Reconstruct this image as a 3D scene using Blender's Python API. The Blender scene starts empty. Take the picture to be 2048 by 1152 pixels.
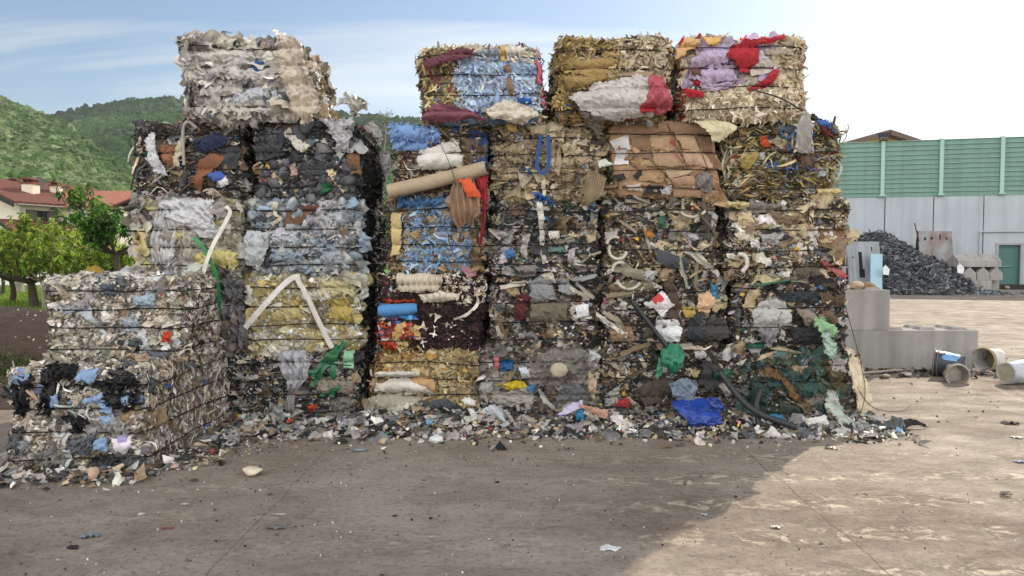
import bpy, math, random
import numpy as np
from mathutils import Vector, Matrix
R = math.radians
S = bpy.context.scene
COL = S.collection
rng = np.random.default_rng(7)
random.seed(7)

# ------------------------------------------------------------------ camera
F = 1480.0
CAMZ = 1.7
PITCH = math.atan(66 / F)
cam_d = bpy.data.cameras.new("camera")
cam_d.sensor_width = 36
cam_d.lens = 36 * F / 2048
cam_d.clip_start = 0.05
cam_d.clip_end = 6000
cam = bpy.data.objects.new("camera", cam_d)
cam.location = (0, 0, CAMZ)
cam.rotation_euler = (R(90) - PITCH, 0, 0)
COL.objects.link(cam)
S.camera = cam

# ------------------------------------------------------------------ light
SUN_AZ, SUN_EL = 37.0, 33.0
w = bpy.data.worlds.new("World")
S.world = w
w.use_nodes = True
nt = w.node_tree
nt.nodes.clear()
N = nt.nodes.new
out = N("ShaderNodeOutputWorld"); bg = N("ShaderNodeBackground")
sky = N("ShaderNodeTexSky"); sky.sky_type = 'NISHITA'; sky.sun_disc = False
sky.sun_elevation = R(SUN_EL); sky.sun_rotation = R(SUN_AZ)
sky.air_density = 1.1; sky.dust_density = 0.7; sky.ozone_density = 2.0
tc = N("ShaderNodeTexCoord")
sep = N("ShaderNodeSeparateXYZ"); nt.links.new(tc.outputs["Generated"], sep.inputs[0])
zz = N("ShaderNodeMath"); zz.operation = 'ADD'; zz.inputs[1].default_value = 0.18
nt.links.new(sep.outputs[2], zz.inputs[0])
zm = N("ShaderNodeMath"); zm.operation = 'MAXIMUM'; zm.inputs[1].default_value = 0.05
nt.links.new(zz.outputs[0], zm.inputs[0])
dv = N("ShaderNodeVectorMath"); dv.operation = 'DIVIDE'
cb = N("ShaderNodeCombineXYZ")
for i in range(3): nt.links.new(zm.outputs[0], cb.inputs[i])
nt.links.new(tc.outputs["Generated"], dv.inputs[0]); nt.links.new(cb.outputs[0], dv.inputs[1])
mp = N("ShaderNodeMapping"); mp.inputs["Rotation"].default_value = (0, 0, R(-38)); mp.inputs["Scale"].default_value = (0.28, 1.9, 1)
nt.links.new(dv.outputs[0], mp.inputs[0])
nz = N("ShaderNodeTexNoise"); nz.inputs["Scale"].default_value = 0.9; nz.inputs["Detail"].default_value = 7; nz.inputs["Roughness"].default_value = 0.55; nz.inputs["Distortion"].default_value = 0.5
nt.links.new(mp.outputs[0], nz.inputs["Vector"])
rp = N("ShaderNodeValToRGB")
rp.color_ramp.elements[0].position = 0.53; rp.color_ramp.elements[0].color = (0.0, 0.0, 0.0, 1)
rp.color_ramp.elements[1].position = 0.74; rp.color_ramp.elements[1].color = (0.75, 0.75, 0.75, 1)
nt.links.new(nz.outputs[0], rp.inputs[0])
# thin cirrus: the same sky light, scattered white
bw = N("ShaderNodeRGBToBW"); nt.links.new(sky.outputs[0], bw.inputs[0])
cm = N("ShaderNodeMath"); cm.operation = 'MULTIPLY_ADD'; cm.inputs[1].default_value = 1.25; cm.inputs[2].default_value = 3.0
nt.links.new(bw.outputs[0], cm.inputs[0])
cc = N("ShaderNodeMixRGB"); cc.blend_type = 'MULTIPLY'; cc.inputs[0].default_value = 1; cc.inputs[2].default_value = (1.0, 0.985, 0.96, 1)
nt.links.new(cm.outputs[0], cc.inputs[1])
mx = N("ShaderNodeMixRGB"); nt.links.new(rp.outputs[0], mx.inputs[0]); nt.links.new(sky.outputs[0], mx.inputs[1]); nt.links.new(cc.outputs[0], mx.inputs[2])
# added bright clouds, unseen behind the camera, as fill for the shaded fronts
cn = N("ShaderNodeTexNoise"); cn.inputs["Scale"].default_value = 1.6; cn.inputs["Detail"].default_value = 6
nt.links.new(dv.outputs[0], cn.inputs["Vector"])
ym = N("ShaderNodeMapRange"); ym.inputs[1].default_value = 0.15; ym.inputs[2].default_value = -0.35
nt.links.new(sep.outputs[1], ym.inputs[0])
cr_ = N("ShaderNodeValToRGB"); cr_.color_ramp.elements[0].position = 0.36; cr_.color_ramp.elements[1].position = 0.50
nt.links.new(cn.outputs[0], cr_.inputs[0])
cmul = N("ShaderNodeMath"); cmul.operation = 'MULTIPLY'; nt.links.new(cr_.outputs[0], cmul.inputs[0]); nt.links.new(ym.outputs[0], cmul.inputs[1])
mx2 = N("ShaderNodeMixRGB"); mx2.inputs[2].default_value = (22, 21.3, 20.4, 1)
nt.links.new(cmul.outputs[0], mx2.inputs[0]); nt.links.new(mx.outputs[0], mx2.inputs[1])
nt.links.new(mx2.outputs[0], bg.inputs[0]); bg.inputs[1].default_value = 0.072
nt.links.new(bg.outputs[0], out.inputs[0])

sl = bpy.data.lights.new("sun", 'SUN'); sl.energy = 2.7; sl.angle = R(0.5); sl.color = (1, 0.86, 0.66)
so = bpy.data.objects.new("sun", sl); COL.objects.link(so)
sd = Vector((math.sin(R(SUN_AZ)) * math.cos(R(SUN_EL)), math.cos(R(SUN_AZ)) * math.cos(R(SUN_EL)), math.sin(R(SUN_EL))))
so.rotation_euler = sd.to_track_quat('Z', 'Y').to_euler(); so.location = sd * 50
S.view_settings.view_transform = 'Standard'; S.view_settings.look = 'None'
S.view_settings.exposure = 0.85; S.view_settings.gamma = 1

# ------------------------------------------------------------------ helpers
def at(px, py, Y):
    cp, sp = math.cos(PITCH), math.sin(PITCH)
    cx, cy = (px - 1024) / F, (576 - py) / F
    dy = cp + cy * sp; dz = -sp + cy * cp
    t = Y / dy
    return np.array((cx * t, Y, CAMZ + dz * t))
def atv(px, py, Y):
    cp, sp = math.cos(PITCH), math.sin(PITCH)
    cx, cy = (px - 1024) / F, (576 - py) / F
    t = Y / (cp + cy * sp)
    return np.stack([cx * t, Y + 0 * cx, CAMZ + (-sp + cy * cp) * t], -1)
def gnd(px, py):
    cp, sp = math.cos(PITCH), math.sin(PITCH)
    cx, cy = (px - 1024) / F, (576 - py) / F
    dy = cp + cy * sp; dz = -sp + cy * cp
    t = -CAMZ / dz
    return np.array((cx * t, dy * t, 0.0))
def hx(h):
    h = h.lstrip('#')
    c = [int(h[i:i + 2], 16) / 255 for i in (0, 2, 4)]
    return tuple(x / 12.92 if x <= 0.04045 else ((x + 0.055) / 1.055) ** 2.4 for x in c)

_mats = {}
def mat(name, col, rough=0.75, nscale=6.0, namt=0.35, bump=0.15, col2=None, metal=0.0, transl=0.0, spec=0.4, bscale=None, detail=6, coords='Object'):
    key = name
    if key in _mats: return _mats[key]
    if isinstance(col, str): col = hx(col)
    if col2 is None: col2 = tuple(c * 0.55 for c in col)
    elif isinstance(col2, str): col2 = hx(col2)
    m = bpy.data.materials.new(name); m.use_nodes = True
    t = m.node_tree; n = t.nodes; b = n["Principled BSDF"]
    tcn = n.new("ShaderNodeTexCoord")
    nz = n.new("ShaderNodeTexNoise"); nz.inputs["Scale"].default_value = nscale; nz.inputs["Detail"].default_value = detail; nz.inputs["Roughness"].default_value = 0.62
    t.links.new(tcn.outputs[coords], nz.inputs["Vector"])
    rp = n.new("ShaderNodeValToRGB"); rp.color_ramp.elements[0].position = 0.5 - 0.2; rp.color_ramp.elements[1].position = 0.5 + 0.12
    lo = tuple(a * (1 - namt) + c * namt for a, c in zip(col, col2))
    rp.color_ramp.elements[0].color = (*lo, 1); rp.color_ramp.elements[1].color = (*col, 1)
    t.links.new(nz.outputs[0], rp.inputs[0]); t.links.new(rp.outputs[0], b.inputs["Base Color"])
    b.inputs["Roughness"].default_value = rough; b.inputs["Metallic"].default_value = metal
    b.inputs["Specular IOR Level"].default_value = spec
    if bump > 0:
        bp = n.new("ShaderNodeBump"); bp.inputs["Strength"].default_value = bump; bp.inputs["Distance"].default_value = 0.02
        n2 = n.new("ShaderNodeTexNoise"); n2.inputs["Scale"].default_value = bscale or nscale * 3; n2.inputs["Detail"].default_value = 5
        t.links.new(tcn.outputs[coords], n2.inputs["Vector"]); t.links.new(n2.outputs[0], bp.inputs["Height"]); t.links.new(bp.outputs[0], b.inputs["Normal"])
    if transl > 0:
        tr = n.new("ShaderNodeBsdfTranslucent"); t.links.new(rp.outputs[0], tr.inputs[0])
        ms = n.new("ShaderNodeMixShader"); ms.inputs[0].default_value = transl
        t.links.new(b.outputs[0], ms.inputs[1]); t.links.new(tr.outputs[0], ms.inputs[2])
        t.links.new(ms.outputs[0], n["Material Output"].inputs[0])
    _mats[key] = m
    return m

def attr_mat(name, rough=0.75, transl=0.0, dirt=0.5, dscale=9.0, spec=0.35, bump=0.25, bscale=45, pleat=False):
    """colour read from the mesh attribute Col (one colour per scrap), soiled by a noise"""
    if name in _mats: return _mats[name]
    m = bpy.data.materials.new(name); m.use_nodes = True
    t = m.node_tree; n = t.nodes; b = n["Principled BSDF"]
    a = n.new("ShaderNodeAttribute"); a.attribute_name = "Col"
    tcn = n.new("ShaderNodeTexCoord")
    nz = n.new("ShaderNodeTexNoise"); nz.inputs["Scale"].default_value = dscale; nz.inputs["Detail"].default_value = 7; nz.inputs["Roughness"].default_value = 0.65
    t.links.new(tcn.outputs["Object"], nz.inputs["Vector"])
    rp = n.new("ShaderNodeValToRGB"); rp.color_ramp.elements[0].position = 0.33; rp.color_ramp.elements[1].position = 0.58
    d = 1 - dirt
    rp.color_ramp.elements[0].color = (d, d * 0.93, d * 0.84, 1); rp.color_ramp.elements[1].color = (1, 1, 1, 1)
    t.links.new(nz.outputs[0], rp.inputs[0])
    mm = n.new("ShaderNodeMixRGB"); mm.blend_type = 'MULTIPLY'; mm.inputs[0].default_value = 1
    t.links.new(a.outputs["Color"], mm.inputs[1]); t.links.new(rp.outputs[0], mm.inputs[2]); t.links.new(mm.outputs[0], b.inputs["Base Color"])
    b.inputs["Roughness"].default_value = rough; b.inputs["Specular IOR Level"].default_value = spec
    if bump > 0:
        bp = n.new("ShaderNodeBump"); bp.inputs["Strength"].default_value = bump; bp.inputs["Distance"].default_value = 0.012
        n2 = n.new("ShaderNodeTexNoise"); n2.inputs["Scale"].default_value = bscale; n2.inputs["Detail"].default_value = 4
        t.links.new(tcn.outputs["Object"], n2.inputs["Vector"]); t.links.new(n2.outputs[0], bp.inputs["Height"]); t.links.new(bp.outputs[0], b.inputs["Normal"])
    if transl > 0:
        tr = n.new("ShaderNodeBsdfTranslucent"); t.links.new(mm.outputs[0], tr.inputs[0])
        ms = n.new("ShaderNodeMixShader"); ms.inputs[0].default_value = transl
        t.links.new(b.outputs[0], ms.inputs[1]); t.links.new(tr.outputs[0], ms.inputs[2])
        t.links.new(ms.outputs[0], n["Material Output"].inputs[0])
    _mats[name] = m
    return m

class MB:
    """collects triangles/quads (world coordinates) and links them as ONE mesh object"""
    def __init__(s): s.v = []; s.f = []; s.c = []; s.m = []; s.s = []; s.n = 0
    def add(s, V, Fc, col=(0.5, 0.5, 0.5), mi=0, smooth=False):
        V = np.asarray(V, float).reshape(-1, 3); Fc = np.asarray(Fc, int)
        if Fc.shape[1] == 4: Fc = np.concatenate([Fc[:, [0, 1, 2]], Fc[:, [0, 2, 3]]])
        s.v.append(V); s.f.append(Fc + s.n); s.n += len(V)
        c = np.asarray(col, float)
        s.c.append(np.broadcast_to(c, (len(V), 3)) if c.ndim == 1 else c)
        s.m.append(np.full(len(Fc), mi)); s.s.append(np.full(len(Fc), smooth))
    def inst(s, tmpl, M, P, cols, mi=0, smooth=False):
        V, Fc = tmpl; k = len(P)
        if k == 0: return
        W = np.einsum('nij,vj->nvi', M, V) + P[:, None, :]
        FF = (Fc[None] + (np.arange(k) * len(V))[:, None, None]).reshape(-1, 3)
        s.add(W.reshape(-1, 3), FF, np.repeat(cols, len(V), axis=0), mi, smooth)
    def box(s, c, h, col=(0.5, 0.5, 0.5), mi=0, rot=None):
        V = np.array([(x, y, z) for x in (-1, 1) for y in (-1, 1) for z in (-1, 1)], float) * np.asarray(h)
        if rot is not None: V = V @ np.asarray(rot).T
        Fc = [(0, 1, 3, 2), (4, 6, 7, 5), (0, 4, 5, 1), (2, 3, 7, 6), (0, 2, 6, 4), (1, 5, 7, 3)]
        s.add(V + np.asarray(c), Fc, col, mi)
    def tube(s, pts, rad, sides=6, col=(0.5, 0.5, 0.5), mi=0, smooth=True, cap=True):
        pts = np.asarray(pts, float); n = len(pts)
        rad = np.broadcast_to(np.asarray(rad, float), (n,))
        d = np.gradient(pts, axis=0); d /= np.linalg.norm(d, axis=1)[:, None] + 1e-9
        ref = np.array((0.13, 0.21, 1.0)) if abs(d[:, 2]).mean() < 0.8 else np.array((1.0, 0.2, 0.1))
        a = np.cross(d, ref); a /= np.linalg.norm(a, axis=1)[:, None] + 1e-9
        b = np.cross(d, a)
        th = np.arange(sides) * 2 * math.pi / sides
        V = pts[:, None] + rad[:, None, None] * (np.cos(th)[None, :, None] * a[:, None] + np.sin(th)[None, :, None] * b[:, None])
        Fc = []
        for i in range(n - 1):
            for j in range(sides):
                k = (j + 1) % sides
                Fc.append((i * sides + j, i * sides + k, (i + 1) * sides + k, (i + 1) * sides + j))
        s.add(V.reshape(-1, 3), Fc, col, mi, smooth)
        if cap:
            s.add(V[0], [(0, j + 1, j) for j in range(1, sides - 1)], col, mi)
            s.add(V[-1], [(0, j, j + 1) for j in range(1, sides - 1)], col, mi)
    def build(s, name, mats, parent=None, origin=None):
        V = np.concatenate(s.v); Fc = np.concatenate(s.f)
        if parent is not None: origin = np.array(parent['_o'])
        if origin is None: origin = np.zeros(3)
        origin = np.asarray(origin, float)
        me = bpy.data.meshes.new(name)
        me.vertices.add(len(V)); me.vertices.foreach_set("co", (V - origin).astype(np.float32).ravel())
        me.loops.add(len(Fc) * 3); me.loops.foreach_set("vertex_index", Fc.astype(np.int32).ravel())
        me.polygons.add(len(Fc)); me.polygons.foreach_set("loop_start", np.arange(0, len(Fc) * 3, 3, dtype=np.int32))
        me.polygons.foreach_set("loop_total", np.full(len(Fc), 3, np.int32))
        if not isinstance(mats, (list, tuple)): mats = [mats]
        for m in mats: me.materials.append(m)
        me.polygons.foreach_set("material_index", np.concatenate(s.m).astype(np.int32))
        me.polygons.foreach_set("use_smooth", np.concatenate(s.s).astype(bool))
        C = np.concatenate(s.c); C = np.concatenate([C, np.ones((len(C), 1))], 1)
        at_ = me.attributes.new("Col", 'FLOAT_COLOR', 'POINT'); at_.data.foreach_set("color", C.astype(np.float32).ravel())
        me.update(calc_edges=True)
        o = bpy.data.objects.new(name, me); COL.objects.link(o)
        if parent is not None:
            o.parent = parent
        else: o.location = origin
        o['_o'] = [float(x) for x in origin]
        return o

def tag(o, label=None, cat=None, group=None, kind=None):
    if label: o['label'] = label
    if cat: o['category'] = cat
    if group: o['group'] = group
    if kind: o['kind'] = kind
    return o
def empty(name, loc, label=None, cat=None, group=None):
    o = bpy.data.objects.new(name, None); COL.objects.link(o); o.location = [float(x) for x in loc]
    o.empty_display_size = 0.2; o['_o'] = [float(x) for x in loc]
    return tag(o, label, cat, group)
def copy_tree(o, parent=None):
    c = o.copy(); COL.objects.link(c); c.parent = parent
    for ch in list(o.children): copy_tree(ch, c)
    return c

def snoise(P, f, seed, k=5):
    """smooth pseudo noise, about -1..1"""
    g = np.random.default_rng(seed); P = np.asarray(P, float)
    o = np.zeros(P.shape[:-1])
    for i in range(k):
        d = g.normal(size=3); d /= np.linalg.norm(d)
        o += np.sin(P @ d * f * g.uniform(0.6, 1.7) + g.uniform(0, 6.28) + 1.3 * np.sin(P @ g.normal(size=3) * f * 0.5))
    return o / k * 1.4

def curve_pts(pts, n=24):
    """Catmull-Rom through the points"""
    p = np.asarray(pts, float); p = np.vstack([2 * p[0] - p[1], p, 2 * p[-1] - p[-2]])
    o = []
    segs = len(p) - 3
    for t in np.linspace(0, segs - 1e-6, n):
        i = int(t); u = t - i; a, b, c, d = p[i:i + 4]
        o.append(0.5 * (2 * b + (c - a) * u + (2 * a - 5 * b + 4 * c - d) * u * u + (3 * b - a - 3 * c + d) * u ** 3))
    return np.array(o)
def resample(pts, n):
    p = np.asarray(pts, float)
    if len(p) == 1: return np.repeat(p, n, 0)
    L = np.r_[0, np.cumsum(np.linalg.norm(np.diff(p, axis=0), axis=1))]; t = np.linspace(0, L[-1], n)
    return np.stack([np.interp(t, L, p[:, i]) for i in range(p.shape[1])], 1)

# ------------------------------------------------------------------ scrap templates
def tri_grid(n, m):
    return np.array([t for i in range(n - 1) for j in range(m - 1) for t in
                     ((i * m + j, (i + 1) * m + j, (i + 1) * m + j + 1), (i * m + j, (i + 1) * m + j + 1, i * m + j + 1))])
def t_shard(g):
    n = g.integers(6, 10); th = np.sort(g.uniform(0, 6.28, n) * 0.35 + np.linspace(0, 6.28, n, endpoint=False) * 1.0)
    r = g.uniform(0.5, 1.0, n); asp = g.uniform(0.45, 1)
    V = [(0, 0)]
    for k in (0.55, 1.0):
        for a, q in zip(th, r): V.append((k * q * math.cos(a), k * q * math.sin(a) * asp))
    V = np.array(V) + g.normal(0, 0.05, (len(V), 2))
    a = g.uniform(0, 6.28); d = V @ np.array((math.cos(a), math.sin(a)))
    e = V @ np.array((-math.sin(a), math.cos(a)))
    z = g.uniform(-0.5, 0.35) * d * d + g.uniform(0, .3) * np.abs(e + g.uniform(-.3, .3)) + g.normal(0, 0.09, len(V))
    Fc = []
    for i in range(n):
        j = (i + 1) % n
        Fc += [(0, 1 + i, 1 + j), (1 + i, 1 + n + i, 1 + n + j), (1 + i, 1 + n + j, 1 + j)]
    return np.column_stack([V, z]), np.array(Fc)
def t_small(g):
    n = g.integers(4, 7); th = np.linspace(0, 6.28, n, endpoint=False) + g.uniform(-.3, .3, n); r = g.uniform(0.4, 1, n); asp = g.uniform(.35, 1)
    V = np.array([(0, 0)] + [(q * math.cos(a), q * math.sin(a) * asp) for a, q in zip(th, r)])
    z = g.normal(0, 0.16, len(V)); z[0] += g.uniform(-.1, .4)
    return np.column_stack([V, z]), np.array([(0, 1 + i, 1 + (i + 1) % n) for i in range(n)])
def t_film(g):
    n, m = 13, 10
    u, v = np.meshgrid(np.linspace(-1, 1, n), np.linspace(-1, 1, m), indexing='ij')
    x = u * (1 - 0.25 * v * v * g.uniform(0, 1)) + 0.16 * np.sin(v * g.uniform(2, 5) + g.uniform(0, 6)); y = 0.62 * v * (1 - 0.35 * u * u * g.uniform(-.3, 1)) + 0.16 * np.sin(u * g.uniform(2, 5) + g.uniform(0, 6))
    x += g.normal(0, 0.03, x.shape); y += g.normal(0, 0.03, y.shape)
    z = np.zeros_like(x)
    for k in range(4):
        a = g.uniform(0, 3.14); d = x * math.cos(a) + y * math.sin(a) + 0.25 * np.sin(3 * y + g.uniform(0, 6))
        z += g.uniform(.03, .10) * (1 - 2 * np.abs(np.sin(d * g.uniform(2.5, 6) + g.uniform(0, 6))))
    z -= 0.22 * (x * x + y * y) * g.uniform(0.2, 1)
    return np.stack([x, y, z], -1).reshape(-1, 3), tri_grid(n, m)
def t_strip(g):
    n = 12; t = np.linspace(-1, 1, n)
    y = 0.35 * np.sin(t * g.uniform(.8, 3.2) + g.uniform(0, 6)); z = 0.3 * np.cos(t * g.uniform(.8, 3) + g.uniform(0, 6)); z -= z.mean()
    wd = g.uniform(.04, .12) * (1 - 0.4 * np.abs(t) ** 3); tw = g.uniform(-2, 2) * t + g.uniform(0, 3)
    A = np.stack([t, y + wd * np.cos(tw), z + wd * np.sin(tw)], 1); B = np.stack([t, y - wd * np.cos(tw), z - wd * np.sin(tw)], 1)
    V = np.stack([A, B], 1).reshape(-1, 3)
    return V, tri_grid(n, 2)
def t_star(g):
    k = g.integers(3, 5); V = [(0, 0, 0)]; th0 = g.uniform(0, 6.28); cur = g.uniform(0.0, 0.55, k) * g.choice([1, 1, -.4], k)
    tip = []
    for i in range(k):
        a = th0 + i * 6.283 / k + g.uniform(-.2, .2); L = g.uniform(.7, 1.1)
        for da, r in ((-.09, L), (.09, L)): V.append((r * math.cos(a + da), r * math.sin(a + da), cur[i] * r * r))
        for q in (.33, .66):
            a2 = a + q * 6.283 / k; r2 = .36; V.append((r2 * math.cos(a2), r2 * math.sin(a2), g.normal(0, .05)))
    n = len(V) - 1
    return np.array(V, float), np.array([(0, 1 + i, 1 + (i + 1) % n) for i in range(n)])
def t_cres(g):
    n = 9; th = np.linspace(0, g.uniform(2.2, 4.2), n); wd = g.uniform(.12, .3)
    A = np.stack([np.cos(th), np.sin(th), 0.25 * np.sin(th * 1.5 + g.uniform(0, 6))], 1)
    B = A * np.array((1 - wd, 1 - wd, 1)) + np.array((0, 0, g.uniform(.05, .3)))
    return np.stack([A, B], 1).reshape(-1, 3) - A.mean(0), tri_grid(n, 2)
def ico(sub=1):
    t = (1 + 5 ** .5) / 2
    V = [(-1, t, 0), (1, t, 0), (-1, -t, 0), (1, -t, 0), (0, -1, t), (0, 1, t), (0, -1, -t), (0, 1, -t), (t, 0, -1), (t, 0, 1), (-t, 0, -1), (-t, 0, 1)]
    V = [np.array(v) / np.linalg.norm(v) for v in V]
    Fc = [(0, 11, 5), (0, 5, 1), (0, 1, 7), (0, 7, 10), (0, 10, 11), (1, 5, 9), (5, 11, 4), (11, 10, 2), (10, 7, 6), (7, 1, 8), (3, 9, 4), (3, 4, 2), (3, 2, 6), (3, 6, 8), (3, 8, 9), (4, 9, 5), (2, 4, 11), (6, 2, 10), (8, 6, 7), (9, 8, 1)]
    for _ in range(sub):
        c = {}; nf = []
        def mid(a, b):
            k = (min(a, b), max(a, b))
            if k not in c: m = V[a] + V[b]; V.append(m / np.linalg.norm(m)); c[k] = len(V) - 1
            return c[k]
        for a, b, d in Fc:
            x, y, z = mid(a, b), mid(b, d), mid(d, a); nf += [(a, x, z), (b, y, x), (d, z, y), (x, y, z)]
        Fc = nf
    return np.array(V), np.array(Fc)
def t_lump(g, sub=1, amp=.3, f=2.2):
    V, Fc = ico(sub); V = V.copy()
    V *= (1 + amp * snoise(V, f, int(g.integers(1e6))) + g.normal(0, .05, len(V)))[:, None]
    V *= g.uniform(.55, 1, 3)
    return V, Fc
def t_chip(g): return t_lump(g, 0, .3)
def t_plank(g):
    w_, t_ = g.uniform(.08, .2), g.uniform(.02, .06); n = 5
    V = []; Fc = []
    for i, x in enumerate(np.linspace(-1, 1, n)):
        b = .06 * math.sin(x * 2 + g.uniform(0, 1))
        for y, z in ((-w_, -t_), (w_, -t_), (w_, t_), (-w_, t_)): V.append((x + g.normal(0, .02), y + b, z))
    for i in range(n - 1):
        for j in range(4):
            a, b_ = i * 4 + j, i * 4 + (j + 1) % 4; Fc += [(a, b_, b_ + 4), (a, b_ + 4, a + 4)]
    e = (n - 1) * 4; Fc += [(0, 2, 1), (0, 3, 2), (e, e + 1, e + 2), (e, e + 2, e + 3)]
    return np.array(V), np.array(Fc)
gT = np.random.default_rng(3)
TM = {k: [fn(gT) for _ in range(nv)] for k, fn, nv in (
    ('shard', t_shard, 26), ('small', t_small, 30), ('film', t_film, 18), ('strip', t_strip, 22), ('star', t_star, 24),
    ('cres', t_cres, 18), ('lump', lambda g: t_lump(g, 2, .28, 2.6), 10), ('chip', t_chip, 16), ('plank', t_plank, 12))}
SMOOTH = {'film': True, 'strip': True, 'star': True, 'cres': True, 'lump': True}

M_scrap = attr_mat("scrap_matte", .8, 0.0, .5)
M_film = attr_mat("scrap_film", .33, .28, .35, 6, .5, .35, 30)
M_fab = attr_mat("scrap_fabric", .95, .08, .3, 7, .15, .3, 90)
MATS = [M_scrap, M_film, M_fab]
MI = {'shard': 0, 'small': 0, 'film': 1, 'strip': 0, 'star': 2, 'cres': 2, 'lump': 1, 'chip': 0, 'plank': 0}

def pick_cols(pal, n, g, jit=.13):
    cols = np.array([hx(c) if isinstance(c, str) else c for c in pal])
    c = cols[g.integers(0, len(cols), n)]
    return np.clip(c * (1 + g.normal(0, jit, (n, 1))) * (1 + g.normal(0, .03, (n, 3))), .006, .9)

def frames(nrm, g, ang, tilt, grain_axis):
    """per scrap: columns t1, t2, n turned in the plane by ang and tipped by tilt"""
    t1 = np.cross(np.broadcast_to(grain_axis, nrm.shape), nrm)
    bad = np.linalg.norm(t1, axis=1) < .2
    t1[bad] = np.cross(np.array((0, 1.0, 0.05)), nrm[bad])
    t1 /= np.linalg.norm(t1, axis=1)[:, None]
    t2 = np.cross(nrm, t1)
    ca, sa = np.cos(ang)[:, None], np.sin(ang)[:, None]
    a = ca * t1 + sa * t2; b = -sa * t1 + ca * t2
    tx = g.normal(0, 1, len(nrm)) * tilt; ty = g.normal(0, 1, len(nrm)) * tilt
    n2 = nrm + a * np.tan(np.clip(tx, -1.2, 1.2))[:, None] + b * np.tan(np.clip(ty, -1.2, 1.2))[:, None]
    n2 /= np.linalg.norm(n2, axis=1)[:, None]
    a = a - n2 * np.sum(a * n2, 1)[:, None]; a /= np.linalg.norm(a, axis=1)[:, None]
    b = np.cross(n2, a)
    return np.stack([a, b, n2], -1)

def scatter(mb, cls, P, nrm, g, smin, smax, pal, tilt=.35, ang=None, lift=(-.1, .3), grain=(0, 0, 1.0), aspect=1.0, mi=None, jit=.13):
    n = len(P)
    if n == 0: return
    s = smin * (smax / smin) ** g.uniform(0, 1, n) ** 1.3
    if ang is None: ang = g.normal(0, .5, n) + (g.uniform(0, 1, n) > .5) * math.pi
    else: ang = g.uniform(ang[0], ang[1], n)
    M = frames(nrm, g, ang, tilt, np.array(grain, float)) * s[:, None, None]
    if aspect != 1: M = M * np.array((1, aspect, 1))[None, None, :]
    Q = P + nrm * (g.uniform(lift[0], lift[1], n) * s)[:, None]
    cols = pick_cols(pal, n, g, jit)
    which = g.integers(0, len(TM[cls]), n)
    for k in range(len(TM[cls])):
        q = which == k
        if q.any(): mb.inst(TM[cls][k], M[q], Q[q], cols[q], MI[cls] if mi is None else mi, SMOOTH.get(cls, False))

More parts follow.
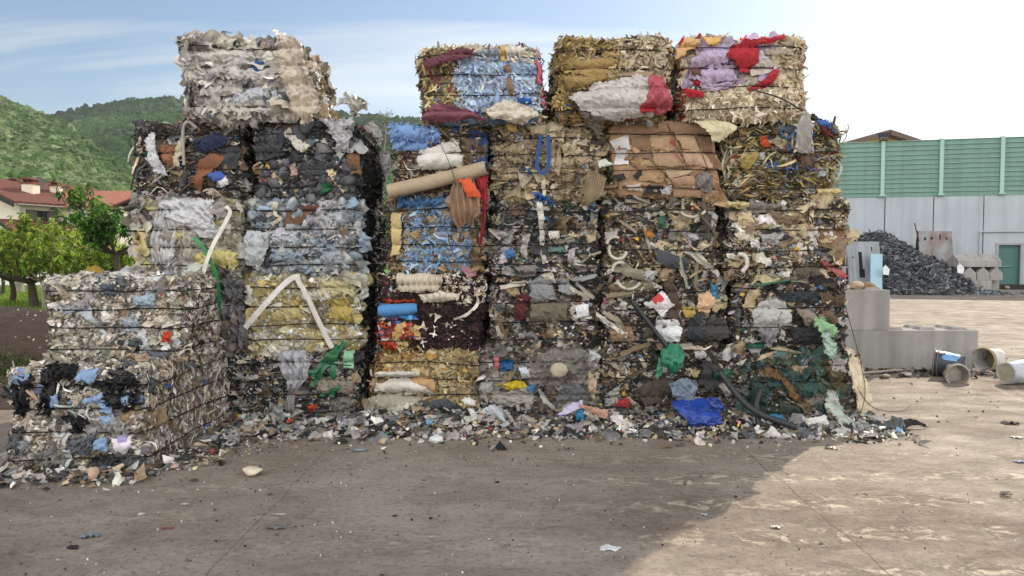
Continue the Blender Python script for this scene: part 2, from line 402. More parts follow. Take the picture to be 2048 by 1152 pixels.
def loft(name, rows, Y, m, parent=None, n=18, k=12, wr=.012, pleat=0.0, pf=9, bow=.02, edge=.004, thick=.004, seed=0, label=None, cat=None, group=None, smooth=True, bale=None, rag=None):
    """a crumpled sheet through cross-sections given as picture points; Y = depth, or one depth per cross-section"""
    g = np.random.default_rng(seed + 11)
    if edge > 0 and wr > .003:
        y0 = Y if not isinstance(Y, (tuple, list)) else Y[0]
        ll = lambda p: np.linalg.norm(np.diff(np.asarray(p, float), axis=0), axis=1).sum() * y0 / F
        n = int(max(n, min(72, max(ll(r) for r in rows) / .012))); k = int(max(k, min(72, max(ll([r[0] for r in rows]), ll([r[-1] for r in rows])) / .012)))
    Rs = np.array([resample(r, n) for r in rows]); nr = len(Rs)
    Ys = np.array(Y if isinstance(Y, (tuple, list)) else [Y] * nr, float)
    if len(Ys) != nr: Ys = np.interp(np.linspace(0, 1, nr), np.linspace(0, 1, len(Ys)), Ys)
    full = np.concatenate([Rs, np.broadcast_to(Ys[:, None, None], (nr, n, 1))], 2).reshape(nr, -1)
    full = (curve_pts(full, k) if nr > 2 else np.array([full[0] * (1 - t) + full[1] * t for t in np.linspace(0, 1, k)])).reshape(k, n, 3)
    px = full[..., :2].transpose(1, 0, 2).copy(); Yrow = full[..., 2].T
    u, v = np.meshgrid(np.linspace(0, 1, n), np.linspace(0, 1, k), indexing='ij')
    size = np.ptp(px.reshape(-1, 2), axis=0).min()
    if rag is None: rag = .0 if edge == 0 else min(7.0, .14 * size)
    if rag:  # ragged outline: slow wander plus torn notches
        q = np.concatenate([px / 14.0, 0 * px[..., :1]], -1)
        rimf = np.clip(np.maximum(np.abs(u - .5), np.abs(v - .5)) * 2, 0, 1) ** 3
        px[..., 0] += rag * rimf * (snoise(q, 1.0, seed + 5) + .5 * snoise(q, 2.6, seed + 6)); px[..., 1] += rag * .8 * rimf * (snoise(q, 1.0, seed + 7) + .5 * snoise(q, 2.6, seed + 8))
    Yd = Yrow - .6 * bow * np.sin(math.pi * u) * np.sin(math.pi * np.clip(v, 0, 1))
    W = atv(px[..., 0], px[..., 1], Yd)
    rg = lambda f, s_: 1 - 2.4 * np.abs(snoise(W, f, s_))
    Q = W @ np.array(Matrix.Rotation(g.uniform(-.7, .7), 3, 'Y')).T * np.array((1, 1, g.uniform(.45, 1.0)))  # folds run one way
    rgq = lambda f, s_: 1 - 2.4 * np.abs(snoise(Q, f, s_))
    W[..., 1] -= wr * .7 * snoise(W, 26, seed) + wr * .62 * rgq(48, seed + 1) + wr * .42 * rgq(105, seed + 2) + wr * .2 * rgq(230, seed + 3)
    if pleat: W[..., 1] -= pleat * (1 - 2 * np.abs(np.sin(u * pf + .6 * np.sin(v * 4 + seed) + seed)))
    if bale is not None:  # the tie wires pinch it like the rest of the bale
        z = W[..., 2]; i = np.clip(np.searchsorted(bale.bands, z) - 1, 0, len(bale.bands) - 2)
        tt = np.clip((z - bale.bands[i]) / (bale.bands[i + 1] - bale.bands[i]), 0, 1)
        W[..., 1] += (bale.bulge + .012) * (1 - np.sqrt(np.sin(math.pi * tt)))
    rim = (u < .01) | (u > .99) | (v < .01) | (v > .99)
    W += g.normal(0, edge, W.shape) * rim[..., None]
    V = W.reshape(-1, 3)
    c = V.mean(0)
    # a real thickness: a second skin a little behind
    nrm = np.cross(np.gradient(W, axis=0), np.gradient(W, axis=1)); nrm /= np.linalg.norm(nrm, axis=-1, keepdims=True) + 1e-12
    if nrm[..., 1].mean() > 0: nrm = -nrm
    V2 = (W - nrm * thick).reshape(-1, 3)
    Fc = tri_grid(n, k); nv = len(V)
    rimids = [i * k for i in range(n)] + [(n - 1) * k + j for j in range(1, k)] + [i * k + k - 1 for i in range(n - 2, -1, -1)] + [j for j in range(k - 2, 0, -1)]
    side = []
    for a, b in zip(rimids, rimids[1:] + rimids[:1]): side += [(a, b, b + nv), (a, b + nv, a + nv)]
    mb = MB(); mb.add(np.vstack([V, V2]), np.vstack([Fc, Fc[:, ::-1] + nv]), smooth=smooth); mb.add(np.vstack([V, V2]), side)
    o = mb.build(name, m, parent, None if parent is not None else c)
    return tag(o, label, cat, group)
def cmat(h, rough=.75, transl=0, kind='paint', namt=.6, nscale=8, bump=.3, bscale=None):
    c = hx(h); return mat(f"{kind}_{h.lstrip('#')}", h, rough, nscale, namt, bump, tuple(x * .45 + y for x, y in zip(c, (.018, .013, .008))), transl=transl, bscale=bscale)
def filmm(h, transl=.3, rough=.3): return cmat(h, rough, transl, 'film', .38, 9, .6, 34)
def fabm(h): return cmat(h, .95, .05, 'fabric', .5, 9, .35, 110)

# ================================================================== SETTING
def grid_mesh(name, xs, ys, zf, m, kind='structure', smooth=True):
    X, Yg = np.meshgrid(xs, ys, indexing='ij'); Z = zf(X, Yg)
    mb = MB(); mb.add(np.stack([X, Yg, Z], -1).reshape(-1, 3), tri_grid(len(xs), len(ys)), smooth=smooth)
    return tag(mb.build(name, m), kind=kind)

# --- concrete yard: dusty slab, joints, swept mud streaks, tyre tracks
def yard_material():
    m = bpy.data.materials.new("yard_concrete"); m.use_nodes = True
    t = m.node_tree; n = t.nodes; L = t.links; b = n["Principled BSDF"]
    tcn = n.new("ShaderNodeTexCoord")
    def mapping(sc, rot=0, loc=(0, 0, 0)):
        q = n.new("ShaderNodeMapping"); q.inputs["Scale"].default_value = sc; q.inputs["Rotation"].default_value = (0, 0, R(rot)); q.inputs["Location"].default_value = loc
        L.new(tcn.outputs["Object"], q.inputs[0]); return q.outputs[0]
    def noise(vec, sc, det=6, ro=.6, dist=0):
        q = n.new("ShaderNodeTexNoise"); q.inputs["Scale"].default_value = sc; q.inputs["Detail"].default_value = det; q.inputs["Roughness"].default_value = ro; q.inputs["Distortion"].default_value = dist
        L.new(vec, q.inputs["Vector"]); return q.outputs[0]
    def ramp(v, a, c1, bb, c2):
        q = n.new("ShaderNodeValToRGB"); q.color_ramp.elements[0].position = a; q.color_ramp.elements[1].position = bb
        q.color_ramp.elements[0].color = (*c1, 1) if len(c1) == 3 else c1; q.color_ramp.elements[1].color = (*c2, 1)
        L.new(v, q.inputs[0]); return q.outputs[0]
    def mix(f, a, c, mode='MIX'):
        q = n.new("ShaderNodeMixRGB"); q.blend_type = mode
        if isinstance(f, float): q.inputs[0].default_value = f
        else: L.new(f, q.inputs[0])
        for i, v in ((1, a), (2, c)):
            if isinstance(v, tuple): q.inputs[i].default_value = (*v, 1)
            else: L.new(v, q.inputs[i])
        return q.outputs[0]
    def math_(op, a, bb=None):
        q = n.new("ShaderNodeMath"); q.operation = op
        for i, v in ((0, a), (1, bb)):
            if v is None: continue
            if isinstance(v, (int, float)): q.inputs[i].default_value = v
            else: L.new(v, q.inputs[i])
        return q.outputs[0]
    k0 = (0, 0, 0); k1 = (1, 1, 1)
    base = ramp(noise(mapping((1, 1, 1)), .35, 8, .6, .4), .3, hx('#85796d'), .7, hx('#a39a8f'))
    # long streaks swept across the yard, gently bent
    st = ramp(noise(mapping((.55, .8, 1), -14), .9, 9, .60, .8), .38, k0, .70, k1)
    st2 = ramp(noise(mapping((.9, 1.5, 1), -20), 2.0, 9, .74, .8), .45, k0, .68, k1)
    c = mix(math_('MULTIPLY', st, .62), base, hx('#6a5d52'))
    c = mix(math_('MULTIPLY', st2, .42), c, hx('#574a41'))
    # tyre tracks: bands of tread, worn pale dried mud between
    wv = n.new("ShaderNodeTexWave"); wv.wave_type = 'BANDS'; wv.bands_direction = 'Y'; wv.inputs["Scale"].default_value = .55; wv.inputs["Distortion"].default_value = 2.4; wv.inputs["Detail"].default_value = 2; wv.inputs["Detail Scale"].default_value = .35
    L.new(mapping((.5, 1, 1), -7), wv.inputs["Vector"])
    band = ramp(wv.outputs[0], .55, k0, .85, k1)
    tread = ramp(noise(mapping((2.6, 3.8, 1), 24), 2.4, 7, .74, 1.0), .50, k0, .60, k1)
    sx = n.new("ShaderNodeSeparateXYZ"); L.new(tcn.outputs["Object"], sx.inputs[0])
    def smooth(v, a, b_):
        q = n.new("ShaderNodeMapRange"); q.interpolation_type = 'SMOOTHSTEP'; q.inputs[1].default_value = a; q.inputs[2].default_value = b_; L.new(v, q.inputs[0]); return q.outputs[0]
    # vehicles turn on the open right half of the yard
    lane = math_('MULTIPLY', smooth(sx.outputs[0], -.6, 2.2), smooth(sx.outputs[1], 7.4, 5.4))
    patch = math_('MAXIMUM', lane, math_('MULTIPLY', ramp(noise(mapping((1, 1, 1), 0, (3, 1, 0)), .22, 3), .42, k0, .60, k1), .35))
    tr = math_('MULTIPLY', math_('MULTIPLY', math_('ADD', band, .25), tread), patch)
    dk = math_('MULTIPLY', ramp(noise(mapping((1.1, 2.2, 1), -18, (7, 3, 0)), 1.8, 8, .72, .9), .50, k0, .62, k1), patch)
    c = mix(math_('MULTIPLY', dk, .5), c, hx('#5f5144'))
    c = mix(math_('MULTIPLY', tr, .6), c, hx('#d0c4b0'))
    ring = n.new("ShaderNodeTexWave"); ring.wave_type = 'RINGS'; ring.rings_direction = 'Z'; ring.inputs["Scale"].default_value = 1.6; ring.inputs["Distortion"].default_value = 1.0; ring.inputs["Detail"].default_value = 3
    L.new(mapping((1, 1, 1), 0, (-9.0, -8.2, 0)), ring.inputs["Vector"])
    sepx = n.new("ShaderNodeSeparateXYZ"); L.new(tcn.outputs["Object"], sepx.inputs[0])
    X, Y = sepx.outputs[0], sepx.outputs[1]
    rd = math_('SQRT', math_('ADD', math_('POWER', math_('SUBTRACT', X, 9.0), 2.0), math_('POWER', math_('SUBTRACT', Y, 8.2), 2.0)))
    rmask = math_('MULTIPLY', math_('LESS_THAN', rd, 3.1), math_('GREATER_THAN', rd, 1.2))
    rr = math_('MULTIPLY', ramp(ring.outputs[0], .5, k0, .8, k1), rmask)
    c = mix(math_('MULTIPLY', rr, .16), c, hx('#c4b8a4'))
    # fine grit
    gr = ramp(noise(mapping((1, 1, 1)), 26, 6, .75), .36, hx('#6b5f55'), .5, k1)
    c = mix(.45, c, gr, 'MULTIPLY')
    pale = ramp(noise(mapping((1, 1, 1)), 9, 5, .8), .66, k0, .72, k1)
    c = mix(math_('MULTIPLY', pale, .35), c, hx('#b5aa9c'))
    # damp dark spots
    sp = ramp(noise(mapping((1, 1.5, 1)), 2.3, 3, .5), .70, k0, .74, k1)
    c = mix(math_('MULTIPLY', sp, .4), c, hx('#4a403a'))
    # slab joints
    wob = math_('MULTIPLY', math_('SUBTRACT', noise(mapping((1, 1, 1)), 1.6, 4), .5), .10)
    jm = None
    for ax, p, wd in ((X, 2.02, .006), (X, -1.62, .004), (X, 5.7, .006), (X, -5.4, .006), (Y, 6.95, .004), (Y, 10.6, .006), (Y, 3.3, .004), (Y, 14.3, .006)):
        d = math_('LESS_THAN', math_('ABSOLUTE', math_('SUBTRACT', math_('ADD', ax, wob), p)), wd)
        jm = d if jm is None else math_('MAXIMUM', jm, d)
    c = mix(math_('MULTIPLY', jm, .6), c, hx('#4b4038'))
    L.new(c, b.inputs["Base Color"])
    ro = ramp(noise(mapping((1, 1.6, 1), -15), 2.0, 6, .7), .35, (.62,) * 3, .65, (.95,) * 3)
    L.new(ro, b.inputs["Roughness"]); b.inputs["Specular IOR Level"].default_value = .22
    h = math_('ADD', math_('MULTIPLY', math_('SUBTRACT', 1.0, st2), .5), math_('ADD', math_('MULTIPLY', tr, .5), math_('MULTIPLY', noise(mapping((1, 2, 1)), 14, 6, .7), .55)))
    h = math_('SUBTRACT', h, math_('MULTIPLY', jm, .8))
    bp = n.new("ShaderNodeBump"); bp.inputs["Strength"].default_value = .45; bp.inputs["Distance"].default_value = .03
    L.new(h, bp.inputs["Height"]); L.new(bp.outputs[0], b.inputs["Normal"])
    return m
M_yard = yard_material()
mb = MB(); mb.add([(-700, -60, 0), (700, -60, 0), (700, 900, 0), (-700, 900, 0)], [(0, 1, 2, 3)])
tag(mb.build("ground", M_yard), kind='structure')

# --- lawn beyond the soil mound
M_lawn = mat("lawn", '#5d7a2c', .9, 1.2, .7, .6, '#3f5a1e', bscale=30)
mb = MB(); mb.add([(-140, 11.5, .012), (-8.2, 11.5, .012), (-8.2, 47, .012), (-14, 120, .012), (-140, 120, .012)], [(0, 1, 2), (0, 2, 3), (0, 3, 4)])
tag(mb.build("lawn", M_lawn), kind='structure')
def blades(name, P, h, wd, pal, m, g):
    n = len(P); a = g.uniform(0, 6.28, n); lean = g.normal(0, .35, (n, 2)); hh = h * g.uniform(.5, 1.3, n)
    s = np.stack([np.cos(a), np.sin(a), np.zeros(n)], 1) * wd
    tip = P + np.stack([lean[:, 0] * hh, lean[:, 1] * hh, hh], 1)
    V = np.stack([P - s, P + s, tip], 1).reshape(-1, 3)
    mb = MB(); mb.add(V, np.arange(n * 3).reshape(-1, 3), np.repeat(pick_cols(pal, n, g), 3, 0))
    return tag(mb.build(name, m), kind='stuff')
M_leaf = attr_mat("leaf", .45, .6, .15, 3, .4, 0)
g = np.random.default_rng(21)
n_ = 26000
Yg = 13 + 27 * g.uniform(0, 1, n_) ** 1.2; Xg = Yg * g.uniform(-.74, -.52, n_)
q = Xg < -8.6
blades("grass", np.stack([Xg, Yg, np.full(n_, .01)], 1)[q], .11, .022, ['#7f9a38', '#6b8a2e', '#8fa64a', '#577a26'], M_leaf, g)

# --- soil mound at the far left
M_soil = mat("soil", '#3d2f26', .95, 5, .7, .9, '#1f1813', bscale=25)
def mound_z(X, Y):
    z = .95 * np.exp(-((Y - 11.2) / 1.9) ** 2) * (1 / (1 + np.exp((X + 5.3) * 2.5))) * (.86 + .14 * np.tanh((-X - 6.4) * 1.2)) + .05 * snoise(np.stack([X, Y, 0 * X], -1), 2.2, 5) * np.exp(-((Y - 11) / 2.2) ** 2)
    z = z + .012 * snoise(np.stack([X, Y, 0 * X], -1), 14, 8) * np.exp(-((Y - 11) / 2.5) ** 2)
    return np.where((Y < 8.05) | (Y > 14.7), -.05, z - .02)
grid_mesh("soil_mound", np.linspace(-14, -4.2, 120), np.linspace(8, 14.8, 90), mound_z, M_soil)
g = np.random.default_rng(22); n_ = 5200
Xg = g.uniform(-11, -4.9, n_); Yg = g.normal(9.3, .2, n_); keep = (snoise(np.stack([Xg, Yg, 0 * Xg], -1), 2.5, 3) > -.55)
Pg = np.stack([Xg, Yg, mound_z(Xg, Yg)], 1)[keep]
blades("weeds", Pg, .055, .009, ['#3f5622', '#31471b', '#4a6229', '#2b3d18'], M_leaf, g)
# stones and crumbs lying in the soil
g = np.random.default_rng(23); mb = MB(); n_ = 420
Xg = g.uniform(-12, -5, n_); Yg = g.uniform(8.3, 11.2, n_)
P = np.stack([Xg, Yg, mound_z(Xg, Yg)], 1)
scatter(mb, 'chip', P, np.tile((0, 0, 1.0), (n_, 1)), g, .006, .028, ['#b8aea0', '#9a8f82', '#6a5a4c', '#d5cfc4'], .4)
tag(mb.build("soil_debris", M_scrap), kind='stuff')

# --- hills with woodland
M_hill = mat("hill_ground", '#3b4a24', .95, .02, .5, .0, '#2b3a1e')
def ridge_hill(name, pts, D, Dfoot, zfoot, seed, ncol=120, nrow=26, bumpy=4.0, cave=1.2):
    p = resample(pts, ncol)
    V = np.zeros((ncol, nrow, 3)); tt = np.linspace(0, 1.12, nrow)
    for i, (px, py) in enumerate(p):
        top = at(px, py, D)
        a = top[0] / D
        for j, t in enumerate(tt):
            Yv = Dfoot + (D - Dfoot) * t
            z = zfoot + (top[2] - zfoot) * (t ** cave if t <= 1 else 1 - (t - 1) * 2)
            V[i, j] = (a * Yv, Yv, z)
    nz = snoise(V, 1 / 45, seed) * bumpy * np.clip(tt, 0, 1)[None] * np.clip(4 * (1.02 - tt), 0, 1)[None]
    V[..., 2] += nz
    mb = MB(); mb.add(V.reshape(-1, 3), tri_grid(ncol, nrow), smooth=True)
    tag(mb.build(name, M_hill), kind='structure')
    return V
def forest(name, V, count, smin, smax, pal, seed, tmax=1.0):
    g = np.random.default_rng(seed); nc, nr = V.shape[:2]
    lim = int((nr - 1) * min(1, 1.0 / 1.12) * tmax)
    ui = g.uniform(0, nc - 1.001, count); vi = (1 - (1 - g.uniform(0, 1, count)) ** .8) * lim
    i, j = ui.astype(int), vi.astype(int); fu, fv = (ui - i)[:, None], (vi - j)[:, None]
    P = V[i, j] * (1 - fu) * (1 - fv) + V[i + 1, j] * fu * (1 - fv) + V[i, j + 1] * (1 - fu) * fv + V[i + 1, j + 1] * fu * fv
    s = g.uniform(smin, smax, count)
    P = P + np.stack([0 * s, 0 * s, s * .35], 1)
    tone = snoise(P, 1 / 28, seed + 1)
    idx = np.clip(((tone + 1) / 2 * len(pal) + g.normal(0, 1.0, count)).astype(int), 0, len(pal) - 1)
    cols = np.array([hx(c) for c in pal])[idx] * (1 + g.normal(0, .14, (count, 1)))
    tm = []
    for k in range(8):
        T, Fc = ico(1); T = T * (1 + .32 * snoise(T, 4.2, 40 + k) + .20 * np.random.default_rng(k).normal(size=len(T)))[:, None]; T[:, 2] *= .95; tm.append((T, Fc))
    which = g.integers(0, 8, count); mb = MB()
    for k in range(8):
        q = which == k; nq = q.sum(); a = g.uniform(0, 6.28, nq); M = np.zeros((nq, 3, 3))
        M[:, 0, 0] = np.cos(a); M[:, 0, 1] = -np.sin(a); M[:, 1, 0] = np.sin(a); M[:, 1, 1] = np.cos(a); M[:, 2, 2] = g.uniform(.8, 1.25, nq)
        mb.inst(tm[k], M * s[q][:, None, None], P[q], np.clip(cols[q], .005, .5), 0, False)
    return tag(mb.build(name, M_forest), kind='stuff')
M_forest = attr_mat("forest", .9, .25, .6, .35, .1, .8, 1.2)
VA = ridge_hill("hill", [(-420, 60), (-200, 120), (-60, 180), (0, 196), (40, 212), (80, 228), (130, 248), (170, 275), (230, 318), (300, 366), (420, 440), (560, 490)], 330, 90, 2.0, 31, bumpy=3.0)
forest("forest_near", VA, 24000, .7, 1.8, ['#22381a', '#2e4a22', '#3e5c2c', '#527038', '#6a8250', '#84946a'], 33)
VB = ridge_hill("far_hill", [(-300, 330), (-60, 290), (60, 258), (110, 236), (180, 214), (270, 202), (330, 196), (400, 202), (520, 214), (700, 232), (800, 238), (900, 244), (1020, 262), (1150, 300), (1330, 370)], 620, 190, 2.0, 35, ncol=160, bumpy=6.0)
forest("forest_far", VB, 22000, 1.7, 3.7, ['#22391d', '#2a4521', '#345229', '#406132', '#50703f'], 37)

# --- trees
M_bark = mat("bark", '#4a4038', .95, 14, .6, .6, '#2a231e', bscale=60)
M_bark2 = mat("pale_bark", '#8a7d6d', .9, 14, .5, .5, '#5a5046', bscale=60)
def t_leaf(g):
    V = [(0, 0, 0), (.35, .2, .05), (.7, .17, -.06), (1, 0, -.25), (.7, -.17, -.06), (.35, -.2, .05), (.4, 0, -.04)]
    V = np.array(V); V[:, 2] -= .3 * V[:, 0] ** 2 * g.uniform(.3, 1.4)
    return V, np.array([(0, 1, 6), (1, 2, 6), (2, 3, 6), (3, 4, 6), (4, 5, 6), (5, 0, 6)])
LEAVES = [t_leaf(np.random.default_rng(k)) for k in range(6)]
def fruit_tree(base, height, spread, clear, nlimb, nshoot, pal, seed, label, trunk_r=.07, bark=None, leaf=.15, group=None, bend=.1):
    g = np.random.default_rng(seed); base = np.array(base, float)
    t = empty("fruit_tree", base, label, "tree", group)
    tb = MB(); lb = MB()
    top = base + (g.normal(0, bend), g.normal(0, bend), clear)
    tb.tube(curve_pts([base - (0, 0, .1), base + (top - base) * .5 + (g.normal(0, .04), 0, 0), top], 7), np.linspace(trunk_r * 1.25, trunk_r * .85, 7), 8)
    tips = []
    for i in range(nlimb):
        a = i * 6.283 / nlimb + g.uniform(-.5, .5); rr = spread * g.uniform(.55, .95); zt = base[2] + height * g.uniform(.62, .95)
        e = np.array((top[0] + rr * math.cos(a), top[1] + rr * math.sin(a), zt))
        mid = top + (e - top) * .45 + np.array((.25 * math.cos(a), .25 * math.sin(a), -.12)) * spread
        C = curve_pts([top - (0, 0, .03), mid, e], 12); tb.tube(C, np.linspace(trunk_r * .6, trunk_r * .12, 12), 6); tips.append(C)
        for k in range(3):
            s = C[g.integers(4, 11)]; e2 = s + np.array((g.normal(0, .4), g.normal(0, .4), g.uniform(.1, .5))) * spread * .7
            C2 = curve_pts([s, (s + e2) / 2 + (0, 0, -.06), e2], 8); tb.tube(C2, np.linspace(trunk_r * .25, trunk_r * .06, 8), 5); tips.append(C2)
    P = []; Dr = []; tone = []
    for i in range(nshoot):
        C = tips[g.integers(0, len(tips))]; s = C[g.integers(len(C) // 3, len(C))] + g.normal(0, .10 * spread, 3) * (1, 1, .6)
        L_ = g.uniform(.15, .45) * (1.0 if g.uniform() > .2 else 1.6)
        d = np.array((g.normal(0, .35), g.normal(0, .35), 1.0)); d /= np.linalg.norm(d); e = s + d * L_
        tb.tube([s, (s + e) / 2 + g.normal(0, .015, 3), e], [.008, .006, .003], 4)
        tn = g.normal(0, .22)
        for k in range(g.integers(9, 17)):
            f = g.uniform(.15, 1) ** .7; a = g.uniform(0, 6.28)
            P.append(s + d * L_ * f); Dr.append((math.cos(a), math.sin(a), g.uniform(-.9, .35) + .4 * (f > .93))); tone.append(tn)
    P = np.array(P); Dr = np.array(Dr); n = len(P)
    Dr /= np.linalg.norm(Dr, axis=1)[:, None]
    side = np.cross(Dr, (0, 0, 1.0)); side /= np.linalg.norm(side, axis=1)[:, None] + 1e-9
    up = np.cross(side, Dr); ro = g.normal(0, .5, n)[:, None]
    s2 = side * np.cos(ro) + up * np.sin(ro); u2 = np.cross(s2, Dr) * -1
    sc = leaf * g.uniform(.6, 1.25, n)
    M = np.stack([Dr, s2, -u2], -1) * sc[:, None, None]
    cols = pick_cols(pal, n, g, .16) * (1 + np.array(tone)[:, None])
    wh = g.integers(0, 6, n)
    for k in range(6):
        q = wh == k; lb.inst(LEAVES[k], M[q], P[q], np.clip(cols[q], .004, .6), 0, False)
    tb.build("trunk", bark or M_bark, t); lb.build("crown", M_leaf, t)
    return t
CH = ['#7b9d34', '#8eb03e', '#64882a', '#a8bd4c', '#c0cb5e', '#527426']
CD = ['#3a6226', '#47722c', '#315620', '#568434', '#6a983e']
def gp(px, Y): v = at(px, 500, Y); return (v[0], Y, 0)
fruit_tree(gp(66, 23.4), 2.85, 1.35, .85, 7, 300, CH, 51, "young fruit tree with thick dark trunk at the soil mound", .13)
fruit_tree(gp(86, 22.6), 2.45, .9, .9, 6, 170, CH, 52, "slim fruit tree with a thin pale trunk beside the thick dark one", .05, M_bark2)
fruit_tree(gp(-38, 24.5), 2.6, 1.3, .8, 6, 220, CH, 53, "fruit tree cut off by the left edge of the photo", .09)
fruit_tree(gp(150, 27), 3.0, 1.45, .9, 7, 280, CH, 54, "yellow green fruit tree standing before the house windows", .09, group="fruit trees in the orchard")
fruit_tree(gp(262, 27.5), 2.7, 1.3, .8, 7, 260, CH, 55, "light green fruit tree half behind the tall bales", .09, group="fruit trees in the orchard")
fruit_tree(gp(236, 17.0), 3.15, .95, 1.75, 7, 170, CD, 56, "dark green fruit tree rising over the grey crumb bale", .07, leaf=.17)
fruit_tree(gp(196, 24.5), 2.35, 1.25, .8, 7, 260, CH, 58, "low broad light green tree below the dark leafy one", .08)
fruit_tree(gp(20, 26), 2.7, 1.4, .8, 7, 240, CH, 59, "light green fruit tree behind the thick dark trunk at the far left", .09)
fruit_tree(gp(0, 31), 2.5, 1.2, .8, 6, 200, CH, 57, "small bent fruit tree near the white garden wall", .07)

# tall thin tree on the ridge seen in the gap
g = np.random.default_rng(61)
b0 = at(768, 262, 150); t = empty("bare_tree", (b0[0], 150, b0[2] - 4), "thin sparse tree poking above the bales at the gap", "tree")
tb = MB(); lb = MB(); o0 = np.array((b0[0], 150, b0[2] - 4))
tb.tube(curve_pts([o0, o0 + (.3, 0, 3), o0 + (.1, 0, 7.2)], 8), np.linspace(.14, .04, 8), 6)
P = []
for i in range(16):
    s = o0 + (.2, 0, g.uniform(4.0, 7)); e = s + np.array((g.normal(0, 1.3), g.normal(0, 1.3), g.uniform(.5, 1.8)))
    tb.tube([s, (s + e) / 2 + (0, 0, -.1), e], [.05, .035, .015], 4)
    for k in range(26): P.append(s + (e - s) * g.uniform(.3, 1.1) + g.normal(0, .28, 3))
P = np.array(P); scatter(lb, 'small', P, np.tile((0, -.8, .6), (len(P), 1)), g, .09, .24, ['#556b3c', '#6b7f4c', '#44582f'], .8, mi=0)
tb.build("trunk", M_bark2, t); lb.build("crown", M_leaf, t)

# --- house with red tiles
M_stucco = mat("stucco", '#d6cdbd', .9, 1.5, .25, .15, '#b5aa98', bscale=60)
M_tile = mat("roof_tile", '#7d4a3e', .9, 2.5, .7, .2, '#54342c')
nd = M_tile.node_tree
wv = nd.nodes.new("ShaderNodeTexWave"); wv.wave_type = 'BANDS'; wv.bands_direction = 'X'; wv.inputs["Scale"].default_value = 1.5
tcx = nd.nodes.new("ShaderNodeTexCoord"); nd.links.new(tcx.outputs["UV"], wv.inputs["Vector"])
nd.links.new(tcx.outputs["Object"], wv.inputs["Vector"])
for nn in nd.nodes:
    if nn.type == 'BUMP': nd.links.new(wv.outputs[0], nn.inputs["Height"]); nn.inputs["Strength"].default_value = .9; nn.inputs["Distance"].default_value = .12
M_darkwood = mat("dark_timber", '#2c2826', .8, 6, .4, .1)
M_shut = mat("shutter", '#5b5a4a', .8, 20, .3, .1)
M_glass = mat("window_glass", '#20262c', .12, 1, .2, 0)
house = empty("house", (-31.8, 48, 0), "cream house with red tiled roofs and three chimneys behind the orchard", "house")
e1 = np.array((.44, .90, 0)); e1 /= np.linalg.norm(e1); e2 = np.array((-.90, .44, 0)); e2 /= np.linalg.norm(e2); O = np.array((-31.8, 48.0, 0)); UZ = np.array((0, 0, 1.0))
def prism(mb, O, a, b, la, lb_, z0, z1, zr=None, col=(.5, .5, .5)):
    """box la x lb with eaves z1; zr = ridge height over the middle of b, ridge along a"""
    c = [O, O + a * la, O + a * la + b * lb_, O + b * lb_]
    V = [p + UZ * z0 for p in c] + [p + UZ * z1 for p in c]
    Fc = [(0, 1, 5), (0, 5, 4), (1, 2, 6), (1, 6, 5), (2, 3, 7), (2, 7, 6), (3, 0, 4), (3, 4, 7)]
    if zr: V += [O + b * lb_ / 2 + UZ * zr, O + a * la + b * lb_ / 2 + UZ * zr]; Fc += [(4, 8, 7), (5, 6, 9)]
    else: Fc += [(4, 5, 6), (4, 6, 7)]
    mb.add(V, Fc, col)
def slab(mb, p, u, v, th, col=(.5,) * 3, mi=0):
    n = np.cross(u, v); n = n / np.linalg.norm(n) * th
    V = [p, p + u, p + u + v, p + v]; V = V + [q - n for q in V]
    mb.add(V, [(0, 1, 2, 3), (7, 6, 5, 4), (0, 4, 5, 1), (1, 5, 6, 2), (2, 6, 7, 3), (3, 7, 4, 0)], col, mi)
mb = MB(); prism(mb, O, e1, e2, 8, 10, 0, 5.1, 6.75); mb.build("wall", M_stucco, house)
O2 = np.array((-30.55, 50.5, 0)); ex = np.array((1.0, .02, 0)); ey = np.array((-.02, 1.0, 0))
mb = MB(); prism(mb, O2, ex, ey, 4.4, 6, 0, 5.0); mb.build("wing_wall", M_stucco, house)
O3 = O2 + ex * 4.4 - ey * 1.2
mb = MB(); prism(mb, O3, ex, ey, 3.2, 6, 0, 4.9, 6.0); mb.build("end_wall", M_stucco, house)
mb = MB()
ov = .7
for sgn in (0, 1):
    if sgn == 0: p = O - e2 * ov - e1 * ov + UZ * (5.22 - .33 * ov); v = e2 * (5 + ov) + UZ * .33 * (5 + ov)
    else: p = O + e2 * (10 + ov) - e1 * ov + UZ * (5.22 - .33 * ov); v = -e2 * (5 + ov) + UZ * .33 * (5 + ov)
    slab(mb, p, e1 * 9.0, v, -.12 if sgn == 0 else .12)
mb.build("roof", M_tile, house)
mb = MB()
slab(mb, O2 - ey * .6 - ex * 1.6 + UZ * 4.9, ex * 6.1, ey * 3.7 + UZ * 1.3, -.12)
slab(mb, O2 + ey * 6.6 - ex * 1.6 + UZ * 4.9, ex * 6.1, -ey * 3.5 + UZ * 1.3, .12)
mb.build("wing_roof", mat("pale_roof_tile", '#9c6654', .9, 2.5, .6, .9, '#744838', bscale=5), house)
mb = MB(); slab(mb, O3 - ex * .3 - ey * .4 + UZ * 4.95, ex * 1.95 + UZ * .8, ey * 7, .1); slab(mb, O3 + ex * 3.5 - ey * .4 + UZ * 4.95, -ex * 1.95 + UZ * .8, ey * 7, -.1); mb.build("end_roof", M_tile, house)
mb = MB()
p0 = O - e2 * ov - e1 * (ov + .06) + UZ * (4.98 - .33 * ov); slab(mb, p0, e2 * (5 + ov) + UZ * .33 * (5 + ov), UZ * .3, .1)
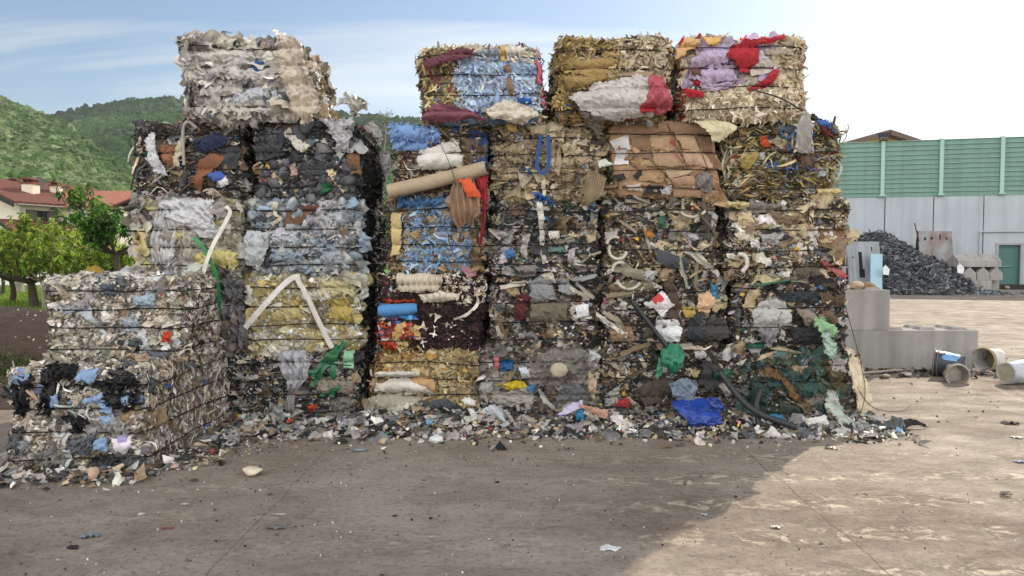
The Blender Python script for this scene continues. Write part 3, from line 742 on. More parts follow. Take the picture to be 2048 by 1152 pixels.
p0 = O + e2 * (10 + ov) - e1 * (ov + .06) + UZ * (4.98 - .33 * ov); slab(mb, p0, -e2 * (5 + ov) + UZ * .33 * (5 + ov), UZ * .3, .1)
mb.build("bargeboard", M_darkwood, house)
mb = MB(); mb.tube([O - e2 * .75 - e1 * .6 + UZ * 4.92, O - e2 * .75 + e1 * 3.4 + UZ * 4.9], .07, 8); mb.build("gutter", mat("gutter_metal", '#8f8a84', .4, 3, .3, 0, metal=.5), house)
mb = MB(); q = O - e1 * 1.3 - e2 * 1.6 + UZ * 3.15; slab(mb, q, e1 * 4.6, e2 * 1.6 + UZ * .75, -.1); mb.build("porch_roof", M_tile, house)
mb = MB(); slab(mb, q - e1 * .06 - UZ * .2, e2 * 1.6 + UZ * .75, UZ * .24, .08); mb.build("porch_bargeboard", M_darkwood, house)
def window(O, a, nrm, s0, s1, z0, z1, shutters=True):
    mb = MB(); p = O + a * s0 + UZ * z0 + nrm * .03
    slab(mb, p, a * (s1 - s0), UZ * (z1 - z0), .06); wn = mb.build("window", M_glass, house)
    mb = MB()
    for zz in (z0, z1 - .06): mb.box(O + a * (s0 + s1) / 2 + UZ * (zz + .03) + nrm * .06, ((s1 - s0) / 2, .06, .05), rot=np.stack([a, nrm, UZ], 1))
    mb.box(O + a * (s0 + s1) / 2 + UZ * (z0 + z1) / 2 + nrm * .06, (.04, .06, (z1 - z0) / 2), rot=np.stack([a, nrm, UZ], 1))
    mb.build("window_frame", M_darkwood, wn)
    if shutters:
        for sgn in (-1, 1):
            c = s0 - .36 if sgn < 0 else s1 + .36
            mb = MB(); mb.box(O + a * c + UZ * (z0 + z1) / 2 + nrm * .07, (.34, .03, (z1 - z0) / 2 + .05), rot=np.stack([a, nrm, UZ], 1)); mb.build("shutter", M_shut, house)
n1 = -e2
window(O, e1, n1, 1.05, 1.75, 3.95, 4.6)
window(O2, ex, -ey, 1.45, 2.1, 3.5, 4.25, False)
def chimney(px, py0, py1, Y, wd):
    a, b = at(px, py0, Y), at(px, py1, Y); z0, z1 = b[2] - 1.2, a[2]; h = z1 - b[2]
    mb = MB(); mb.box((a[0], Y, (z0 + z1 - .38 * h) / 2), (wd, wd, (z1 - .38 * h - z0) / 2)); ch = mb.build("chimney", M_stucco, house)
    mb = MB()
    mb.box((a[0], Y, z1 - .36 * h), (wd * 1.25, wd * 1.25, .05 * h))
    for dx in (-1, 0, 1): mb.box((a[0] + dx * wd * .75, Y, z1 - .25 * h), (wd * .16, wd * .8, .09 * h))
    for sx in (-1, 1): 
        mb.add([(a[0] + sx * wd * 1.4, Y - wd * 1.4, z1 - .16 * h), (a[0] + sx * wd * 1.4, Y + wd * 1.4, z1 - .16 * h), (a[0], Y + wd * 1.4, z1), (a[0], Y - wd * 1.4, z1)], [(0, 1, 2, 3)])
    mb.add([(a[0] - wd * 1.4, Y - wd * 1.4, z1 - .16 * h), (a[0] + wd * 1.4, Y - wd * 1.4, z1 - .16 * h), (a[0], Y - wd * 1.4, z1)], [(0, 1, 2)])
    mb.build("chimney_cap", M_tile, ch)
chimney(61, 355, 388, 50.5, .38); chimney(30, 357, 374, 52.5, .26); chimney(112, 362, 388, 52.5, .28)
mb = MB(); c = at(79, 366, 52.0); n = 14
V = [c] + [c + .42 * np.array((math.cos(a), .25 * math.cos(a), math.sin(a))) + (0, -.1, 0) for a in np.linspace(0, 6.283, n, endpoint=False)]
mb.add(V, [(0, 1 + i, 1 + (i + 1) % n) for i in range(n)], smooth=True); mb.tube([c + (0, .05, 0), c + (.0, .1, -1.3)], .03, 5)
mb.build("satellite_dish", mat("dish_metal", '#5a5a58', .5, 3, .2, 0), house)
# garden wall behind the orchard
mb = MB(); mb.box((-24, 41.5, .62), (13, .12, .62)); mb.box((-24, 41.5, 1.27), (13.05, .18, .04))
tag(mb.build("garden_wall", mat("white_render", '#d8d8d4', .9, 1, .2, .1, '#b0aca4'), None, (-24, 41.5, 0)), "low white garden wall behind the orchard trees", "wall")
t = empty("planter", gp(36, 33), "terracotta plant pot on a stone pedestal on the lawn", "planter"); q = np.array(gp(36, 33))
mb = MB(); mb.tube([q, q + (0, 0, .08), q + (0, 0, .1), q + (0, 0, .52)], [.26, .26, .2, .2], 10); mb.build("pedestal", mat("old_stone", '#8a857a', .9, 8, .5, .4), t)
mb = MB(); mb.tube([q + (0, 0, .52), q + (0, 0, .62), q + (0, 0, .86), q + (0, 0, .92)], [.14, .22, .30, .32], 12); mb.build("pot", mat("terracotta", '#9a6a48', .85, 8, .4, .3), t)

# ------------------------------------------------------------------ right: concrete wall with green noise barrier
W0 = np.array((17.55, 39.0, 0)); W1 = np.array((25.5, 36.9, 0)); wd_ = (W1 - W0) / np.linalg.norm(W1 - W0); wn_ = np.array((wd_[1], -wd_[0], 0))
if wn_[1] > 0: wn_ = -wn_
def wall_s(px):
    k = (px - 1024) / F  # x = k*y
    return (k * W0[1] - W0[0]) / (wd_[0] - k * wd_[1])
def WP(s, off, z): return W0 + wd_ * s + wn_ * off + UZ * z
RW = np.stack([wd_, -wn_, UZ], 1)
M_conc = mat("wall_concrete", '#a8b0b6', .85, .7, .35, .12, '#8a9298', bscale=30)
def streak(m, amt=.25):
    nd = m.node_tree; b = nd.nodes["Principled BSDF"]; lk = b.inputs["Base Color"].links[0].from_socket
    tcn = nd.nodes.new("ShaderNodeTexCoord"); mp = nd.nodes.new("ShaderNodeMapping"); mp.inputs["Scale"].default_value = (3, 3, .12)
    nz = nd.nodes.new("ShaderNodeTexNoise"); nz.inputs["Scale"].default_value = 1.4; nz.inputs["Detail"].default_value = 6
    nd.links.new(tcn.outputs["Object"], mp.inputs[0]); nd.links.new(mp.outputs[0], nz.inputs["Vector"])
    rp = nd.nodes.new("ShaderNodeValToRGB"); rp.color_ramp.elements[0].position = .35; rp.color_ramp.elements[0].color = (1 - amt, 1 - amt, 1 - amt * .95, 1); rp.color_ramp.elements[1].position = .6
    nd.links.new(nz.outputs[0], rp.inputs[0])
    mm = nd.nodes.new("ShaderNodeMixRGB"); mm.blend_type = 'MULTIPLY'; mm.inputs[0].default_value = 1; nd.links.new(lk, mm.inputs[1]); nd.links.new(rp.outputs[0], mm.inputs[2]); nd.links.new(mm.outputs[0], b.inputs["Base Color"])
streak(M_conc, .14)
cw = empty("concrete_wall", WP(0, 0, 0), "tall grey precast concrete wall under the green barrier", "wall")
ss = [wall_s(p) for p in (1767, 1866, 1964)]; st_ = (ss[2] - ss[0]) / 2
edges = [ss[0] + st_ * k for k in range(-4, 8)]
dr0, dr1 = wall_s(1993), wall_s(2042); dz1 = 2.22
for a, b in zip(edges, edges[1:]):
    mb = MB(); gap = .025
    if a < dr0 < b or a < dr1 < b:
        def pb(s0, s1, z0, z1): mb.box(WP((s0 + s1) / 2, -.15, (z0 + z1) / 2), ((s1 - s0) / 2, .15, (z1 - z0) / 2), rot=RW)
        lo, hi = max(a + gap, min(a + gap, dr0)), b - gap
        if a + gap < dr0: pb(a + gap, min(dr0, hi), 0, dz1)
        if dr1 < hi: pb(max(dr1, a + gap), hi, 0, dz1)
        pb(a + gap, hi, dz1, 4.714)
    else: mb.box(WP((a + b) / 2, -.15, 2.357), ((b - a) / 2 - gap, .15, 2.357), rot=RW)
    mb.build("wall_panel", M_conc, cw)
mb = MB(); mb.box(WP((edges[0] + edges[-1]) / 2, -.22, 2.3), ((edges[-1] - edges[0]) / 2, .05, 2.28), rot=RW); mb.build("joint_backing", mat("joint_dark", '#3c3c3c', .9, 3, .2, 0), cw)
mb = MB(); mb.box(WP((dr0 + dr1) / 2, -.165, dz1 / 2), ((dr1 - dr0) / 2 - .002, .03, dz1 / 2 - .005), rot=RW); dd = mb.build("door", mat("door_green", '#3f6a66', .5, 2, .25, .05, '#33544f'), cw)
mb = MB(); mb.tube([WP(dr0 + .15, -.07, 1.1), WP(dr1 - .35, -.07, 1.15)], .03, 6); mb.build("push_bar", mat("bar_grey", '#6f8a86', .4, 3, .2, 0), dd)
mb = MB()
for s in (dr0, dr1): mb.box(WP(s, .0, dz1 / 2), (.06, .05, dz1 / 2), rot=RW)
mb.box(WP((dr0 + dr1) / 2, .0, dz1 + .03), ((dr1 - dr0) / 2 + .06, .05, .05), rot=RW); mb.build("door_frame", mat("frame_grey", '#8e9494', .6, 3, .2, 0), cw)
sp0 = wall_s(1957); mb = MB()
mb.tube([WP(sp0, .07, 2.87), WP(sp0 + 7, .07, 2.87)], .035, 6); mb.tube([WP(sp0, .07, 2.87), WP(sp0, .07, .1)], .025, 6); mb.build("conduit_pipe", mat("zinc", '#a9adb0', .4, 3, .2, 0, metal=.6), cw)

nb = empty("noise_barrier", WP(0, 0, 4.7), "mint green ribbed noise barrier on top of the concrete wall", "barrier")
M_green = mat("barrier_green", '#6e9186', .6, .8, .4, 0, '#5c7c72'); M_green2 = mat("post_green_rib_light", '#93b5a8', .55, 1, .3, 0, '#809e92')
streak(M_green, .16)
ps = [wall_s(p) for p in (1760, 1877, 1997)]; pst = (ps[2] - ps[0]) / 2; pe = [ps[0] + pst * k for k in range(-5, 6)]
NR = 12; hz = (7.56 - 4.72) / NR
for a, b in zip(pe, pe[1:]):
    mb = MB()
    prof = [(0.02, 4.69)]
    for k in range(NR):
        z = 4.72 + k * hz; prof += [(.02, z + .015), (.02, z + hz * .80), (.075, z + hz * .90), (.075, z + hz * .965), (.0, z + hz * .995)]
    n = len(prof); V = [WP(s, o, z) for s in (a + .09, b - .09) for o, z in prof]
    cols = np.zeros((2 * n, 3)); mb.add(V, [(i, i + n, i + n + 1, i + 1) for i in range(n - 1)])
    mb.box(WP((a + b) / 2, -.06, 6.14), ((b - a) / 2 - .09, .05, 1.41), rot=RW)
    pn = mb.build("barrier_panel", M_green, nb)
    mb = MB()
    for k in range(NR): mb.box(WP((a + b) / 2, .078, 4.72 + k * hz + hz * .935), ((b - a) / 2 - .095, .006, hz * .05), rot=RW)
    mb.build("rib_skylight", M_green2, pn)  # paler strips: skylight caught on the lips is put into their colour
for s in pe:
    mb = MB(); mb.box(WP(s, .04, 6.16), (.09, .11, 1.44), rot=RW); mb.box(WP(s, .06, 4.76), (.15, .14, .04), rot=RW); mb.build("barrier_post", M_green2, nb)
c = WP(ps[0], .2, 7.72); fl = empty("floodlight", c, "black floodlight on top of the first visible barrier post", "floodlight")
mb = MB(); rt = RW @ np.array(Matrix.Rotation(R(-35), 3, 'X')); mb.box(c + UZ * .1, (.26, .05, .17), rot=rt); mb.build("lamp_housing", mat("black_metal", '#1c1d1f', .5, 4, .2, 0), fl)
mb = MB(); mb.box(c + UZ * .1 + wn_ * .06 - UZ * .02, (.22, .012, .14), rot=rt); mb.build("lamp_glass", mat("lamp_lens", '#8a8f94', .2, 2, .2, 0), fl)
mb = MB(); mb.tube([c + UZ * .1, c - UZ * .14 - wn_ * .1], .03, 6); mb.box(c - UZ * .13 - wn_ * .12, (.2, .08, .03), rot=RW); mb.build("bracket", _mats["black_metal"], fl)
# house beyond the wall
D = 64; apx = at(1768, 262, D); l = at(1600, 300, D)
hb = empty("ochre_house", (apx[0], D, 0), "ochre house whose gable peeps over the green barrier", "house")
ax = np.array((1.0, .12, 0)); ax /= np.linalg.norm(ax); ay = np.array((-.12, 1.0, 0))
mb = MB(); O4 = np.array((apx[0], D, 0)) - ax * 6.6
zr = apx[2]; sl = .29
V = [O4, O4 + ax * 13.2, O4 + ax * 13.2 + UZ * (zr - .35 - 6.6 * sl), O4 + ax * 6.6 + UZ * (zr - .35), O4 + UZ * (zr - .35 - 6.6 * sl)]
V = V + [v + ay * 9 for v in V]
mb.add(V, [(0, 1, 2), (0, 2, 4), (4, 2, 3), (5, 7, 6), (5, 9, 7), (9, 8, 7), (0, 4, 9), (0, 9, 5), (1, 6, 7), (1, 7, 2)]); mb.build("wall", mat("ochre_wall", '#b79a5a', .9, 1, .3, .1), hb)
mb = MB(); tp = np.array((apx[0], D, 0)) - ay * .9 + UZ * zr
slab(mb, tp, ay * 10.5, -ax * 7.6 - UZ * 7.6 * sl, .4); slab(mb, tp, ay * 10.5, ax * 7.6 - UZ * 7.6 * sl, -.4); mb.build("roof", mat("brown_roof", '#5f4f48', .8, 2, .4, .2), hb)

# --- concrete blocks beside the bales
M_block = mat("block_concrete", '#9c9a96', .9, 2.2, .45, .35, '#77736d', bscale=45); streak(M_block, .25)
def bevel(o, wd=.02, seg=2):
    m = o.modifiers.new("bevel", 'BEVEL'); m.width = wd; m.segments = seg; m.limit_method = 'ANGLE'
    return o
def lego_block(x0, x1, y, dp, z0, h, label, nst, rot=0):
    c = np.array(((x0 + x1) / 2, y + dp / 2, z0)); t = empty("concrete_block", c, label, "concrete block", "stacking concrete blocks by the bales")
    mb = MB(); mb.box(c + UZ * h / 2, ((x1 - x0) / 2, dp / 2, h / 2 - .001)); bevel(mb.build("block_body", M_block, t))
    L = (x1 - x0) / nst
    for i in range(nst):
        for dy in ([-.14, .14] if dp > .5 else [0]):
            cx = x0 + L * (i + .5); r1, r2 = .13, .09; zc = z0 + h - .002; cy = y + dp / 2 + dy
            V = [(cx + sx * r1, cy + sy * r1 * .75, zc) for sx, sy in ((-1, -1), (1, -1), (1, 1), (-1, 1))] + [(cx + sx * r2, cy + sy * r2 * .75, zc + .04) for sx, sy in ((-1, -1), (1, -1), (1, 1), (-1, 1))]
            mb = MB(); mb.add(V, [(0, 1, 5, 4), (1, 2, 6, 5), (2, 3, 7, 6), (3, 0, 4, 7), (4, 5, 6, 7)]); mb.build("stud", M_block, t)
    return t
YB = 10.9
lego_block(4.5, at(1957, 700, YB)[0], YB, .62, 0, .585, "long bottom concrete block lying behind the black bucket", 5)
lego_block(3.75, at(1782, 620, YB)[0], YB + .02, .6, .585, .6, "short concrete block stacked on the long bottom one", 4)
lego_block(3.0, at(1693, 560, YB + .3)[0], YB + .3, .6, 1.185, .62, "topmost concrete block mostly hidden by the dark corner bales", 4)
g = np.random.default_rng(71)
for i, (px, py, s, cl, lab) in enumerate(((1712, 568, .11, '#b9a68e', "crumpled tan rag lying left on the upper concrete block"), (1738, 570, .10, '#9b8266', "brown crumpled rag lying on the upper concrete block studs"), (1703, 572, .07, '#d8d2c6', "small white crumpled scrap at the edge of the upper concrete block"))):
    p = at(px, py + 6, YB + .2); p[2] = 1.185 + s * .5; mb = MB(); V, Fc = TM['lump'][i + 2]; mb.add(V * s * (1.3, 1, .7) + p, Fc, hx(cl), smooth=True); tag(mb.build("rag", fabm(cl), None, p), lab, "rag")

# --- pile of shredded dark scrap with two steel bulkheads
M_pile = mat("pile_core", '#33363a', .8, 6, .5, .6)
pc = np.array((18.0, 35.6, 0))
def pile_z(X, Y):
    u = (X - 17.7) / np.where(X < 17.7, 3.4, 4.3); v = (Y - 36.2) / 5.0
    r = np.sqrt(u * u + v * v); z = 3.0 * np.clip(1 - r, 0, 1) ** .9
    z = np.minimum(z, 2.72) + .10 * snoise(np.stack([X, Y, 0 * X], -1), 1.7, 77) * (r < .98)
    return z - .03
grid_mesh("scrap_mound", np.linspace(13.5, 22.2, 60), np.linspace(31.0, 38.2, 50), pile_z, M_pile)
g = np.random.default_rng(72); n_ = 13000
Xg = g.uniform(13.9, 22, n_); Yg = 31.1 + 6.5 * g.uniform(0, 1, n_) ** 1.2; Zg = pile_z(Xg, Yg); q = Zg > -.02
e = .06; nr = np.stack([-(pile_z(Xg + e, Yg) - pile_z(Xg - e, Yg)) / (2 * e), -(pile_z(Xg, Yg + e) - pile_z(Xg, Yg - e)) / (2 * e), np.ones(n_)], 1); nr /= np.linalg.norm(nr, axis=1)[:, None]
P = np.stack([Xg, Yg, Zg], 1)[q]; nr = nr[q]; mb = MB()
PD = ['#4a4e54', '#3a3e44', '#5c6168', '#2c2f34', '#6d7278', '#44484c', '#85898c']
k = len(P) // 2
scatter(mb, 'shard', P[:k], nr[:k], g, .07, .22, PD, .5, lift=(.0, .5)); scatter(mb, 'strip', P[k:], nr[k:], g, .10, .30, PD, .4, lift=(.1, .5))
scatter(mb, 'small', P[:220], nr[:220], g, .03, .08, ['#d8dcdf', '#b9bec2'], .5, lift=(.6, 1))
tag(mb.build("scrap_pile", attr_mat("dark_scrap", .42, 0, .4, 4, .5, .2, 20)), kind='stuff')
# low spill of small light scrap at the pile foot
n_ = 900; Xg = g.normal(20.3, .8, n_); Yg = g.normal(32.6, .55, n_); P = np.stack([Xg, Yg, .02 + .25 * np.exp(-((Xg - 20.2) / .9) ** 2 - ((Yg - 33) / .7) ** 2)], 1); mb = MB()
scatter(mb, 'shard', P, np.tile((0, -.3, .95), (n_, 1)), g, .05, .13, ['#7e8890', '#5c666e', '#9aa4aa', '#454c52'], .5, lift=(0, .4)); tag(mb.build("pile_debris", M_scrap), kind='stuff')

M_steel = mat("painted_steel", '#8f979c', .55, 1.6, .5, .15, '#6a6f73', spec=.5); streak(M_steel, .35)
M_rusty = mat("rusty_steel", '#8a9094', .65, 1.1, .95, .3, '#6b4630', spec=.4, detail=9)
M_rustin = mat("dark_rust", '#4a3326', .9, 6, .5, .4)
def bulkhead(pxs, label, mfront, rot_deg, wdt, hgt, base_py, holes, sign_px):
    """an A-frame of two leaning plates joined by shelf plates at the open end"""
    b = gnd(pxs, base_py); Yb = b[1]
    t = empty("steel_bulkhead", (b[0], Yb, 0), label, "steel bulkhead", "steel bulkheads holding the scrap pile")
    rm = np.array(Matrix.Rotation(R(rot_deg), 3, 'Z')); ux, uy = rm @ np.array((1., 0, 0)), rm @ np.array((0, 1., 0)); o = np.array((b[0], Yb, 0))
    dpt = .62; th = .05
    mb = MB(); slab(mb, o - ux * wdt, ux * wdt, uy * (dpt * .42) + UZ * hgt, th)
    fp = mb.build("front_plate", mfront, t)
    mb = MB(); dirv = (uy * (dpt * .42) + UZ * hgt); dl = np.linalg.norm(dirv); dirv = dirv / dl; nn = np.cross(ux, dirv)
    if nn[1] > 0: nn = -nn
    for hx_, hz_, a, h2 in holes: mb.box(o - ux * wdt * hx_ + dirv * dl * hz_ + nn * .004, (a, .006, h2), rot=np.stack([ux, nn, dirv], 1))
    if holes: mb.build("slot", mat("slot_dark", '#15161a', .9, 3, .2, 0), fp)
    mb = MB(); slab(mb, o + uy * dpt - ux * wdt, ux * wdt, -uy * (dpt * .42) + UZ * hgt, -th); mb.build("back_plate", M_rustin, t)
    for f in (.02, .26, .5, .72):
        dd_ = dpt * (1 - .84 * f); mb = MB(); c = o - ux * (wdt / 2) + uy * (dpt / 2) + UZ * (hgt * f + .03); mb.box(c, (wdt / 2 + .03, dd_ / 2 - .03, .035), rot=np.stack([ux, uy, UZ], 1)); mb.build("shelf_plate", M_rustin if mfront is M_rusty else M_steel, t)
    mb = MB()
    for sgn, off in ((1, 0), (-1, dpt)):
        slab(mb, o + ux * .005 + uy * off, uy * .09 * sgn, uy * (dpt * .42) * sgn + UZ * hgt, .03)
    mb.build("end_flange", mfront, t)
    return o, ux, uy
bulkhead(1766, "grey painted steel bulkhead with ragged torn holes left of the scrap pile", M_steel, 24, 1.95, 2.28, 588, ((.62, .62, .10, .42), (.60, .40, .16, .18), (.66, .15, .09, .2), (.25, .86, .03, .1), (.85, .70, .03, .04)), None)
bulkhead(1909, "rusty steel bulkhead with a torn lower edge right of the scrap pile", M_rusty, 14, 1.85, 2.82, 582.5, ((.82, .87, .05, .07), (.62, .88, .06, .06), (.36, .90, .03, .12), (.16, .88, .03, .07)), None)
mb = MB(); p = at(1748, 530, 31.6); slab(mb, gnd(1735, 590) + (0, -.25, 0), np.array((.55, .1, 0)), np.array((.25, .55, 1.75)), .04)
tag(mb.build("metal_sheet", mat("blue_sheet_metal", '#8fb0bf', .4, 2, .3, .05), None, gnd(1735, 590)), "pale blue metal sheet leaning on the torn grey bulkhead", "metal sheet")
mb = MB(); a, b = at(1829, 446, 34.2), at(1838, 472, 34.2); mb.tube([a, b - (0, 0, .25)], .025, 6); tag(mb.build("rod", M_rustin, None, b), "bent rusty rod sticking up behind the rusty bulkhead", "rod")
for px, py, Y, lab in ((1772, 541, 31.3, "white paper sign hung on the torn grey bulkhead's end"), (1921, 538, 31.4, "white pointed paper sign hung beside the rusty bulkhead")):
    c = at(px, py, Y); mb = MB(); V = [c + np.array(v) for v in ((-.12, 0, -.16), (.10, -.03, -.2), (.16, 0, .05), (-.02, .02, .24), (-.15, 0, .1))]; V2 = [v + (0, .008, 0) for v in V]
    mb.add(V + V2, [(0, 1, 2), (0, 2, 3), (0, 3, 4), (5, 7, 6), (5, 8, 7), (5, 9, 8), (0, 5, 1), (1, 5, 6), (1, 6, 2), (2, 6, 7), (2, 7, 3), (3, 7, 8), (3, 8, 4), (4, 8, 9), (4, 9, 0), (0, 9, 5)])
    tag(mb.build("paper_sign", cmat('#d8dce0'), None, c), lab, "sign")
# peaked concrete blocks
YP = 33.0; k = YP / F
def peak(p, u, v, L, wd, h, hp, name, label):
    mb = MB(); V = []
    for s in (0, L): V += [p + u * s + v * a + UZ * z for a, z in ((-wd / 2, 0), (wd / 2, 0), (wd / 2, h), (0, h + hp), (-wd / 2, h))]
    Fc = [(0, 1, 2), (0, 2, 4), (4, 2, 3), (5, 7, 6), (5, 9, 7), (9, 8, 7)] + [(i, i + 5, (i + 1) % 5) for i in range(5)] + [((i + 1) % 5, i + 5, (i + 1) % 5 + 5) for i in range(5)]
    mb.add(V, Fc); o = mb.build(name, M_block, None, p); bevel(o, .02); return tag(o, label, "concrete block", "peaked concrete blocks")
ux_, uy_ = np.array((1., 0, 0)), np.array((0, 1., 0))
zb = at(1950, 561, YP)[2]
for px, lab in ((1940, "peaked concrete block end beside the rusty bulkhead, first of three"), (1967, "peaked concrete block in the middle of the row of three"), (1993, "peaked concrete block nearest the green door, end of the row")):
    x = at(px, 560, YP)[0]; peak(np.array((x, YP, zb)), uy_, ux_, 1.4, .56, .32, .28, "peaked_block", lab)
x0 = at(1919, 530, YP - .05)[0]; peak(np.array((x0, YP + .45, zb + .605)), ux_, uy_, 1.95, .8, .28, .28, "peaked_block", "long peaked concrete block lying across the row of three")
xa, xb = at(1942, 570, YP)[0], at(1983, 570, YP)[0]
for x, dx, dy, h_, lab in (((xa + xb) / 2, (xb - xa) / 2, .0, zb, "square pale concrete block carrying the row of peaked blocks"), (xb + .35, .3, .5, zb, "darker concrete support block under the peaked block by the door")):
    mb = MB(); c = np.array((x, YP + .45 + dy, h_ / 2)); mb.box(c, (dx, .5, h_ / 2 - .002)); tag(bevel(mb.build("support_block", M_block, None, c)), lab, "concrete block")
mb = MB(); c = WP(wall_s(2025), .35, .12); mb.box(c, (3.2, .28, .12), rot=RW); tag(bevel(mb.build("timber_beam", M_darkwood, None, c)), "dark timber beam on the ground before the green door", "beam")

# ================================================================== BALES
M_wire = mat("bale_wire", '#1b1a19', .6, 8, .3, 0, metal=.4)
def body_mat(name, pal, scale=16, rough=.85, bump=.9, film=False):
    """compressed crumbs: random colour cells bumped by the cells and a noise"""
    m = bpy.data.materials.new(name); m.use_nodes = True
    t = m.node_tree; n = t.nodes; L = t.links; b = n["Principled BSDF"]
    tcn = n.new("ShaderNodeTexCoord")
    nz = n.new("ShaderNodeTexNoise"); nz.inputs["Scale"].default_value = 5; nz.inputs["Detail"].default_value = 3
    L.new(tcn.outputs["Object"], nz.inputs["Vector"])
    ad = n.new("ShaderNodeMixRGB"); ad.inputs[0].default_value = .12; L.new(tcn.outputs["Object"], ad.inputs[1]); L.new(nz.outputs["Color"], ad.inputs[2])
    mp = n.new("ShaderNodeMapping"); mp.inputs["Scale"].default_value = (1, 1, 1.7); L.new(ad.outputs[0], mp.inputs[0])
    vo = n.new("ShaderNodeTexVoronoi"); vo.inputs["Scale"].default_value = scale; L.new(mp.outputs[0], vo.inputs["Vector"])
    vb = n.new("ShaderNodeRGBToBW"); L.new(vo.outputs["Color"], vb.inputs[0])
    rp = n.new("ShaderNodeValToRGB"); cr = rp.color_ramp; cr.interpolation = 'CONSTANT'
    k = len(pal)
    while len(cr.elements) < k: cr.elements.new(.5)
    for i, c in enumerate(pal): cr.elements[i].position = .18 + .64 * i / k if i else 0; cr.elements[i].color = (*hx(c), 1)
    L.new(vb.outputs[0], rp.inputs[0])
    L.new(rp.outputs[0], b.inputs["Base Color"]); b.inputs["Roughness"].default_value = rough
    n2 = n.new("ShaderNodeTexNoise"); n2.inputs["Scale"].default_value = 30; n2.inputs["Detail"].default_value = 6; n2.inputs["Roughness"].default_value = .7
    L.new(mp.outputs[0], n2.inputs["Vector"])
    mm = n.new("ShaderNodeMath"); mm.operation = 'MULTIPLY_ADD'; mm.inputs[1].default_value = -1.2; L.new(vo.outputs["Distance"], mm.inputs[0]); L.new(n2.outputs[0], mm.inputs[2])
    bp = n.new("ShaderNodeBump"); bp.inputs["Strength"].default_value = bump; bp.inputs["Distance"].default_value = .03
    L.new(mm.outputs[0], bp.inputs["Height"]); L.new(bp.outputs[0], b.inputs["Normal"])
    return m

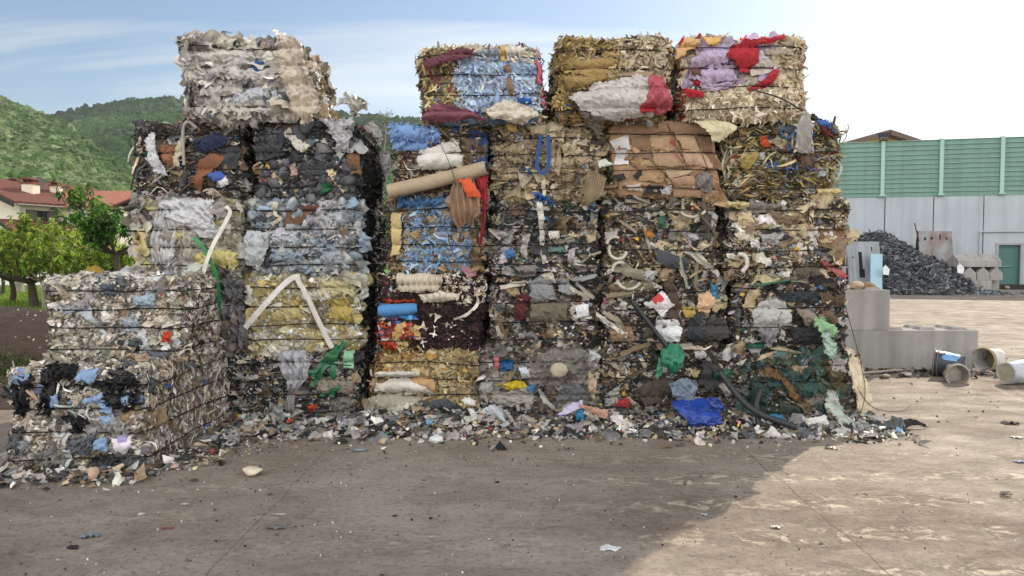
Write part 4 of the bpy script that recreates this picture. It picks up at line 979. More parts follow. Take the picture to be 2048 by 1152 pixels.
FACES = {'F': ((0, -1., 0), 0, 2), 'B': ((0, 1., 0), 0, 2), 'R': ((1., 0, 0), 1, 2), 'L': ((-1., 0, 0), 1, 2), 'T': ((0, 0, 1.), 0, 1), 'U': ((0, 0, -1.), 0, 1)}
class Bale:
    def __init__(s, rect, Y, D, label, seed, body, nw=4, bulge=.03, rough=.02, r=.08, zs=None, group="strapped waste bales in the stack", bmat=None):
        x0, x1, y0, y1 = rect
        a, b = at(x0, y0, Y), at(x1, y1, Y)
        s.lo = np.array((a[0], Y, max(0.0, b[2]))); s.hi = np.array((b[0], Y + D, a[2]))
        if zs: s.lo[2], s.hi[2] = zs
        s.c = (s.lo + s.hi) / 2; s.h = (s.hi - s.lo) / 2; s.r = r; s.seed = seed; s.g = np.random.default_rng(seed)
        s.bulge = bulge; s.rough = rough
        s.wz = [s.lo[2] + (s.hi[2] - s.lo[2]) * (k + .62 + s.g.uniform(-.08, .08)) / (nw + .25) for k in range(nw)]
        s.bands = np.array([s.lo[2]] + s.wz + [s.hi[2]])
        s.Y = Y; s.rect = rect
        s.yaw = s.g.uniform(-.05, .05); s.lean = s.g.uniform(-.05, .05); s.sag = s.g.uniform(-.02, .035)
        s.t = empty("bale", (s.c[0], s.c[1], s.lo[2]), label, "bale", group)
        s.mat = bmat or body_mat("bale_core_%d" % seed, body)
        s.body()
        s.mb = MB()
    def surf(s, p):
        q = np.clip(p - s.c, -(s.h - s.r), s.h - s.r); v = (p - s.c) - q
        n = v / (np.linalg.norm(v, axis=-1, keepdims=True) + 1e-9); P = s.c + q + n * s.r
        z = P[..., 2]; i = np.clip(np.searchsorted(s.bands, z) - 1, 0, len(s.bands) - 2)
        tt = np.clip((z - s.bands[i]) / (s.bands[i + 1] - s.bands[i]), 0, 1)
        out = s.bulge * np.sqrt(np.clip(np.sin(math.pi * tt), 0, 1)) * (1 - n[..., 2] ** 2)
        out = out + s.rough * snoise(P, 4.5, s.seed) + s.rough * .7 * snoise(P, 13, s.seed + 1)
        P = P + n * out[..., None]
        d = P - s.c; P = P.copy()
        P[..., 1] += s.yaw * d[..., 0]; P[..., 0] += s.lean * d[..., 2] + .02 * np.sin(d[..., 2] * 6 + s.seed)
        P[..., 2] -= s.sag * (d[..., 0] / s.h[0]) ** 2 * np.clip(d[..., 2] / s.h[2], 0, 1)
        return P, n
    def face_pts(s, f, u, v):
        n, a, b = FACES[f]; p = np.zeros(u.shape + (3,)); ax = int(np.argmax(np.abs(n)))
        p[..., ax] = s.c[ax] + n[ax] * s.h[ax]
        if ax == 0: a, b = 1, 2
        elif ax == 1: a, b = 0, 2
        else: a, b = 0, 1
        p[..., a] = s.lo[a] + (s.hi[a] - s.lo[a]) * u; p[..., b] = s.lo[b] + (s.hi[b] - s.lo[b]) * v
        return p
    def area(s, f):
        d = s.hi - s.lo
        return {'F': d[0] * d[2], 'B': d[0] * d[2], 'L': d[1] * d[2], 'R': d[1] * d[2], 'T': d[0] * d[1], 'U': d[0] * d[1]}[f]
    def body(s):
        mb = MB(); n = 26
        for f in FACES:
            u, v = np.meshgrid(np.linspace(0, 1, n), np.linspace(0, 1, n), indexing='ij')
            P, N_ = s.surf(s.face_pts(f, u, v)); P = P - N_ * .012
            if f in ('U',): P[..., 2] = np.maximum(P[..., 2], s.lo[2] + .004)
            mb.add(P.reshape(-1, 3), tri_grid(n, n), smooth=True)
        s.bodyo = mb.build("bale_body", s.mat, s.t)
    def layer(s, cls, dens, smin, smax, pal, faces='FRLT', region=None, **kw):
        for f in faces:
            d = dens * (1 if f == 'F' or f == s.main else s.side if f in 'RL' else .75)
            n = int(s.area(f) * d)
            if region and f == 'F': n = int(n * abs((region[1] - region[0]) * (region[3] - region[2])))
            if n < 1: continue
            u, v = s.g.uniform(0, 1, n), s.g.uniform(0, 1, n)
            if region and f == 'F': u = region[0] + (region[1] - region[0]) * u; v = region[2] + (region[3] - region[2]) * v
            P, N_ = s.surf(s.face_pts(f, u, v))
            if s.lo[2] < .05: P[:, 2] = np.maximum(P[:, 2], .015)
            scatter(s.mb, cls, P, N_, s.g, smin, smax, pal, **kw)
        return s
    main = 'F'; side = .75
    def finish(s, wires=True):
        if s.mb.n: tag(s.mb.build("scraps", MATS, s.t), kind='stuff')
        if wires:
            for z in s.wz:
                n = 40; ring = []
                zz = z
                for f, rev in (('F', False), ('R', False), ('B', True), ('L', True)):
                    u = np.linspace(.04, .96, 14); u = u[::-1] if rev else u
                    sl_ = .02 * math.sin(s.seed + z * 9)
                    vv = (zz + sl_ * (u - .5) + .006 * np.sin(u * 7 + z * 30 + s.seed) - s.lo[2]) / (s.hi[2] - s.lo[2])
                    P, N_ = s.surf(s.face_pts(f, u, vv + 0 * u)); ring.append(P + N_ * (.014 + s.wire_off))
                ring = np.vstack(ring); ring = np.vstack([ring, ring[:1]])
                mb = MB(); mb.tube(ring, .0052, 5, cap=False); mb.build("wire", M_wire, s.t)
        return s
    wire_off = .034
    def y(s): return s.Y - s.bulge - .01

WHITE = ['#d6d2cb', '#c4c1bd', '#e4e1dc', '#b4b2b0', '#a59f98', '#d3c9b9']
GREYF = ['#8e8e90', '#77777a', '#a5a4a4', '#5d5e62', '#b5b3b0']
DARK = ['#2c2b2c', '#3a3836', '#1f2022', '#4a463f', '#33383d']
CHAR = ['#4a4c52', '#3c3e44', '#585a60', '#2d2e33', '#66686c']
BROWN = ['#5e5040', '#75644e', '#8a7961', '#4b3f33', '#97876e']
BEIGE = ['#b8a88a', '#cbbb9c', '#a39274', '#d6cab0']
MIX = DARK[:3] + BROWN + BEIGE[:2] + GREYF[:3]
TINT = ['#3f6fb0', '#b8483a', '#3f7f5a', '#d8b23c', '#7fb0d0', '#c98a9a']
EARTH = ['#241f1b', '#362f28', '#483f35', '#5a5044', '#6c6253']

def mixed(b, pal, amt=1.0, accents=TINT, bright=WHITE, film=.4, faces='FRLT', planks=True, grain=(0, 0, 1.0), gap_shade=False):
    if gap_shade: accents, bright, planks, film = DARK, CHAR, False, .2  # faces in the gaps: shade put into the scrap colours, no bright bits
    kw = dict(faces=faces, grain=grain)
    if gap_shade:
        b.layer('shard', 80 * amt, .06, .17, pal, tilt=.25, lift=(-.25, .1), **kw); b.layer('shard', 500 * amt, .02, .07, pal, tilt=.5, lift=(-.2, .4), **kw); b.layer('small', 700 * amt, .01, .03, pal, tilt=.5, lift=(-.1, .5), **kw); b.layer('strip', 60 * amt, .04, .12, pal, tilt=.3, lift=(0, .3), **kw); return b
    b.layer('shard', 80 * amt, .06, .17, pal, tilt=.25, lift=(-.25, .1), aspect=.6, **kw)
    b.layer('film', 70 * film * amt, .05, .15, [*GREYF, *bright[:3]], tilt=.3, lift=(-.2, .12), aspect=.7, **kw)
    b.layer('film', 22 * amt, .07, .17, [*BROWN, *GREYF, *BEIGE[:2], *DARK[:2]], tilt=.35, lift=(-.15, .15), mi=0, **kw)
    b.layer('shard', 34 * amt, .05, .13, [*BEIGE[:3], *GREYF[:3], *BROWN[1:3], *bright[:2]], tilt=.25, lift=(-.1, .15), aspect=.6, **kw)
    b.layer('shard', 620 * amt, .018, .06, [*pal, *BROWN[1:3], *GREYF[:2]], tilt=.45, lift=(-.2, .35), aspect=.6, **kw)
    b.layer('small', 1700 * amt, .007, .028, [*pal, *bright[:2]], tilt=.6, lift=(0, .6), **kw)
    b.layer('strip', 90 * amt, .03, .12, [*pal, *bright[:2]], tilt=.22, lift=(0, .15), **kw)
    b.layer('film', 110 * amt, .022, .075, [*bright, *BEIGE, *GREYF[:3]], tilt=.4, lift=(0, .3), aspect=.7, **kw)
    b.layer('small', 120 * amt, .008, .022, bright, tilt=.5, lift=(.2, .6), **kw)
    b.layer('small', 45 * amt, .015, .04, accents, tilt=.5, lift=(.1, .5), **kw)
    b.layer('film', 8 * amt, .02, .06, accents, tilt=.4, lift=(.1, .3), **kw)
    if planks: b.layer('plank', 6 * amt, .04, .14, [*BEIGE, *BROWN[:3]], tilt=.25, ang=(0, 6.28), lift=(.05, .3), **kw)
    return b
def crumbs(b, pal, amt=1.0, faces='FRLT', sz=1.0, grain=(0, 0, 1.0), aspect=1.0):
    b.layer('small', 1500 * amt, .014 * sz, .045 * sz, pal, faces, tilt=.55, lift=(-.1, .5), grain=grain, aspect=aspect)
    b.layer('shard', 420 * amt, .03 * sz, .09 * sz, pal, faces, tilt=.45, lift=(-.25, .3), grain=grain, aspect=aspect)
    return b
def diecut(b, pal, amt=1.0, faces='FRLT', region=None, sz=1.0, edge=True):
    b.layer('star', 560 * amt, .04 * sz, .085 * sz, pal, faces, region, tilt=.24, ang=(0, 6.28), lift=(-.15, .18), jit=.2)
    b.layer('shard', 300 * amt, .04 * sz, .10 * sz, pal, faces, region, tilt=.15, ang=(0, 6.28), lift=(-.1, .1), jit=.22, mi=2)
    if edge: b.layer('cres', 220 * amt, .04 * sz, .085 * sz, pal, faces, region, tilt=.3, ang=(0, 6.28), lift=(-.15, .3), jit=.26)
    return b
def films(b, pal, amt=1.0, faces='FRLT', region=None, sz=1.0, flat=.22):
    b.layer('film', 95 * amt, .09 * sz, .24 * sz, pal, faces, region, tilt=flat, lift=(-.1, .12), aspect=.8)
    b.layer('film', 150 * amt, .04 * sz, .10 * sz, pal, faces, region, tilt=.4, lift=(-.1, .25))
    return b

Yf = 7.5
def row(z): return None
# ---- column heights (metres) taken from the levels of the stack
Zc = lambda y: at(0, y, Yf)[2]

# ---------- columns A and B (left)
b = Bale((300, 490, 705, 850), 7.5, 1.2, "dark bottom bale in the shade between the crumb bales and the white film bale", 101, DARK, zs=(0, Zc(705))); mixed(b, DARK + GREYF, .7, faces='FR').finish()
b = Bale((282, 480, 552, 705), 7.5, 1.2, "grey clear film bale wedged behind the upper crumb bale", 102, ['#4a4b4d', '#6b6a68', '#3a3b3c'], zs=(Zc(705), Zc(552)))
films(b, ['#8d8a84', '#6f6e6b', '#9c978e', '#5a5b5b', '#787670'], 1.3, 'FRT'); b.finish(); A2 = b
b = Bale((272, 480, 400, 552), 7.5, 1.2, "bale of hanging white and pale yellow plastic film, third up on the left", 103, ['#6d675a', '#8c8475', '#514d46', '#a79f8d'], zs=(Zc(552), Zc(400)))
films(b, [*WHITE, '#b9b4ab', '#e0d79a', '#cfcac0', '#a8a7a6'], 1.5); crumbs(b, [*WHITE, *GREYF], .25); b.finish(); A3 = b
b = Bale((272, 482, 246, 400), 7.5, 1.2, "dark mixed bale with brown planks and a broken umbrella, top left corner", 104, EARTH, zs=(Zc(400), Zc(246)), rough=.035)
mixed(b, [*DARK, *BROWN, *CHAR], .9, faces='FRLT'); b.layer('strip', 60, .05, .16, ['#2a2826', '#c9c2b4', '#5b5148'], 'FLT', tilt=.3, lift=(.05, .3)); b.finish(); A4 = b
b = Bale((482, 713, 702, 850), 7.5, 1.25, "black bottom bale with white crumbs and green plastic strips", 105, DARK, zs=(0, Zc(702)))
mixed(b, [*DARK, *CHAR, '#6a665e'], .9, film=.7); b.layer('small', 500, .01, .03, WHITE, 'F', (0.02, .45, .3, 1), lift=(.1, .6)); b.finish(); B1 = b
b = Bale((503, 718, 553, 702), 7.5, 1.25, "pale yellow and white pressed film bale with a folded white strap", 106, ['#b5a978', '#c9c2a6', '#8f8358', '#d5d0c0', '#a09a86'], zs=(Zc(702), Zc(553)), nw=4, r=.05, rough=.012)
b.layer('film', 260, .05, .16, ['#cfc188', '#d9d5c8', '#e4e2da', '#bfae70', '#c8c3b4', '#a99d6a', '#b9b5aa'], 'FT', tilt=.18, lift=(-.15, .1)); crumbs(b, ['#e6e4dd', '#d6cfae', '#c0b078', '#b3b0a6', '#f0eee8'], .45, 'FT')
mixed(b, DARK + CHAR[:2], .8, faces='R', gap_shade=True); b.finish(); B2 = b
b = Bale((500, 716, 400, 553), 7.5, 1.25, "bale of pale blue grey bottles and film with a brown sheet at its top", 107, ['#55585c', '#7b8086', '#3d4044', '#9aa0a6'], zs=(Zc(553), Zc(400)), rough=.025)
films(b, ['#aeb5bd', '#8f979f', '#c8cdd2', '#6d747b', '#d5d6d4', '#9db2c4'], 1.0, 'FT', sz=.8); b.layer('lump', 55, .04, .085, ['#aab4be', '#c6ccd1', '#8d98a3'], 'F', tilt=.4, lift=(-.3, .2))
mixed(b, [*CHAR, *GREYF], .35, faces='FT'); mixed(b, DARK + CHAR[:2], .8, faces='R', gap_shade=True); b.finish(); B3 = b
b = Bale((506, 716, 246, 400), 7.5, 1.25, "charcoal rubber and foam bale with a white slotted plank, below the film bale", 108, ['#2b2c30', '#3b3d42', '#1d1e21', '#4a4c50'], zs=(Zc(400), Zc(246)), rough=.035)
b.layer('lump', 190, .03, .085, CHAR, 'F', tilt=.4, lift=(-.4, .1), mi=0); mixed(b, [*CHAR, *CHAR, '#7a7468', '#8b7a62'], .6, faces='FT'); mixed(b, DARK + CHAR[:2] + BROWN[:1], .9, faces='R', gap_shade=True); b.finish(); B4 = b
# second row behind column B, seen along the gap, its shade put into the lower colours
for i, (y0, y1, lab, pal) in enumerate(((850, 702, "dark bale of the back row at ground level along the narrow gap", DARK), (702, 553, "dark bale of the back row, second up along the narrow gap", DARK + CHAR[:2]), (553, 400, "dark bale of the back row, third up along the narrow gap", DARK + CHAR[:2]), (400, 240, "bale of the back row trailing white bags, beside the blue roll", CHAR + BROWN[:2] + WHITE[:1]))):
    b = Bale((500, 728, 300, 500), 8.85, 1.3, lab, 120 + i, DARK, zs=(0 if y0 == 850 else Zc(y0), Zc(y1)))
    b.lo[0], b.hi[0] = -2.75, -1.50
    mixed(b, pal, .7, faces='RFT', gap_shade=i < 3); b.finish()
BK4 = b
# top film bale (two deep)
b = Bale((376, 590, 80, 246), 7.35, 1.2, "large bale of white and clear plastic film on the left stack's top", 109, ['#a9a296', '#c8c2b8', '#7d786f', '#d8d4cc'], nw=4, bulge=.055, rough=.035, r=.12, zs=(Zc(246), Zc(84)))
films(b, [*WHITE, '#9c9da0', '#cfcdc9', '#8a8782', '#dedbd5'], 1.5, 'FTLR'); b.layer('strip', 50, .06, .16, WHITE, 'FT', lift=(0, .4))
b.layer('film', 200, .05, .13, ['#a8987c', '#978668', '#b5a894', '#84735a', '#6e6557', '#aca492'], 'R', tilt=.5, lift=(-.1, .5)); crumbs(b, ['#a8987c', '#b5a894', '#574e44', '#8f8068', '#332f2a'], .6, 'R')
b.layer('film', 40, .03, .07, ['#3f6fb0', '#8fb4dd', '#5f656d', '#4a4c50'], 'F', lift=(0, .2)); b.finish(); TA = b
b = Bale((376, 590, 80, 246), 8.6, 1.3, "pale beige film bale right behind the large white film bale", 110, ['#a9a296', '#c8c2b8', '#7d786f'], bulge=.04, rough=.04, r=.12, zs=(Zc(246), Zc(80)))
b.lo[0] += -.02; b.hi[0] = -2.06
b.layer('film', 200, .05, .14, ['#a8987c', '#978668', '#b5a894', '#84735a', '#aca492'], 'RTF', tilt=.5, lift=(-.1, .5)); crumbs(b, ['#a8987c', '#b5a894', '#574e44', '#8f8068', '#332f2a'], .7, 'RT'); b.finish()

# ---------- column C
b = Bale((750, 957, 700, 850), 7.5, 1.2, "mustard felt offcut bale at the foot of the third column", 131, ['#a98545', '#c09a55', '#8b6a34', '#7a5e30'], zs=(0, Zc(700)), bulge=.05)
b.main = 'F'; diecut(b, ['#b3a482', '#a19170', '#c2b596', '#8f8062', '#a8956c'], 1.2, 'FT', (.42, 1, .12, 1)); diecut(b, ['#ad966e', '#9d8660', '#bca682'], .8, 'F', (0, .45, .5, 1)); films(b, ['#cfc8b6', '#b8ae98', '#e3ddd0', '#a89c84', '#94866d'], .9, 'F', (0, .5, 0, .45), 1.1); diecut(b, ['#c9a35c', '#7d6c50', '#cdc4b0'], .6, 'LR'); crumbs(b, ['#b48c46', '#cdb98c', '#5a4a30'], .3, 'F'); b.finish(); C1 = b
b = Bale((762, 966, 548, 700), 7.5, 1.2, "bale of maroon fleece under a pile of cream and blue fabric", 132, ['#2b1d1f', '#3a2629', '#4a3a34', '#231a1b'], zs=(Zc(700), Zc(548)), bulge=.045); b.side = 0.3
b.layer('chip', 1500, .012, .03, ['#35211f', '#2a1a1c', '#432b2c', '#241718'], 'F', (.36, 1, 0, .62), tilt=.5, lift=(-.2, .5)); crumbs(b, ['#35211f', '#2a1a1c', '#432b2c'], .6, 'FR')
diecut(b, ['#e0dacb', '#cfc4ae', '#efece4', '#b7a98f'], .5, 'F', (.45, 1, .6, 1), .8); b.layer('star', 60, .03, .07, ['#e8e4da', '#d8cfbd'], 'F', (.3, 1, 0, .6), lift=(.2, .5))
b.layer('small', 1500, .01, .03, ['#cdb99a', '#a8b4c0', '#d7d2c8', '#a5584a', '#7f93b0', '#8a7a66', '#b0a08a'], 'FT', (0, 1, .72, 1), lift=(0, .5)); diecut(b, ['#4f8fd0', '#3f7fc4', '#d8603a', '#e8e2d4', '#c9402f'], .8, 'F', (0, .34, .15, .62), .9)
diecut(b, ['#d9c39a', '#c4a972'], .9, 'F', (.1, .4, .02, .3)); b.finish(); C2 = b
b = Bale((774, 966, 396, 548), 7.5, 1.2, "blue die-cut foam and tan cork bale under the carpet tube", 133, ['#6b5d4a', '#8a785e', '#4e6f9a', '#3e3529'], zs=(Zc(548), Zc(396))); b.side = 0.3
crumbs(b, ['#8a7455', '#a38b66', '#6d5a42', '#574838', '#9b978c'], .9, 'FLT'); diecut(b, ['#8fb0d2', '#7d9dc2', '#a2bfdc', '#6c8db2'], 1.15, 'F', (.18, .86, .06, .95), 1.0); b.layer('shard', 240, .03, .065, ['#a38c6c', '#b09a7a', '#8f7a5e', '#5a4c3e'], 'F', (.15, .95, .05, .95), tilt=.2, lift=(.1, .4)); diecut(b, ['#9ab4d0', '#86a2c2', '#aec6de'], .35, 'F', (.18, .86, .06, .95), .8, False); b.finish(); C3 = b
b = Bale((786, 968, 252, 396), 7.5, 1.2, "bale of brown chips with a rolled blue sheet at its left top", 134, ['#4b3a2c', '#5f4c3a', '#3a2d23', '#77604a'], zs=(Zc(396), Zc(254))); b.side = 0.3
b.layer('chip', 2600, .008, .02, ['#6b5440', '#86705a', '#54402f', '#a18a70', '#3c2f25', '#c4b49c'], 'FLT', tilt=.5, lift=(0, .5)); mixed(b, BROWN + DARK[:2], .5, faces='FRT', accents=['#2f62b0', '#2858a8', '#5d86c0']); b.finish(); C4 = b
b = Bale((852, 1076, 97, 252), 7.4, 1.15, "overhanging top bale of pale blue die-cut foam with maroon cloth", 135, ['#7f97b8', '#93acd0', '#5b6f8c', '#6b6a58'], bulge=.045, rough=.03, r=.1, zs=(Zc(254), Zc(100)))
diecut(b, ['#b3c8e6', '#a4bcdd', '#c3d3ea', '#93abcc', '#aabdd8'], 1.35, 'F', (.27, .98, .18, .84)); diecut(b, ['#8d8560', '#b3a67c', '#6b5f45', '#c9b98c', '#7a4650'], .9, 'FLT', (0, .3, .1, 1)); diecut(b, ['#ddd6c8', '#c9bfa9', '#e9e4da', '#b9c4cf'], .9, 'FT', (.35, 1, .8, 1)); diecut(b, ['#c98a96', '#b05a6a', '#d8cbb0', '#6d6452'], .8, 'R')
b.layer('strip', 110, .03, .10, ['#b3a67c', '#8d8560', '#6b5f45', '#cfc4a6'], 'FLTU', tilt=.4, lift=(.05, .3)); b.layer('strip', 160, .06, .2, ['#6d6248', '#4a4335', '#8d8560'], 'U', tilt=.5, lift=(.1, .6)); b.finish(); TC = b

# ---------- column D
b = Bale((960, 1198, 697, 850), 7.45, 1.2, "grey clear film sack bale with colourful scraps at the middle bottom", 141, ['#5d5a54', '#77736b', '#413f3b', '#8c877d'], zs=(0, Zc(697)), rough=.035)
films(b, ['#8f8b84', '#a29d95', '#757169', '#b9b4ab', '#64615c'], 1.1, 'FT'); mixed(b, [*BROWN, *DARK, *GREYF], .7, accents=['#2f6fae', '#d2566a', '#d8c23c', '#3a86b8', '#7f2f3a']); b.finish(); D1 = b
b = Bale((984, 1196, 548, 697), 7.5, 1.2, "dark mixed bale around a big grey felt pad, fourth column", 142, EARTH, zs=(Zc(697), Zc(548)), rough=.04); b.side = 0.3; mixed(b, [*DARK, *DARK, *BROWN], 1.0); b.finish(); D2 = b
b = Bale((984, 1196, 402, 548), 7.5, 1.2, "bale of small dark grey and green scraps with a white lath", 143, EARTH, zs=(Zc(548), Zc(402)), rough=.03); b.side = 0.3
mixed(b, [*DARK, *CHAR, *GREYF[:2], '#3c4a44', '#8a8478'], 1.15, accents=['#2f6f9e', '#3d6a5c', '#4a8ad0', '#355a50']); b.finish(); D3 = b
b = Bale((988, 1204, 252, 402), 7.5, 1.2, "beige torn carpet bale with a blue sling hanging down its front", 144, ['#5b5142', '#7a6e58', '#3c352b', '#93866c'], zs=(Zc(402), Zc(254)), rough=.035); b.side = 0.3
b.layer('shard', 190, .07, .19, ['#a89a7e', '#94866b', '#bcae92', '#7d7059', '#aa9f8a'], 'FRT', tilt=.35, lift=(-.2, .2)); mixed(b, [*BEIGE, *BROWN, *DARK[:2]], .7, accents=['#2f6fae', '#3f86b8', '#2a5a8a']); b.finish(); D4 = b
b = Bale((1120, 1332, 78, 246), 7.4, 1.15, "top bale of mustard felt and cream offcuts around a clear bag", 145, ['#8b6c38', '#a5823f', '#6f6a58', '#b8a98a'], bulge=.05, rough=.03, r=.13, zs=(Zc(254), Zc(82)))
diecut(b, ['#b39c6c', '#a08a5c', '#c0ac80', '#8c774c'], 1.2, 'F', (.0, .55, .2, 1), .85); diecut(b, ['#b9aa90', '#cabda6', '#a89a80', '#ddd3c0', '#968a74'], 1.3, 'FT', (.52, 1, .5, 1)); diecut(b, ['#9c8658', '#b9a478', '#8a7858', '#b9aa90'], 1.0, 'LRT'); diecut(b, ['#ac9260', '#86704a', '#6d5c40'], .9, 'F', (0, .3, 0, .5), .7)
b.layer('strip', 60, .03, .08, ['#b9a478', '#9c8658', '#d8cba8', '#6d5c3a'], 'FLT', tilt=.4, lift=(.05, .3)); mixed(b, BROWN + DARK, .3, faces='F'); b.finish(); TD = b

# ---------- column E
b = Bale((1204, 1474, 702, 850), 7.45, 1.2, "dark brown mixed bottom bale behind the green bag and blue sheet", 151, EARTH, zs=(0, Zc(702)), rough=.045); b.side = 0.3; mixed(b, [*DARK, *BROWN, *DARK], 1.0, film=.5); b.finish(); E1 = b
b = Bale((1212, 1444, 562, 702), 7.5, 1.2, "dark mixed bale with a red and white paper sheet and black pipe", 152, EARTH, zs=(Zc(702), Zc(562)), rough=.045); b.side = 0.3; mixed(b, [*DARK, *DARK, *BROWN, *BEIGE[:1]], .95); b.finish(); E2 = b
b = Bale((1212, 1426, 400, 562), 7.5, 1.2, "brown grey mixed bale with white curved pipe pieces, fifth column", 153, EARTH, zs=(Zc(562), Zc(400)), rough=.035); b.side = 0.3; mixed(b, [*BROWN, *BROWN, *DARK, *BEIGE[:2], '#6d675c'], 1.15); b.layer('plank', 16, .1, .22, ['#a8a294', '#8a8478', '#5d584e'], 'F', tilt=.2, ang=(0, 6.28), lift=(.1, .4)); b.finish(); E3 = b
M_card = mat("cardboard", '#a98a6a', .85, 3, .55, .25, '#8c6f54', bscale=30)
b = Bale((1222, 1438, 246, 400), 7.5, 1.15, "brown cardboard bale with a white printed label and red writing", 154, BROWN, zs=(Zc(400), Zc(246)), bmat=M_card, nw=4, bulge=.010, rough=.012, r=.06); b.wire_off = .034
b.layer('shard', 22, .08, .2, ['#ac8d6c', '#9a7c5e', '#b89a78', '#8b7056'], 'FRT', tilt=.08, lift=(.02, .1)); b.layer('shard', 120, .03, .08, ['#ac8d6c', '#8b7056', '#5a4a3b', '#c9b9a0'], 'F', (0, 1, 0, .16), tilt=.4, lift=(0, .3)); mixed(b, BROWN, .5, faces='L'); b.finish(); E4 = b
b = Bale((1376, 1602, 76, 246), 7.4, 1.2, "top bale of lavender and red cloth over cream die-cut offcuts", 155, ['#8a7d6b', '#b0a490', '#6f6454', '#c9beaa'], bulge=.05, rough=.025, r=.1, zs=(Zc(246), Zc(80)))
diecut(b, ['#cfc3ac', '#bdb097', '#e0d7c5', '#a99b82', '#d8ccb4'], 1.5, 'FR', (0, 1, 0, .42), 1.05); diecut(b, ['#c4b59b', '#b5a58a', '#d3c7b0'], 1.2, 'F', (.74, 1, .4, 1)); diecut(b, ['#cfc3ac', '#b5a58a', '#e0d7c5', '#c3342f'], .9, 'TLR'); b.layer('film', 90, .08, .18, ['#b9a9c4', '#c4b6cf', '#a99ab6', '#cfc6d6'], 'F', (.05, .75, .4, .95), tilt=.12, lift=(-.1, .05), mi=2); b.finish(); TE = b

# ---------- column F
b = Bale((1480, 1712, 705, 852), 7.45, 1.25, "bottom corner bale of dark teal sheeting with rope and white sheet", 161, ['#2b3331', '#1e2524', '#3c3a34', '#4a463c'], zs=(0, Zc(705)), rough=.045)
b.layer('shard', 170, .08, .19, ['#34504c', '#2c4340', '#45605a', '#4d5a48', '#3a3f3a', '#5e5a4a'], 'FR', tilt=.4, lift=(-.2, .3)); mixed(b, [*DARK, '#34504c', '#4d5a48', *BROWN[:3]], .8); b.finish(); F1 = b
b = Bale((1472, 1688, 560, 705), 7.5, 1.2, "dark mixed bale with a white printed sack, right column second up", 162, EARTH, zs=(Zc(705), Zc(560)), rough=.045); mixed(b, [*DARK, *DARK, *CHAR, *BROWN[:3]], .95); b.finish(); F2 = b
b = Bale((1464, 1680, 398, 560), 7.5, 1.2, "brown and cream mixed bale in the middle of the right column", 163, EARTH, zs=(Zc(560), Zc(398)), rough=.04); mixed(b, [*BROWN, *BEIGE, *DARK[:3], '#6b6054'], 1.15); b.layer('film', 40, .06, .14, BEIGE + WHITE[:3], 'FR', tilt=.4, lift=(0, .4), mi=0); b.finish(); F3 = b
b = Bale((1466, 1666, 250, 398), 7.5, 1.2, "bale of khaki straps and blue netting at the upper right corner", 164, ['#4a4330', '#5c5238', '#373224', '#6d6346'], zs=(Zc(398), Zc(246)), rough=.03)
b.layer('strip', 760, .04, .15, ['#8b7d4e', '#a4955f', '#6f6440', '#b7a874', '#575035', '#c9bd94'], 'FRLT', tilt=.3, lift=(-.05, .2)); b.layer('strip', 420, .04, .12, ['#3f6fb4', '#5585c4', '#355f9c', '#6a5a86'], 'F', (.32, .82, .3, .95), tilt=.4, ang=(0, 6.28), lift=(.05, .4)); mixed(b, ['#6f6440', '#8b7d4e', '#4a4330', *BROWN[:2]], .6, accents=['#d0582f', '#4a7fc0', '#c84a30'], planks=False); b.layer('strip', 260, .08, .22, ['#8b8272', '#b0a690', '#6b6252', '#d6d0c2'], 'RL', tilt=.3, ang=(1.2, 1.9), lift=(.05, .35)); b.finish(); F4 = b

for i, (z0, z1, lab) in enumerate(((0, Zc(705), "added dark bale blocking light in the gap before the right column, ground level"), (Zc(705), Zc(560), "added dark bale blocking light in the gap before the right column, second up"), (Zc(560), Zc(398), "added dark bale blocking light in the gap before the right column, third up"), (Zc(398), Zc(246), "added dark bale blocking light in the gap before the right column, fourth up"))):
    b = Bale((1300, 1500, 300, 500), 8.8, 1.1, lab, 190 + i, DARK, zs=(z0, z1)); b.lo[0], b.hi[0] = 1.75, 2.95  # added to keep light from behind out of the gap
    b.side = .3; mixed(b, DARK + CHAR[:2], .3, faces='FT', gap_shade=True); b.finish()

# ---------- the two crumb bales in front on the left
b = Bale((22, 284, 738, 945), 5.78, 1.6, "low front bale topped with black and light blue cloth at the far left", 171, ['#857d70', '#9c9488', '#6a6358', '#b3aa9c'], zs=(0, at(0, 738, 5.78)[2]), group="crumb bales in front of the stack", nw=4, r=.06, rough=.025)
crumbs(b, ['#c6bcae', '#aea496', '#d8d1c6', '#978c7e', '#e0dad0', '#7d766c', '#b8ae9e'], 1.1, 'FT'); mixed(b, ['#8f8575', '#6b6459', '#b3a690', *GREYF], .5, faces='FTL', planks=False, accents=['#7fa2cf', '#8fb0dc'])
films(b, ['#8c8f94', '#a3a4a5', '#6d7076'], .35, 'F', (0, 1, 0, .5)); b.layer('strip', 700, .03, .09, ['#d8d8d0', '#c4c4bc', '#e2e2dc', '#a9a9a2'], 'F', (.36, .66, .5, .96), tilt=.3, ang=(0, 6.28), lift=(.2, .6)); b.layer('small', 1600, .015, .04, ['#cfc6b8', '#b8ab98', '#d8d4cc', '#9c9080', '#c4bfb8'], 'F', (0, 1, 0, .5), tilt=.5, lift=(.1, .6)); b.layer('film', 45, .06, .14, ['#1b1d21', '#23262b', '#2c3036'], 'F', (0, 1, .58, 1), tilt=.4, lift=(-.1, .25)); b.layer('film', 34, .03, .08, ['#8aa4c6', '#9ab2d0', '#7a94b8'], 'F', (0, 1, .45, 1), tilt=.4, lift=(.1, .35), mi=2)
